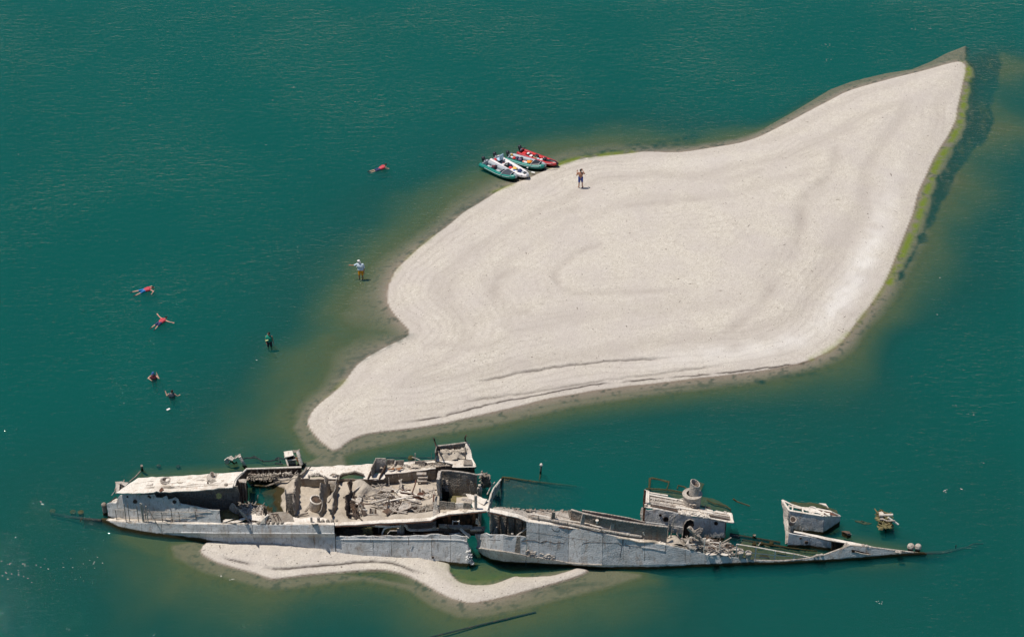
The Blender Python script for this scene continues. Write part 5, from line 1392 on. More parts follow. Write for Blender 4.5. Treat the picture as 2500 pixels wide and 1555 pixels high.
lathe('windlass_drum', BD(K6, 1075, 1035, .15), [(.001,-.3),(.24,-.3),(.24,-.2),(.15,-.18),(.15,.18),(.24,.2),(.24,.3),(.001,.3)], GREY, bow, 16, (1, -.3, .1))
rubble('windlass_debris', [BD(K6, x, y, .1) for x, y in ((880,1060),(1450,1170),(1450,1090),(900,960))], 200, GREY, bow, .2, 111, .55, .06)
rubble('windlass_debris', [BD(K6, x, y, .12) for x, y in ((900,1060),(1380,1160),(1400,1100),(900,980))], 110, PALE, bow, .17, 112, .6, .1)
rubble('windlass_debris', [BD(K6, x, y, .02) for x, y in ((1150,1000),(1550,1110),(1500,1060),(1180,960))], 110, DARK, bow, .2, 113, .6, .05)
rubble('deck_debris', [BD(K6, x, y, .03) for x, y in ((500,985),(900,1040),(880,960),(520,950))], 80, PALE, bow, .12, 114, .1, .03)
for a, b in (((1160,970),(1240,1060)),((1250,1010),(1420,1020)),((1150,1090),(1230,1150)),((1300,1050),(1540,1090)),((1200,1040),(1500,1110)),((1320,1120),(1480,1060)),((1170,1140),(1300,1100))):
    tube('bent_rod', [BD(K6, *a, .45), BD(K6, *b, .15)], .04, PALE, bow, 6)
plate('torn_plate', [BD(K6, x, y, .2) for x, y in ((1330,1160),(1400,1120),(1450,1165),(1430,1180))], DECK, bow, .04, .03)
plate('torn_plate', [BD(K6, x, y, .2) for x, y in ((1150,1160),(1220,1140),(1300,1165),(1190,1175))], DECK, bow, .04, .03)
# mooring tubs
for x, y, r, h in ((1598,1200,.19,.52),(1700,1215,.19,.52)):
    b = BD(K6, x, y, 0)
    lathe('mooring_bollard', b - Vector((0, 0, .3)), [(r * .85,0),(r * .85,h + .1),(r * 1.1,h + .16),(r * 1.1,h + .28),(r * .8,h + .3),(r*.75,h+.2),(.001,h + .2)], PALE, bow, 18)
# bow side railing
rp = [(K6,1128,1130,1155,958),(K6,1325,1150,1347,998),(K6,1543,1198,1560,1032),(K6,1785,1243,1805,1070),(K6,2036,1247,2050,1117),(K6,2280,1242,2292,1158),(K7,388,828,398,760),(K7,590,805,590,803)]
tops, mids = [], []
for cr, xb, yb_, xt, yt in rp:
    px, py = pix(cr, xb, yb_)
    b = EB(px) + Vector((0, .06, 0))
    t = climb(b, row(cr, yt), .05)
    t.x = P(*pix(cr, xt, yt), t.z).x
    if t.z - b.z > .1:
        tube('rail_post', [b, t], .042, DECK, bow, 6)
    tops.append(t); mids.append(b.lerp(t, .52))
tube('rail', tops[2:], .036, DECK, bow, 6)
tube('rail', mids[2:], .022, DECK, bow, 6)
tube('rail', [b.lerp(t, .5) for b, t in zip(mids[1:5], [EB(pix(K6, x, 0)[0]) for x in (1325, 1543, 1785, 2036)])], .022, PALE, bow, 6)
tube('rail', mids[:3], .022, PALE, bow, 6)
# low coamings in the flooded foredeck
for y0, y1, x0, x1, m_, r_ in ((900,1010,1470,2110,PALE,.35),(975,1095,1620,2346,PALE,.30)):
    bs = [P(*pix(K6, x, y), -.25) for x, y in ((x0, y0 + 18), ((x0 + x1) / 2, (y0 + y1) / 2 + 20), (x1, y1 + 22))]
    wall('coaming', bs, [row(K6, y) for y in (y0, (y0 + y1) / 2, y1)], DARK, bow, .0, .05, .01)
    tt = [climb(b, row(K6, y), 0) for b, y in zip(bs, (y0, (y0 + y1) / 2, y1))]
    tube('coaming_rim', tt, .06, m_, bow)
tube('coaming_rim', [P(*pix(K7, x, y), .05) for x, y in ((0,640),(200,672),(420,705),(640,730))], .04, OLIVE, bow)
plate('sunken_deck', [P(*pix(K6, x, y), z) for x, y, z in ((1500,1080,-.1),(1640,1000,-.2),(2346,1110,-.3),(2346,1235,-.25),(2000,1240,-.18),(1800,1235,-.1),(1560,1180,-.05))], WEEDY, bow, .05, .04)
plate('sunken_deck', [P(*pix(K7, x, y), z) for x, y, z in ((0,680,-.3),(300,690,-.3),(640,730,-.3),(760,740,-.3),(640,790,-.2),(480,820,-.2),(0,830,-.25))], WEEDY, bow, .05, .04)
for x, y in ((1900,1195),(2120,1150)):
    plate('sunken_hatch', [P(*pix(K6, x + a, y + b), -.1) for a, b in ((-50,-30),(50,-18),(60,14),(-50,5))], OLIVE if x == 1900 else WEEDY, bow)
for x, y in ((1778,1050),(1870,1040),(1995,1040)):
    lathe('deck_stud', P(*pix(K6, x, y), -.1), [(.13,0),(.13,.18),(.001,.22)], PALE, bow, 10)
tube('bent_rod', [P(*pix(K6, 1815, 1075), .05), P(*pix(K6, 1860, 1010), .35)], .03, PALE, bow, 6)
lathe('deck_stud', P(*pix(K6, 1778, 945), -.05), [(.1,0),(.1,.2),(.001,.22)], DECK, bow, 10)
# ------------------------------ forward block
zt = 1.15
blk_b = [P(*pix(K7, x, y), z) for x, y, z in ((325,500,.05),(500,525,.02),(700,548,0))]
strip('block_wall', [b - Vector((0, 0, .3)) for b in blk_b], [climb(b, row(K7, y), .15) for b, y in zip(blk_b, (292, 322, 352))], HULL, bow, .07, .012)
bt = [climb(b, row(K7, y), .15) for b, y in zip(blk_b, (292, 322, 352))]
rb_ = [P(*pix(K7, 700, 548), 0), P(*pix(K7, 880, 425), 0)]
rt_ = [bt[2], climb(rb_[1], row(K7, 352), .05)]
strip('block_wall', [rb_[0] - Vector((0, 0, .3)), rb_[1] - Vector((0, 0, .3))], rt_, HULL, bow, .07, .012)
zr = bt[1].z
corner = P(*pix(K7, 263, 180), bt[0].z - .1)
fr = [bt[0], bt[1], bt[2], rt_[1], P(*pix(K7, 790, 305), zr - .25), P(*pix(K7, 640, 275), zr - .25), P(*pix(K7, 470, 262), zr - .2), P(*pix(K7, 370, 232), zr - .2), corner]
for a, b in zip(fr, fr[1:] + fr[:1]):
    beam('block_roof_beam', a, b, .13, .09, DECK, bow)
for x0, y0, x1, y1 in ((340,235,325,285),(380,240,372,300),(480,262,490,320),(585,300,600,335),(680,320,690,345),(700,300,780,350),(640,285,720,350)):
    beam('block_roof_beam', P(*pix(K7, x0, y0), zr - .1), P(*pix(K7, x1, y1), zr), .09, .07, DECK, bow)
beam('block_roof_beam', P(*pix(K7, 330, 245), zr - .12), P(*pix(K7, 780, 330), zr - .12), .1, .08, DECK, bow)
ring('hatch_ring', P(*pix(K7, 590, 285), zr - .05), .27, DECK, bow, .05)
plate('block_roof', [P(*pix(K7, x, y), zr - .16) for x, y in ((300,260),(370,255),(480,290),(590,305),(720,340),(860,345),(790,315),(640,285),(470,270),(340,235))], RUST, bow, .04, .02)
plate('block_roof', [P(*pix(K7, x, y), zr - .04) for x, y in ((460,262),(560,262),(660,290),(720,320),(690,330),(600,312),(520,300))], DECK, bow, .03, .02)
plate('sunken_deck', [P(*pix(K7, x, y), -.15) for x, y in ((300,195),(480,205),(660,218),(740,240),(760,262),(860,290),(880,330),(780,320),(600,290),(400,250))], WEEDY, bow, .05, .04)
plate('fallen_plate', [P(*pix(K7, x, y), .25) for x, y in ((660,215),(728,220),(760,258),(740,250),(700,235))], DECK, bow, .06, .02)
plate('block_end_wall', [corner, bt[0], P(*pix(K7, 330, 400), .9), P(*pix(K7, 305, 650), .3), P(*pix(K7, 300, 500), .5), P(*pix(K7, 275, 350), .8)], PALE, bow, .08, .03)
plate('block_end_wall', [P(*pix(K7, x, y), z) for x, y, z in ((305,400,.9),(335,400,.95),(345,520,.7),(330,640,.25),(302,655,.1))], PALE, bow, .1, .02)
# vent with round mouth
vb = P(*pix(K7, 352, 525), .55)
lathe('vent_trunk', vb - Vector((0, 0, .3)), [(.17,0),(.17,.35),(.2,.4),(.17,.45),(.16,.95),(.18,1.0)], PALE, bow, 18)
mc = P(*pix(K7, 380, 388), 1.45)
lathe('vent_cowl', mc, [(.14,-.3),(.19,-.05),(.21,.03),(.17,.03),(.13,-.08),(.001,-.12)], PALE, bow, 20, (.1, -.55, .8))
lathe('vent_mouth', mc, [(.001,.0),(.16,.0)], DARK, bow, 18, (.1, -.55, .8))
for a, b, z0, z1 in (((425,370),(480,515),1.3,.4),((350,400),(335,520),1.3,.6),((375,540),(325,650),.8,.1),((420,380),(350,560),1.3,.5)):
    tube('bent_rod', [P(*pix(K7, *a), z0), P(*pix(K7, *b), z1)], .03, PALE, bow, 6)
# lower side and deck plank
lb = [P(*pix(K7, x, y), 0) for x, y in ((320,680),(560,690),(790,720))]
lt = [climb(b, row(K7, y), .1) for b, y in zip(lb, (535, 575, 622))]
strip('lower_side', [b - Vector((0, 0, .4)) for b in lb], lt, HULL, bow, .07, .01)
for x, y, r in ((452,583,.07),(518,628,.11)):
    b = interp([(320, lb[0]), (560, lb[1]), (790, lb[2])], x)
    disc('porthole', climb(b, row(K7, y), .1) + Vector((0, -.06, 0)), r, (0, -1, .1), DARK, bow)
dp = [(395,512),(560,545),(760,585),(960,622),(1050,640),(1200,675),(1300,695)]
db = [(385,528),(560,565),(760,612),(950,645),(1000,668),(1200,692),(1300,705)]
zd = lambda x: .95 - (x - 385) / 915 * .35
strip('fore_deck', [P(*pix(K7, x, y), zd(x)) for x, y in dp], [P(*pix(K7, x, y), zd(x)) for x, y in db], DECK, bow, .06, .01)
tube('edge_angle', [P(*pix(K7, x, y + 4), zd(x) - .06) for x, y in db], .035, RUST, bow)
plate('fore_deck', [P(*pix(K7, x, y), z) for x, y, z in ((1290,695,.58),(1400,708,.45),(1560,728,.3),(1740,748,.1),(1700,752,.1),(1450,728,.35),(1290,710,.55))], PALE, bow, .05, .01)
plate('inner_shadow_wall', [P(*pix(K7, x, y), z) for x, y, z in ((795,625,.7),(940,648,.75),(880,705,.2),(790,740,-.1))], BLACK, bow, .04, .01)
plate('fore_bracket', [P(*pix(K7, x, y), z) for x, y, z in ((960,632,.8),(985,665,.75),(905,705,.45),(935,650,.75))], PALE, bow, .05, .01)
def FS(x, y):
    px, py = pix(K7, x, y)
    r = interp([(c[0], rr[3]) for c, rr in zip(BC2, rb2)], px)
    return climb(r, py, BL) + Vector((0, -.05, 0))
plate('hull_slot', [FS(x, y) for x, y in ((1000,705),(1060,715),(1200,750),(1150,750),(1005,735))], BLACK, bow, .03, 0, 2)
tube('slot_rod', [FS(1040,722) + Vector((0,-.06,0)), FS(1110,742)+ Vector((0,-.06,0)), FS(1210,756)+ Vector((0,-.06,0))], .035, PALE, bow, 6)
for x, y in ((640,775),(690,768),(1135,665),(1175,672),(1500,735),(1530,740)):
    lathe('deck_cleat', BD(K7, x, y + 12, .0), [(.09,0),(.11,.1),(.05,.16),(.001,.18)], PALE, bow, 10)
tube('deck_cleat', [BD(K7, 600, 790, .1), BD(K7, 650, 772, .25), BD(K7, 700, 770, .2)], .06, PALE, bow, 7)
tube('bent_rod', [FS(910,700), BD(K7, 960, 640, .1)], .05, PALE, bow, 6)
# twin mushroom bollards at the stem
for x, y, r in ((1642,745,.225),(1720,748,.205)):
    b = P(*pix(K7, x, y), -.25)
    lathe('mushroom_bollard', b, [(r * .7,0),(r * .7,.38),(r * .98,.42),(r,.52),(r * .85,.63),(r * .5,.70),(.001,.72)], PALE, bow, 22)
# submerged stem
plate('sunken_deck', [P(*pix(K7, x, y), z) for x, y, z in ((1750,752,-.05),(2040,752,-.45),(2300,700,-.7),(2431,650,-.9),(2431,640,-.9),(2250,680,-.7),(2000,725,-.5),(1760,738,-.3))], SUNK, bow, .05, .03)
tube('sunken_rail', [P(*pix(K7, x, y), z) for x, y, z in ((1760,756,-.02),(2000,752,-.35),(2250,690,-.55),(2330,648,-.45),(2431,650,-.6))], .05, SUNK, bow, 6)
tube('sunken_rod', [P(*pix(K7, 2135, 700), -.5), P(*pix(K7, 2140, 665), -.1)], .04, SUNK, bow, 6)
# big submerged far deck between the halves
plate('sunken_deck', [P(*pix(K5, x, y), z) for x, y, z in ((340,440,-.35),(372,230,-.35),(480,70,-.12),(560,78,-.12),(900,125,-.35),(1250,170,-.8),(1500,205,-1.4),(1300,420,-1.3),(900,440,-.8))], SUNK, bow, .06, .03)
tube('sunken_rail', [P(*pix(K5, x, y), z) for x, y, z in ((470,72,-.03),(560,80,-.04),(720,105,-.10),(880,128,-.2),(1100,152,-.4),(1350,180,-.7))], .06, WEEDY, bow, 6)
tube('sunken_rail', [P(*pix(K5, x, y), -.1) for x, y in ((495,85),(500,105),(545,112),(552,92))], .04, WEEDY, bow, 6)

# ------------------------------------------------------------------ loose things around the wreck
post = thing('wooden_post', P(1320, 1165, 0), 'slender weathered post standing alone in open water north of the wreck', 'post')
tube('shaft', [P(1319, 1166, -.6), climb(P(1321, 1160, 0), 1133, -.0)], .06, GREY, post, 8)
q = climb(P(1321, 1160, 0), 1136)
lathe('post_head', q, [(.09,-.02),(.10,.06),(.06,.14),(.001,.16)], DECK, post, 10)
tube('sunken_brace', [P(1319,1158,-.1), P(1317,1172,-.3)], .05, WEEDY, post, 6)
da = thing('wreck_fragment', P(565, 1135, 0), 'pale jagged wreck fragment with a single slanting pipe, behind the long white roof', 'wreckage', 'wreck pieces behind the stern half')
K9 = (530, 1090, 9.724)
plate('torn_plate', [P(*pix(K9, x, y), z) for x, y, z in ((170,325,.6),(240,270,.75),(330,225,.85),(390,290,.75),(340,330,.6),(290,330,.5),(270,390,.35),(190,385,.35))], DECK, da, .06, .03)
heap('crust_body', [P(*pix(K9, x, y), z) for x, y, z in ((185,400,-.2),(270,330,.35),(340,320,.45),(440,300,.4),(480,400,-.1),(420,480,-.3),(280,500,-.3))], [P(*pix(K9, 360, 380), .45)], DARK, da, .07, .15, .3)
tube('slanting_pipe', [P(*pix(K9, x, y), z) for x, y, z in ((535,235,.85),(600,350,.5),(650,440,.15),(680,500,-.1))], .10, DECK, da, 10)
tube('pipe_foot', [P(*pix(K9, 632, 440), .12), P(*pix(K9, 680, 500), -.08)], .12, OLIVE, da, 10)
tube('bent_rod', [P(*pix(K9, 400, 300), .6), P(*pix(K9, 450, 215), .9)], .04, PALE, da, 6)
plate('torn_plate', [P(*pix(K9, x, y), .8) for x, y in ((410,300),(500,215),(545,180),(560,200),(520,250),(440,300))], PALE, da, .06, .03)
plate('torn_plate', [P(*pix(K9, x, y), z) for x, y, z in ((520,215,.75),(600,240,.6),(610,290,.4),(560,260,.5))], DARK, da)
db_ = thing('wreck_fragment', P(715, 1137, 0), 'square box-like wreck fragment with white upright cylinder, behind the stern bulkheads', 'wreckage', 'wreck pieces behind the stern half')
strip('box_face', [P(*pix(K9, 1690, 480), .0) - Vector((0,0,.3)), P(*pix(K9, 1890, 475), .0)- Vector((0,0,.3))], [climb(P(*pix(K9, 1680, 470), .0), row(K9, 325), .05), climb(P(*pix(K9, 1880, 465), .0), row(K9, 305), .05)], PALE, db_, .06)
plate('box_top', [P(*pix(K9, x, y), .95) for x, y in ((1575,130),(1780,105),(1825,205),(1610,250),(1580,170))], DECK, db_, .06, .03)
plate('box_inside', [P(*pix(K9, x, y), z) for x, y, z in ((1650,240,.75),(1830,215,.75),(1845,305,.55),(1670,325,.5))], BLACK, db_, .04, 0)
for a, b in (((1610,250),(1665,330)),((1830,215),(1845,300)),((1600,180),(1690,470))):
    beam('box_frame', P(*pix(K9, *a), .9), P(*pix(K9, *b), .55), .1, .08, PALE, db_)
beam('box_frame', P(*pix(K9, 1665, 328), .62), P(*pix(K9, 1885, 308), .62), .08, .08, DECK, db_)
tube('upright_cylinder', [P(*pix(K9, x, y), z) for x, y, z in ((1912,110,1.0),(1950,250,.7),(2000,420,.25),(2010,460,.05))], .125, DECK, db_, 12)
lathe('cylinder_foot', P(*pix(K9, 1998, 455), -.05), [(.24,0),(.24,.12),(.14,.2),(.001,.2)], DECK, db_, 14)
tube('rusty_brace', [P(*pix(K9, 1870,260), .6), P(*pix(K9, 1935, 360), .3)], .07, ORANGE, db_, 8)
plate('torn_plate', [P(*pix(K9, x, y), .95) for x, y in ((1790,100),(1880,95),(1950,60),(1960,70),(1900,125),(1880,165),(1810,160))], GREY, db_, .05, .03)
plate('box_foot', [P(*pix(K9, x, y), .08) for x, y in ((1700,450),(1880,460),(1890,490),(1700,492))], DECK, db_, .1, .04)
su = thing('sunken_wreckage', P(640, 1118, -.2), 'dark tangled frame just under the water between the two small wreck fragments', 'wreckage')
for ln in (((620,290),(700,265),(800,270),(885,230),(960,275),(1080,340)), ((800,270),(900,262),(960,280)), ((1380,320),(1400,280),(1450,262),(1540,280),(1600,300)), ((1080,345),(1230,345),(1380,320)), ((1370,395),(1460,405),(1560,412)), ((1420,330),(1450,265),(1500,360))):
    tube('frame_bar', [P(*pix(K9, x, y), -.06) for x, y in ln], .05, SUNK, su, 6)
tube('thin_pole', [P(*pix(K9, 1080, 360), -.1), P(*pix(K9, 1080, 310), .25)], .015, GREY, su, 5)
lg = thing('winch_wreckage', P(2165, 1275, 0), 'weedy lump of wreckage with two white poles, standing in water right of the bow block', 'wreckage')
heap('weedy_mass', [P(*pix(K7, x, y), z) for x, y, z in ((1270,320,-.1),(1340,305,.3),(1440,420,.3),(1460,480,-.1),(1400,505,-.3),(1320,480,-.2),(1295,400,.0))], [P(*pix(K7, 1370, 440), .45), P(*pix(K7, 1330, 360), .5)], WEEDY, lg, .08, .35, .3)
rubble('crust_lumps', [P(*pix(K7, x, y), .3) for x, y in ((1300,480),(1440,480),(1400,330),(1290,320))], 90, OLIVE, lg, .2, 131, .4, .1)
tube('white_pole', [P(*pix(K7, 1310, 342), .8), P(*pix(K7, 1458, 336), .8)], .075, DECK, lg, 8)
tube('white_pole', [P(*pix(K7, 1405, 365), .75), P(*pix(K7, 1518, 442), .3)], .06, DECK, lg, 8)
plate('torn_plate', [P(*pix(K7, x, y), .75) for x, y in ((1300,312),(1340,305),(1362,322),(1320,335))], DECK, lg, .05, .02)
tube('curved_bracket', [P(*pix(K7, x, y), .6) for x, y in ((1330,370),(1318,390),(1350,385),(1400,402),(1480,400))], .04, PALE, lg, 6)
lathe('bracket_ring', P(*pix(K7, 1335, 385), .5), [(.1,0),(.12,.12),(.001,.14)], PALE, lg, 10)
tube('sunken_leg', [P(*pix(K7, 1380, 500), -.1), P(*pix(K7, 1380, 575), -.7)], .05, SUNK, lg, 6)
tube('sunken_leg', [P(*pix(K7, 1460, 500), -.2), P(*pix(K7, 1490, 590), -.8)], .05, SUNK, lg, 6)
bxf = thing('sunken_box', P(2063, 1305, 0), 'small half-sunken wooden box between the bow block and weedy lump', 'box')
plate('box_side', [P(*pix(K7, x, y), z) for x, y, z in ((905,518,.2),(970,545,.25),(965,588,-.05),(912,560,-.05))], OLIVE, bxf, .06)
plate('box_top', [P(*pix(K7, x, y), .28) for x, y in ((905,516),(985,512),(1002,540),(968,548))], DARK, bxf, .05)
plate('box_side', [P(*pix(K7, x, y), z) for x, y, z in ((968,548,.22),(1002,545,.2),(995,575,-.1),(965,590,-.1))], PALE, bxf, .05)
sb = thing('sunken_hatch', P(2108, 1275, -.2), 'flat curved plate showing faintly under water left of the weedy lump', 'wreckage')
plate('curved_plate', [P(*pix(K7, x, y), -.22) for x, y in ((1045,400),(1120,405),(1235,435),(1150,440),(1060,420))], WEEDY, sb, .05, .03)
plate('curved_plate', [P(*pix(K7, x, y), -.12) for x, y in ((1110,400),(1150,402),(1130,415))], WEEDY, sb, .05, .03)
spole = thing('sunken_pole', P(1180, 1524, -.3), 'long straight dark pole lying just under water below the small gravel bar', 'pole')
tube('pole_shaft', [P(985, 1577, -.2), P(1057.6, 1553, -.14), P(1180, 1523, -.12), P(1308, 1493.5, -.16)], .055, SUNK, spole, 8)

rr = random.Random(78)
for i in range(40):
    x, y = rr.uniform(900, 1500), 0
    y = 985 + (x - 900) * .19 + rr.uniform(-35, 55)
    p = BD(K6, x, y, rr.uniform(.05, .3))
    a, l = rr.uniform(-.8, .6), rr.uniform(.3, 1.0)
    d = Vector((math.cos(a), math.sin(a), rr.uniform(-.15, .35))) * l
    m_ = rr.choice((PALE, GREY, DARK, DECK, RUST))
    if i % 2:
        beam('loose_beam', p, p + d, rr.uniform(.04, .1), rr.uniform(.04, .08), m_, bow)
    else:
        tube('bent_rod', [p, p + d * .5 + Vector((0, 0, rr.uniform(.05, .25))), p + d], rr.uniform(.02, .05), m_, bow, 6)

for i in (1, 3, 5, 6, 7, 9, 10):
    tube('plate_seam', [q + Vector((0, -.035, 0)) for q in rb2[i][3:]], .013, GREY, bow, 4)
for k in (.45,):
    tube('plate_seam', [r[4].lerp(r[5], k) + Vector((0, -.035, 0)) for r in rb2[:9]], .012, GREY, bow, 4)
# ------------------------------------------------------------------ inflatable boats drawn up on the bar
def flat(name, col, rough=.6, sc=14, var=.12, bump=.2):
    m, nt, out = new_mat(name)
    L = nt.links.new
    tc = N(nt, 'ShaderNodeTexCoord')
    n = tex(nt, sc, 4, .6, tc.outputs['Object']).outputs[0]
    c = mixc(nt, ramp(nt, n, [(.3, (0, 0, 0)), (.7, (1, 1, 1))]), tuple(x * (1 - var) for x in col), tuple(min(1, x * (1 + var)) for x in col))
    p = N(nt, 'ShaderNodeBsdfPrincipled')
    L(c, p.inputs['Base Color'])
    p.inputs['Roughness'].default_value = rough
    bp = N(nt, 'ShaderNodeBump')
    bp.inputs['Strength'].default_value = bump
    bp.inputs['Distance'].default_value = .02
    L(n, bp.inputs['Height'])
    L(bp.outputs[0], p.inputs['Normal'])
    L(p.outputs[0], out.inputs[0])
    return m
TEAL = flat('teal_rubber', (.0, .19, .155), .35)
BOATGREY = flat('grey_rubber', (.36, .39, .42), .4)
WHITE = flat('white_rubber', (.78, .73, .72), .4)
REDR = flat('red_rubber', (.42, .018, .025), .35)
BLACKR = flat('black_rubber', (.018, .018, .024), .4)
NAVY = flat('navy_cloth', (.02, .035, .11), .8)
BLUE = flat('blue_cloth', (.03, .12, .36), .7)
ORNG = flat('orange_cloth', (.80, .26, .02), .7)
YLW = flat('yellow_cloth', (.75, .47, .10), .7)
REDC = flat('red_cloth', (.58, .03, .03), .7)
MAROON = flat('maroon_cloth', (.13, .02, .03), .7)
WHT = flat('white_cloth', (.80, .78, .75), .7)
LBLUE = flat('light_blue_shell', (.42, .60, .72), .5)
KHAKI = flat('khaki_cloth', (.40, .36, .22), .8)
PLASTIC = flat('black_plastic', (.02, .025, .03), .3)
ALU = flat('brushed_aluminium', (.6, .6, .6), .35)
def lm(name, V, F, mat, parent, smooth=True, sub=0):
    me = bpy.data.meshes.new(name)
    me.from_pydata([tuple(v) for v in V], [], F)
    me.update()
    o = link(name, me, mat, parent, smooth, True)
    if sub:
        md = o.modifiers.new('sub', 'SUBSURF')
        md.levels = md.render_levels = sub
    return o
def ltube(name, pts, r, mat, parent, sides=12, rs=None):
    V, F = [], []
    pts = [Vector(p) for p in pts]
    n = len(pts)
    for i, p in enumerate(pts):
        d = (pts[min(i + 1, n - 1)] - pts[max(i - 1, 0)]).normalized()
        u = d.cross(Vector((0, 0, 1)))
        u = (u if u.length > .05 else d.cross(Vector((1, 0, 0)))).normalized()
        v = d.cross(u)
        k = rs[i] if rs else r
        for j in range(sides):
            a = 2 * math.pi * j / sides
            V.append(p + (u * math.cos(a) + v * math.sin(a)) * k)
    for i in range(n - 1):
        for j in range(sides):
            a, b = i * sides + j, i * sides + (j + 1) % sides
            F.append((a, b, b + sides, a + sides))
    F.append(tuple(range(sides))[::-1])
    F.append(tuple(range((n - 1) * sides, n * sides)))
    return lm(name, V, F, mat, parent)
def lbox(name, c, s, mat, parent, rot=0., bev=.03):
    cx, cy, cz = c
    ca, sa = math.cos(rot), math.sin(rot)
    V = []
    for x in (-.5, .5):
        for y in (-.5, .5):
            for z in (-.5, .5):
                a, b = x * s[0], y * s[1]
                V.append((cx + a * ca - b * sa, cy + a * sa + b * ca, cz + z * s[2]))
    o = lm(name, V, [(0,1,3,2),(4,6,7,5),(0,4,5,1),(2,3,7,6),(0,2,6,4),(1,5,7,3)], mat, parent, False)
    md = o.modifiers.new('bevel', 'BEVEL')
    md.width = bev
    md.segments = 2
    return o
def blob(name, c, s, mat, parent, rot=0., seed=1, lump=.25):
    """soft lumpy bag or cloth"""
    bm = bmesh.new()
    bmesh.ops.create_icosphere(bm, subdivisions=3, radius=.5)
    for v in bm.verts:
        k = 1 + noise.noise(v.co * 2.5 + Vector((seed * 3.1, 0, 0))) * lump
        v.co = Vector((v.co.x * s[0], v.co.y * s[1], max(v.co.z, -.3) * s[2])) * k
    bmesh.ops.rotate(bm, verts=bm.verts, matrix=Matrix.Rotation(rot, 3, 'Z'))
    bmesh.ops.translate(bm, verts=bm.verts, vec=c)
    me = bpy.data.meshes.new(name)
    bm.to_mesh(me)
    bm.free()
    return link(name, me, mat, parent, True, True)
BP = {}
def boat(label, a_px, b_px, wid, r, m_near, m_far, m_in, cover=None, group='inflatable boats drawn up on the gravel', rail=None, bowm=None, motor=True):
    """a = stern, b = bow, in photo pixels; local x runs to the bow, y to the left when looking at the bow"""
    a, b = P(*a_px, .12), P(*b_px, .22)
    root = thing('inflatable_boat', a, label, 'boat', group)
    d = b - a
    Lb = d.length
    root.rotation_euler = (0, -math.asin(d.z / Lb), math.atan2(d.y, d.x))
    w2 = wid / 2
    def side(sg):
        return [(-.12 * Lb / 3.5, sg * w2, 0), (0, sg * w2, 0), (Lb * .45, sg * w2 * 1.05, 0), (Lb * .68, sg * w2 * .95, .03), (Lb * .84, sg * w2 * .68, .09), (Lb * .94, sg * w2 * .34, .15), (Lb * .99, sg * w2 * .06, .19)]
    def sm(pts):
        out = []
        for i in range(len(pts) - 1):
            p0, p1, p2, p3 = [Vector(pts[max(0, min(len(pts) - 1, i + k))]) for k in (-1, 0, 1, 2)]
            for t in (0, .33, .66):
                out.append(.5 * ((2 * p1) + (p2 - p0) * t + (2 * p0 - 5 * p1 + 4 * p2 - p3) * t * t + (3 * p1 - p0 - 3 * p2 + p3) * t ** 3))
        return out + [Vector(pts[-1])]
    for sg, m_ in ((-1, m_near), (1, m_far)):
        pts = sm(side(sg))
        n = len(pts)
        ltube('side_tube', pts, r, m_, root, 14, [r * (.35 if i == 0 else .8 if i == 1 else 1 if i < n - 3 else .85) for i in range(n)])
        ltube('grab_line', [p + Vector((0, sg * r * .95, r * .35)) for p in pts[4:-3]], .012, WHT if m_near is not WHITE else NAVY, root, 5)
        for k in (4, 9, 14):
            if k < n:
                lbox('grab_patch', pts[k] + Vector((0, sg * r * .93, r * .35)), (.12, .03, .06), BLACKR, root, 0, .01)
    # floor, transom, benches
    fl = [(.05, -w2), (Lb * .5, -w2), (Lb * .75, -w2 * .8), (Lb * .9, -w2 * .35), (Lb * .9, w2 * .35), (Lb * .75, w2 * .8), (Lb * .5, w2), (.05, w2)]
    lm('floor', [(x, y, -r * .6) for x, y in fl], [tuple(range(8))], m_in, root, False)
    lbox('transom', (.06, 0, .02), (.06, wid, .42), PLASTIC if m_near is REDR else BOATGREY, root, 0, .01)
    for x in (Lb * .30, Lb * .58):
        lbox('bench', (x, 0, r * .75), (.22, wid * 1.0, .035), PLASTIC if m_near is TEAL else WHITE, root, 0, .01)
    for k in range(3):
        lbox('floor_slat', (Lb * (.2 + .2 * k), 0, -r * .6 + .02), (Lb * .16, wid * .6, .015), m_in, root, 0, .005)
    if bowm:
        k_ = .74 if bowm is BLACKR else .88
        ltube('bow_cap', [(Lb * k_, 0, .08), (Lb * .86, 0, .12), (Lb * .95, 0, .17), (Lb * 1.03, 0, .2)], .1, bowm, root, 12, [w2 * .75, r * 1.4, r * 1.2, r * .6])
    if motor:
        mo = ltube('outboard_motor', [(-.14, 0, .12), (-.15, 0, .28), (-.16, 0, .42), (-.18, 0, .54), (-.18, 0, .58)], .15, PLASTIC, root, 12, [.08, .13, .155, .13, .05])
        ltube('motor_leg', [(-.14, 0, .2), (-.15, 0, -.45)], .05, PLASTIC, mo, 8)
        ltube('tiller', [(-.05, .02, .42), (.38, .12, .46)], .022, PLASTIC, mo, 8)
        lbox('motor_clamp', (-.02, 0, .22), (.12, .16, .2), ALU, mo, 0, .02)
    bpy.context.view_layer.update()
    BP[root.name] = (root, Lb, w2, r)
    return root
def inboat(rt, x, y, z):
    """world point from boat-local fractions"""
    root, Lb, w2, r = BP[rt.name]
    return root.matrix_world @ Vector((x * Lb, y * w2, z))
def cargo(name, rt, x, y, z, label, cat, mk, group=None):
    p = inboat(rt, x, y, z)
    o = mk(name)
    o.location = p
    o.rotation_euler = rt.rotation_euler
    return tag(o, label, cat, group)
b1 = boat('teal inflatable boat with grey inner tube and dark sprayhood, outermost in the water', (1184,400), (1259,437), .74, .185, TEAL, BOATGREY, BOATGREY)
b2 = boat('white inflatable boat with blue seat and navy bags, beached beside the outermost teal boat', (1211,389), (1288,434), .80, .165, WHITE, WHITE, BOATGREY, bowm=BOATGREY)
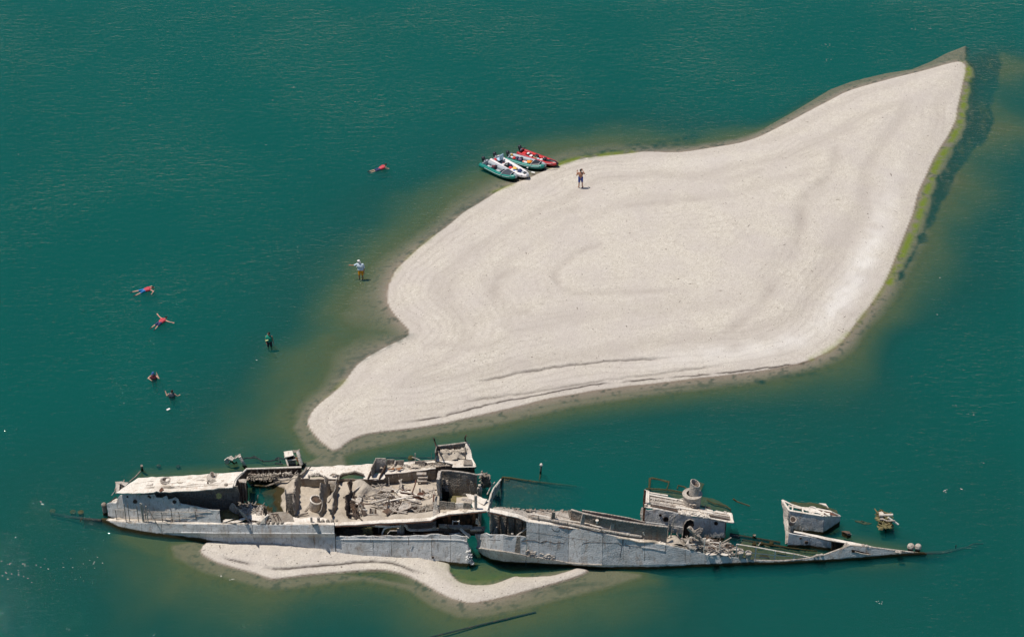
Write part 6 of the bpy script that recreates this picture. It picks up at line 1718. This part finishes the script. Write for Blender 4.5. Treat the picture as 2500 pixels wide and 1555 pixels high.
b3 = boat('teal inflatable boat with black bow cover and orange bags, beside the red boat', (1244,385), (1330,410), .80, .185, TEAL, BOATGREY, BOATGREY)
b4 = boat('red inflatable boat with black bow, innermost of the four on the gravel', (1273,372), (1360,405), .62, .15, REDR, REDR, BLACKR, bowm=BLACKR)
# sprayhood of boat 1
def arch_cover(root, x0, x1, mat, name='sprayhood', h=.30, tip=.0):
    _, Lb, w2, r = BP[root.name]
    V, F = [], []
    nx_, ny_ = 6, 10
    for i in range(nx_ + 1):
        x = x0 + (x1 - x0) * i / nx_
        k = 1 - tip * i / nx_
        for j in range(ny_ + 1):
            a = math.pi * j / ny_
            V.append((x * Lb, -math.cos(a) * (w2 + r * .7) * k, r * .5 + math.sin(a) * h + .10 * i / nx_))
    for i in range(nx_):
        for j in range(ny_):
            q = i * (ny_ + 1) + j
            F.append((q, q + 1, q + ny_ + 2, q + ny_ + 1))
    o = lm(name, V, F, mat, root)
    solid(o, .02, 1)
    for x, k in ((x0, 1), (x1, 1 - tip)):
        ltube('hood_frame', [(x * Lb, -math.cos(math.pi * j / 10) * (w2 + r * .72) * k, r * .5 + math.sin(math.pi * j / 10) * h + .02 + .10 * (x - x0) / (x1 - x0)) for j in range(11)], .018, ALU, root, 6)
    return o
arch_cover(b1, .66, .90, flat('charcoal_canvas', (.045,.055,.075), .8), tip=.45, h=.22)
arch_cover(b3, .68, .88, BLACKR, 'bow_cover', .20, .4)
blb = lambda s, m_, seed, lump=.3: (lambda n: blob(n, (0, 0, 0), s, m_, None, 0, seed, lump))
cargo('folded_cloth', b1, .60, -.2, .05, 'red and orange folded cloth under the sprayhood of the outermost boat', 'cloth', blb((.4,.3,.2), REDC, 3))
cargo('dark_bag', b1, .28, .1, .05, 'maroon soft bag on the rear bench of the outermost boat', 'bag', blb((.38,.42,.3), MAROON, 4))
cargo('white_container', b1, .16, -.3, .0, 'small white container near the motor of the outermost boat', 'container', blb((.25,.2,.22), WHT, 5, .1))
cargo('towel', b1, .45, -.35, -.03, 'pale towel lying on the floor of the outermost boat', 'towel', blb((.6,.16,.08), WHT, 6))
# blue folding seat in the white boat
st = thing('folding_chair', inboat(b2, .10, .1, .12), 'light blue folding chair at the stern of the white boat', 'chair')
st.rotation_euler = b2.rotation_euler
lbox('seat', (0, 0, .05), (.42, .42, .08), LBLUE, st)
lbox('backrest', (.22, .02, .30), (.07, .44, .48), LBLUE, st, .1)
lbox('seat_base', (0, 0, -.08), (.2, .2, .2), PLASTIC, st)
cargo('life_vest', b2, .05, -.5, .12, 'red life vest beside the blue seat of the white boat', 'life vest', blb((.26,.22,.24), REDC, 7))
cargo('life_vest', b2, .50, -.25, .08, 'red and yellow life vest amidships in the white boat', 'life vest', blb((.34,.28,.2), REDC, 8))
cargo('life_vest', b2, .60, .05, .16, 'orange-yellow life vest in the middle of the white boat', 'life vest', blb((.38,.3,.22), YLW, 9))
cargo('camera_bag', b2, .36, .05, .08, 'dark grey bag stowed behind the rear bench of the white boat', 'bag', blb((.40,.48,.34), PLASTIC, 10))
cargo('dry_bag', b2, .27, -.15, .05, 'maroon bag behind the blue seat of the white boat', 'bag', blb((.24,.3,.24), MAROON, 11))
cargo('dry_bag', b2, .76, .05, .16, 'navy blue bag in the fore part of the white boat', 'bag', blb((.46,.42,.36), NAVY, 12))
cargo('dry_bag', b2, .93, -.02, .26, 'black and blue lumpy bag on the very bow of the white boat', 'bag', blb((.36,.34,.28), PLASTIC, 13))
cargo('towel', b2, .64, -.35, .10, 'blue folded towel beside the orange-yellow life vest', 'towel', blb((.34,.26,.10), BLUE, 14))
cargo('life_vest', b3, .14, -.2, .12, 'white and red life vest near the motor of the second teal boat', 'life vest', blb((.34,.3,.24), REDC, 15))
cargo('life_vest', b3, .04, .35, .2, 'small yellow life vest hanging by the motor of the second teal boat', 'life vest', blb((.22,.22,.22), YLW, 16))
cargo('folded_cloth', b3, .10, -.3, .2, 'crumpled white cloth at the stern of the second teal boat', 'cloth', blb((.28,.2,.14), WHT, 17))
cargo('dry_bag', b3, .30, -.1, .1, 'purple-grey bag amidships in the second teal boat', 'bag', blb((.34,.34,.24), flat('mauve_cloth', (.20,.12,.20), .8), 18))
cargo('folded_cloth', b3, .44, -.25, .08, 'pale red striped cloth in the second teal boat', 'cloth', blb((.34,.26,.14), flat('salmon_cloth', (.65,.25,.2), .8), 19))
cargo('dry_bag', b3, .57, -.1, .14, 'bright orange-yellow bag behind the black bow cover', 'bag', blb((.44,.36,.26), ORNG, 20))
cargo('dry_bag', b3, .95, -.05, .16, 'grey speckled bag on the bow tip of the second teal boat', 'bag', blb((.36,.30,.30), flat('speckled_cloth', (.07,.10,.10), .8), 21))
cargo('fuel_tank', b4, .10, -.2, .0, 'red fuel tank behind the motor of the red boat', 'fuel tank', lambda n: lbox(n, (0,0,0), (.36,.3,.24), REDC, None, 0, .05))
cargo('cushion', b4, .34, .3, .2, 'red cushion roll on the far tube of the red boat', 'cushion', blb((.50,.22,.2), REDC, 23, .1))
cargo('cushion', b4, .55, .1, .2, 'shorter red cushion amidships in the red boat', 'cushion', blb((.40,.22,.2), REDC, 24, .1))
cargo('cushion', b4, .76, .1, .24, 'red roll lying at the bow of the red boat', 'cushion', blb((.36,.2,.18), REDC, 25, .1))
cargo('dry_bag', b4, .42, .1, .15, 'black bag between the red cushions of the red boat', 'bag', blb((.38,.40,.28), BLACKR, 26))
cargo('dry_bag', b4, .65, .15, .17, 'black pouch ahead of the second red cushion', 'bag', blb((.32,.36,.22), BLACKR, 27))
cargo('folded_cloth', b4, .42, -.35, .1, 'khaki cloth heaped in the middle of the red boat', 'cloth', blb((.40,.24,.16), KHAKI, 28))
cargo('folded_cloth', b4, .50, -.45, .08, 'light blue cloth beside the khaki cloth in the red boat', 'cloth', blb((.26,.2,.12), LBLUE, 29))
cargo('folded_cloth', b4, .20, -.1, .16, 'bright white strap and cloth by the stern of the red boat', 'cloth', blb((.2,.26,.08), WHT, 30))
fn = thing('boat_fender', P(1291, 411, .05), 'white cylindrical fender lying at the water edge between two boats', 'fender')
ltube('fender_body', [(-.16,-.11,.08),(-.12,-.08,.08),(.12,.08,.08),(.16,.11,.08)], .08, WHT, fn, 12, [.03,.075,.075,.03])
ltube('fender_rope', [(.16,.11,.08),(.26,.16,.03),(.34,.12,.02)], .012, NAVY, fn, 5)
pd = thing('paddle', P(1290, 420, .1), 'thin pale paddle leaning between the white boat bow and the gravel', 'paddle')
ltube('shaft', [(-.75,.30,.25),(.25,-.10,.06)], .02, ALU, pd, 6)
lbox('blade', (.36,-.14,.05), (.30,.14,.02), WHT, pd, -.38, .008)
rope = lm('mooring_rope', *tube_data([P(1330,411,.25), P(1345,416,.12), P(1362,414,.13)], .012, 5), NAVY, None)
tag(rope, 'thin dark mooring line from the second teal boat onto the gravel', 'rope')

for k, (bt_, xs, lab) in enumerate(((b2, (.42, .70, .84), 'white'), (b3, (.20, .50, .62), 'second teal'), (b4, (.28, .60, .72), 'red'))):
    for j, (x, mt, nm, ct) in enumerate(zip(xs, (NAVY, WHT, MAROON), ('navy', 'white', 'maroon'), ('dry_bag', 'folded_cloth', 'dry_bag'))):
        cargo(ct, bt_, x, (.35, -.45, .3)[j], .1, nm + ' ' + ('cloth' if ct != 'dry_bag' else 'sack') + ' wedged ' + ('aft', 'amidships', 'forward')[j] + ' in the ' + lab + ' boat', 'cloth' if ct != 'dry_bag' else 'bag', blb((.26, .24, .2), mt, 50 + k * 3 + j, .45))
# ------------------------------------------------------------------ people
SKIN = flat('tanned_skin', (.42, .20, .12), .55, 10, .08)
SKINP = flat('pale_skin', (.60, .36, .26), .55, 10, .08)
HAIRM = flat('dark_hair', (.02, .013, .01), .8, 30)
LIFE = flat('red_life_vest', (.50, .04, .06), .6)
def capsule_set(bm, segs, extra=0.0):
    """tapered limbs as closed tubes, merged later by the voxel remesher"""
    for a, b, ra, rb_ in segs:
        a, b = Vector(a), Vector(b)
        d = b - a
        L_ = d.length
        n = 8
        ds = d.normalized() if L_ > 1e-4 else Vector((0, 0, 1))
        u = ds.cross(Vector((0, 0, 1)))
        u = (u if u.length > .05 else ds.cross(Vector((1, 0, 0)))).normalized()
        v = ds.cross(u)
        rings = []
        ra, rb2_ = ra + extra, rb_ + extra
        prof = [(-ra * .95, .31 * ra), (-ra * .6, .8 * ra), (0, ra)] + [(L_ * t, ra + (rb2_ - ra) * t) for t in (.33, .66)] + [(L_, rb2_), (L_ + rb2_ * .6, .8 * rb2_), (L_ + rb2_ * .95, .31 * rb2_)]
        for h, r in prof:
            rings.append([bm.verts.new(a + ds * h + (u * math.cos(2 * math.pi * j / n) + v * math.sin(2 * math.pi * j / n)) * r) for j in range(n)])
        for r0_, r1_ in zip(rings, rings[1:]):
            for j in range(n):
                bm.faces.new((r0_[j], r0_[(j + 1) % n], r1_[(j + 1) % n], r1_[j]))
        bm.faces.new(rings[0][::-1])
        bm.faces.new(rings[-1])
def ell(bm, c, s, rot=None):
    g = bmesh.ops.create_icosphere(bm, subdivisions=2, radius=1)
    M = Matrix.Translation(Vector(c)) @ (rot.to_4x4() if rot else Matrix.Identity(4)) @ Matrix.Diagonal((*s, 1))
    bmesh.ops.transform(bm, matrix=M, verts=g['verts'])
def body_obj(name, bm, mat, parent, vox):
    me = bpy.data.meshes.new(name)
    bm.to_mesh(me)
    bm.free()
    o = link(name, me, mat, parent, True, True)
    r = o.modifiers.new('remesh', 'REMESH')
    r.mode = 'VOXEL'
    r.voxel_size = vox
    r.use_smooth_shade = True
    s = o.modifiers.new('smooth', 'SMOOTH')
    s.factor, s.iterations = .5, 3
    return o
def person(loc, rot, J, label, skin=SKIN, hair=HAIRM, shorts=None, top=None, top_sleeve=False, shoes=None, group=None, scale=1.0, vest=False, cap=None, tilt=(0, 0)):
    """J: joints in metres: hip, chest, neck, head, and per side shoulder, elbow, hand, hipj, knee, foot(toe)"""
    root = thing('person', loc, label, 'person', group)
    root.rotation_euler = (tilt[0], tilt[1], rot)
    root.scale = (scale,) * 3
    bm = bmesh.new()
    hip, ch, nk, hd = [Vector(J[k]) for k in ('hip', 'chest', 'neck', 'head')]
    up = (hd - nk).normalized()
    fw = Vector(J.get('face', (0, -1, 0))).normalized()
    side = (Vector(J['sR']) - Vector(J['sL'])).normalized()
    def across(c, wdt, r):
        return (c - side * wdt, c + side * wdt, r, r)
    segs = [across(hip, .085, .105), across(hip.lerp(ch, .5), .06, .10), across(ch, .095, .115), across(ch.lerp(nk, .55), .11, .07), (ch, nk, .09, .055), (hip, ch, .12, .125), (nk, hd, .052, .055)]
    limbs = {}
    for s in 'LR':
        sh, el, ha = Vector(J['s' + s]), Vector(J['e' + s]), Vector(J['h' + s])
        hj, kn, ft = Vector(J['j' + s]), Vector(J['k' + s]), Vector(J['f' + s])
        segs += [(sh, el, .053, .040), (el, ha, .040, .027), (hj, kn, .083, .055), (kn, ft, .056, .038)]
        # palm and five bent fingers
        d = (ha - el).normalized()
        sd_ = d.cross(fw)
        sd_ = (sd_ if sd_.length > .1 else d.cross(Vector((0, 0, 1)))).normalized()
        nrm = sd_.cross(d)
        pc = ha + d * .06
        segs.append((ha + d * .02, pc, .026, .030))
        for k, (o_, l_) in enumerate(((-.030, .065), (-.010, .078), (.011, .072), (.031, .055))):
            f0 = pc + sd_ * o_ + d * .02
            f1 = f0 + d * l_ * .5 - nrm * .012
            segs += [(f0, f1, .010, .0095), (f1, f1 + d * l_ * .4 - nrm * .03, .0095, .008)]
        t0 = ha + d * .03 - sd_ * .028
        segs += [(t0, t0 + d * .035 - sd_ * .03, .011, .010), (t0 + d * .035 - sd_ * .03, t0 + d * .07 - sd_ * .035 - nrm * .015, .010, .009)]
        tf = Vector(J.get('t' + s, tuple(fw * .8 + Vector((0, 0, -.1))))).normalized()
        segs += [(ft + Vector((0, 0, -.02)) * 0, ft + tf * .14, .038, .028)]
        limbs[s] = (sh, el, ha, hj, kn, ft, tf)
    capsule_set(bm, segs)
    R3 = Matrix.Identity(3)
    ell(bm, hd, (.078, .092, .112), up.to_track_quat('Z', 'Y').to_matrix())
    ell(bm, hd + fw * .088 - up * .012, (.014, .018, .022))          # nose
    ell(bm, hd + fw * .07 - up * .06, (.03, .02, .02))               # chin and mouth
    ell(bm, hd + fw * .075 - up * .035, (.022, .014, .006))
    for sg in (-1, 1):
        ell(bm, hd + side * sg * .08 - up * .01, (.014, .02, .03))   # ears
    body_obj('body', bm, skin, root, .0105)
    for sg in (-1, 1):
        bm = bmesh.new()
        ell(bm, hd + fw * .078 + side * sg * .03 + up * .012, (.012, .012, .009))
        me = bpy.data.meshes.new('eye'); bm.to_mesh(me); bm.free()
        link('eye', me, WHT if cap is None else HAIRM, root, True, True)
    bm = bmesh.new()
    ell(bm, hd + up * .032 - fw * .022, (.088, .095, .098), up.to_track_quat('Z', 'Y').to_matrix())
    if cap is not None:
        ell(bm, hd + up * .05 + fw * .07, (.07, .075, .018))
        ell(bm, hd - up * .09 - fw * .05, (.085, .06, .10))
        body_obj('sun_hat', bm, cap, root, .012)
    else:
        ell(bm, hd - fw * .05, (.075, .055, .085))
        body_obj('hair', bm, hair, root, .012)
    if shorts:
        bm = bmesh.new()
        sg_ = [across(hip, .085, .118), across(hip + (ch - hip).normalized() * .06, .07, .112)]
        for s in 'LR':
            hj, kn = limbs[s][3], limbs[s][4]
            sg_.append((hj, hj.lerp(kn, .72), .10, .088))
        capsule_set(bm, sg_)
        body_obj('shorts', bm, shorts, root, .014)
    if top:
        bm = bmesh.new()
        u_ = (ch - hip).normalized()
        ex = .035 if vest else .012
        sg_ = [across(ch, .10, .115 + ex), across(hip.lerp(ch, .45), .075, .108 + ex), across(ch.lerp(nk, .5), .11, .075 + ex), (hip.lerp(ch, .2), ch, .118 + ex, .12 + ex)]
        if not vest:
            sg_.append(across(hip + u_ * .04, .09, .125))
        if top_sleeve:
            for s in 'LR':
                sh, el = limbs[s][0], limbs[s][1]
                sg_.append((sh, sh.lerp(el, .85), .070, .064))
        capsule_set(bm, sg_)
        body_obj('life_vest' if vest else 'shirt', bm, top, root, .014)
    if shoes:
        for s in 'LR':
            ft, tf = limbs[s][5], limbs[s][6]
            bm = bmesh.new()
            capsule_set(bm, [(ft, ft + tf * .15, .048, .042)])
            body_obj('water_shoe', bm, shoes, root, .012)
    return root
def stand(face=(0, -1, 0), **kw):
    J = dict(hip=(0, 0, .95), chest=(0, 0, 1.28), neck=(0, 0, 1.47), head=(0, 0, 1.62), sL=(.19, 0, 1.40), sR=(-.19, 0, 1.40), eL=(.26, .02, 1.12), hL=(.27, -.05, .86), eR=(-.26, .02, 1.12), hR=(-.27, -.05, .86),
             jL=(.09, 0, .90), kL=(.11, -.02, .48), fL=(.12, .02, .06), jR=(-.09, 0, .90), kR=(-.11, -.02, .48), fR=(-.12, .02, .06), face=face)
    J.update(kw)
    return J
gp = P(1417, 459.5, .9)
gp = P(1417, 459.5, ground_z(gp)); gp = P(1417, 459.5, ground_z(gp))
# seen from behind, both hands raised to the face
person(gp, 0, stand(face=(.2, 1, 0), tL=(.4, 1, -.1), tR=(-.3, 1, -.1), eL=(.31, .06, 1.24), hL=(.13, .20, 1.50), eR=(-.30, .08, 1.10), hR=(-.27, .26, 1.30), fL=(.15, .03, .06), kL=(.13, .03, .48)),
       'bare-chested man in blue shorts standing on the gravel with hands raised to his face', SKIN, shorts=flat('royal_blue_shorts', (.035, .06, .26), .8), scale=1.0)
person(P(882, 687, -.32), 0, stand(face=(-.6, .6, -.3), tL=(-.3, 1, 0), tR=(-.5, 1, 0), chest=(-.04, .02, 1.28), neck=(-.06, .03, 1.47), head=(-.10, .05, 1.62), sL=(.16, .02, 1.40), sR=(-.22, .04, 1.42), eR=(-.42, .08, 1.27), hR=(-.66, .12, 1.25), eL=(.25, 0, 1.10), hL=(.22, -.06, .84)),
       'man in white sun hat and orange shorts wading shin-deep with one arm stretched out', SKIN, shorts=flat('orange_shorts', (1.0, .37, .01), .8), top=flat('white_shirt', (.62, .72, .80), .8), top_sleeve=True, cap=WHT, scale=1.07)
person(P(660, 860, -.62), 0, stand(face=(-.7, -.3, -.5), chest=(-.02, 0, 1.28), head=(.0, 0, 1.62), eR=(-.24, -.04, 1.12), hR=(-.2, -.1, .9), eL=(.24, .05, 1.12), hL=(.27, .0, .86)),
       'dark-haired person in green and yellow vest standing thigh-deep in the water', SKIN, shorts=flat('black_shorts', (.015, .015, .03), .8), top=flat('green_vest', (.0, .26, .17), .8), vest=True, scale=1.0)
yv = bpy.context.scene.objects[-1]
def floater(px, py, ang, label, J=None, z=.0, pitch=0., **kw):
    """swimmer lying flat; local +x towards the head"""
    K = dict(hip=(0, 0, 0), chest=(.34, 0, .02), neck=(.53, 0, .04), head=(.68, 0, .06), sL=(.46, .19, .02), sR=(.46, -.19, .02), jL=(-.05, .09, 0), jR=(-.05, -.09, 0), kL=(-.46, .14, -.03), kR=(-.46, -.14, -.03),
             fL=(-.86, .16, -.04), fR=(-.86, -.16, -.04), eL=(.62, .40, .0), hL=(.60, .62, .0), eR=(.62, -.40, .0), hR=(.60, -.62, .0), tL=(-1, 0, -.2), tR=(-1, 0, -.2), face=(.5, 0, -.8))
    K.update(J or {})
    return person(P(px, py, z), ang, K, label, scale=.93, **kw)
BLKSHOE = flat('black_shoe', (.01, .012, .02), .6)
# angles in the horizontal plane: photo direction (dx, -dy/sin pitch)
def ang(dx, dy):
    return math.atan2(-dy / .58, dx)
floater(352, 709, ang(48, -13), 'swimmer in pink vest and bright blue shorts floating with spread legs', dict(eR=(.62, -.42, .0), hR=(.42, -.62, -.02), eL=(.66, .22, .05), hL=(.74, .05, .05), fL=(-.88, .24, -.03), kL=(-.46, .16, -.02), fR=(-.80, -.30, -.04), kR=(-.42, -.20, -.03)),
        z=.0, skin=SKINP, shorts=flat('bright_blue_shorts', (.0, .15, .42), .7), top=LIFE, vest=True, shoes=BLKSHOE)
floater(390, 788, ang(38, -30), 'swimmer in red vest and navy shorts floating with both arms spread wide', dict(eL=(.50, .48, .02), hL=(.62, .80, .02), eR=(.48, -.46, .02), hR=(.60, -.76, .0), kL=(-.42, .14, -.05), fL=(-.72, .18, -.1), kR=(-.42, -.14, -.05), fR=(-.70, -.18, -.1)),
        z=.0, skin=SKINP, shorts=NAVY, top=LIFE, vest=True, shoes=BLKSHOE)
floater(926, 413, ang(40, -10), 'lone swimmer in red vest with black hair, far up near the boats', dict(chest=(.32, 0, .10), neck=(.48, 0, .18), head=(.58, 0, .28), sL=(.42, .17, .14), sR=(.42, -.17, .14), eL=(.6, .2, -.05), hL=(.75, .1, -.15), eR=(.6, -.2, -.05), hR=(.75, -.1, -.15), kL=(-.45, .1, -.06), kR=(-.45, -.1, -.06), fL=(-.86, .1, -.06), fR=(-.84, -.12, -.08)),
        z=-.02, skin=SKINP, top=LIFE, vest=True, shorts=NAVY, shoes=BLKSHOE)
# two people treading water with floats
def treader(px, py, rot, label, J, **kw):
    K = stand()
    K.update(J)
    return person(P(px, py, -1.27), rot, K, label, **kw)
treader(380, 957, 0, 'swimmer with blue cap raising both arms in a ring, above the dark-vested swimmer', dict(face=(-.4, -.4, -.6), eL=(.38, -.15, 1.30), hL=(.24, .05, 1.52), eR=(-.36, -.10, 1.30), hR=(-.14, -.30, 1.28), head=(-.02, 0, 1.60)),
        skin=SKINP, top=MAROON, vest=True, cap=BLUE)
treader(424, 1001, 0, 'swimmer in dark grey vest with raised hands, lowest in the water on the left', dict(face=(.4, .5, -.3), eR=(-.34, .05, 1.20), hR=(-.42, .20, 1.36), eL=(.36, .0, 1.22), hL=(.44, .12, 1.18), head=(.05, .03, 1.60)),
        skin=SKINP, top=flat('dark_grey_vest', (.05, .065, .085), .7), vest=True)
dv = thing('swim_board', P(411, 999, .02), 'small white float held beside the dark-vested swimmer', 'float')
lbox('float_board', (0, 0, 0), (.26, .14, .05), WHT, dv, .7, .02)
sh_ = thing('shoulder_towel', P(655, 835, .0), 'pale yellow strip over the shoulder of the standing person in green', 'cloth')
zz = climb(P(660, 859, 0), 831)
ltube('cloth_strip', [(-.26, -.02, zz.z - .02), (-.16, -.06, zz.z + .04), (-.06, -.04, zz.z + .06)], .04, flat('pale_yellow_cloth', (.72, .80, .38), .8), sh_, 8)
sh_.location = (P(660, 859, 0).x, P(660, 859, 0).y, 0)
# ------------------------------------------------------------------ small white flecks and leaves on the water
def specks(name, pts, mat, label, spread, n, sz, seed):
    rr = random.Random(seed)
    V, F = [], []
    for px, py in pts:
        for _ in range(n):
            c = P(px + rr.gauss(0, spread), py + rr.gauss(0, spread * .5), .006)
            l, wd_, a = sz * rr.uniform(.5, 2.2), sz * rr.uniform(.3, .6), rr.uniform(-.5, .3)
            k = len(V)
            for q in range(6):
                t = q * math.pi / 3
                x, y = math.cos(t) * l, math.sin(t) * wd_
                V.append(c + Vector((x * math.cos(a) - y * math.sin(a), x * math.sin(a) + y * math.cos(a), 0)))
            F.append(tuple(range(k, k + 6)))
    o = mesh(name, V, F, mat)
    return tag(o, label, kind='stuff')
specks('white_flecks', [(20,1377),(60,1380),(35,1395),(110,1377),(165,1376),(212,1374),(215,1375),(10,1410),(60,1420)], WHT, 'small broken white flecks on the water', 14, 4, .028, 5)
specks('white_flecks', [(2310,1198),(2305,1200),(2350,1195),(2150,1470),(2140,1468),(2030,112),(2015,110),(2020,147),(2230,70),(2270,70),(535,1405),(567,1414),(2400,1130),(2365,1010),(2330,990)], WHT, 'small broken white flecks on the water', 4, 3, .03, 6)
specks('floating_leaves', [(160,284),(544,245),(666,245),(717,213),(867,249),(649,354),(965,300),(45,377),(100,1224),(627,879),(876,225),(2295,678),(2288,768)], WHT, 'single pale leaves drifting on the river', .5, 1, .035, 7)

# pebbles and scraps of driftwood on the bars
rr = random.Random(91)
V, F = [], []
bw = [tuple(p) for p in BARW]
sw = [tuple(p) for p in SMALLW]
spots = []
while len(spots) < 1300:
    q = P(rr.uniform(740, 2370), rr.uniform(150, 1100))
    if inpoly(q.x, q.y, bw):
        spots.append(q)
while len(spots) < 1500:
    q = P(rr.uniform(490, 1440), rr.uniform(1310, 1470))
    if inpoly(q.x, q.y, sw):
        spots.append(q)
zs = terrain(np.array([[q.x for q in spots]]), np.array([[q.y for q in spots]]))[0][0]
for q, z in zip(spots, zs):
    k, n0 = rr.uniform(.015, .038) * (1.6 if rr.random() < .06 else 1), len(V)
    a = rr.uniform(0, 6.3)
    l = rr.uniform(1, 1.8) if rr.random() < .95 else 6
    for ux, uy, uz in ((1, 0, 0), (0, 1, 0), (-1, 0, 0), (0, -1, 0), (0, 0, 1)):
        x, y = ux * k * l, uy * k
        V.append((q.x + x * math.cos(a) - y * math.sin(a), q.y + x * math.sin(a) + y * math.cos(a), z + uz * k * .8))
    F += [(n0, n0 + 1, n0 + 4), (n0 + 1, n0 + 2, n0 + 4), (n0 + 2, n0 + 3, n0 + 4), (n0 + 3, n0, n0 + 4)]
tag(mesh('pebbles', V, F, flat('dark_pebble', (.20, .17, .145), .8)), 'small dark pebbles and twigs scattered over the gravel bars', kind='stuff')
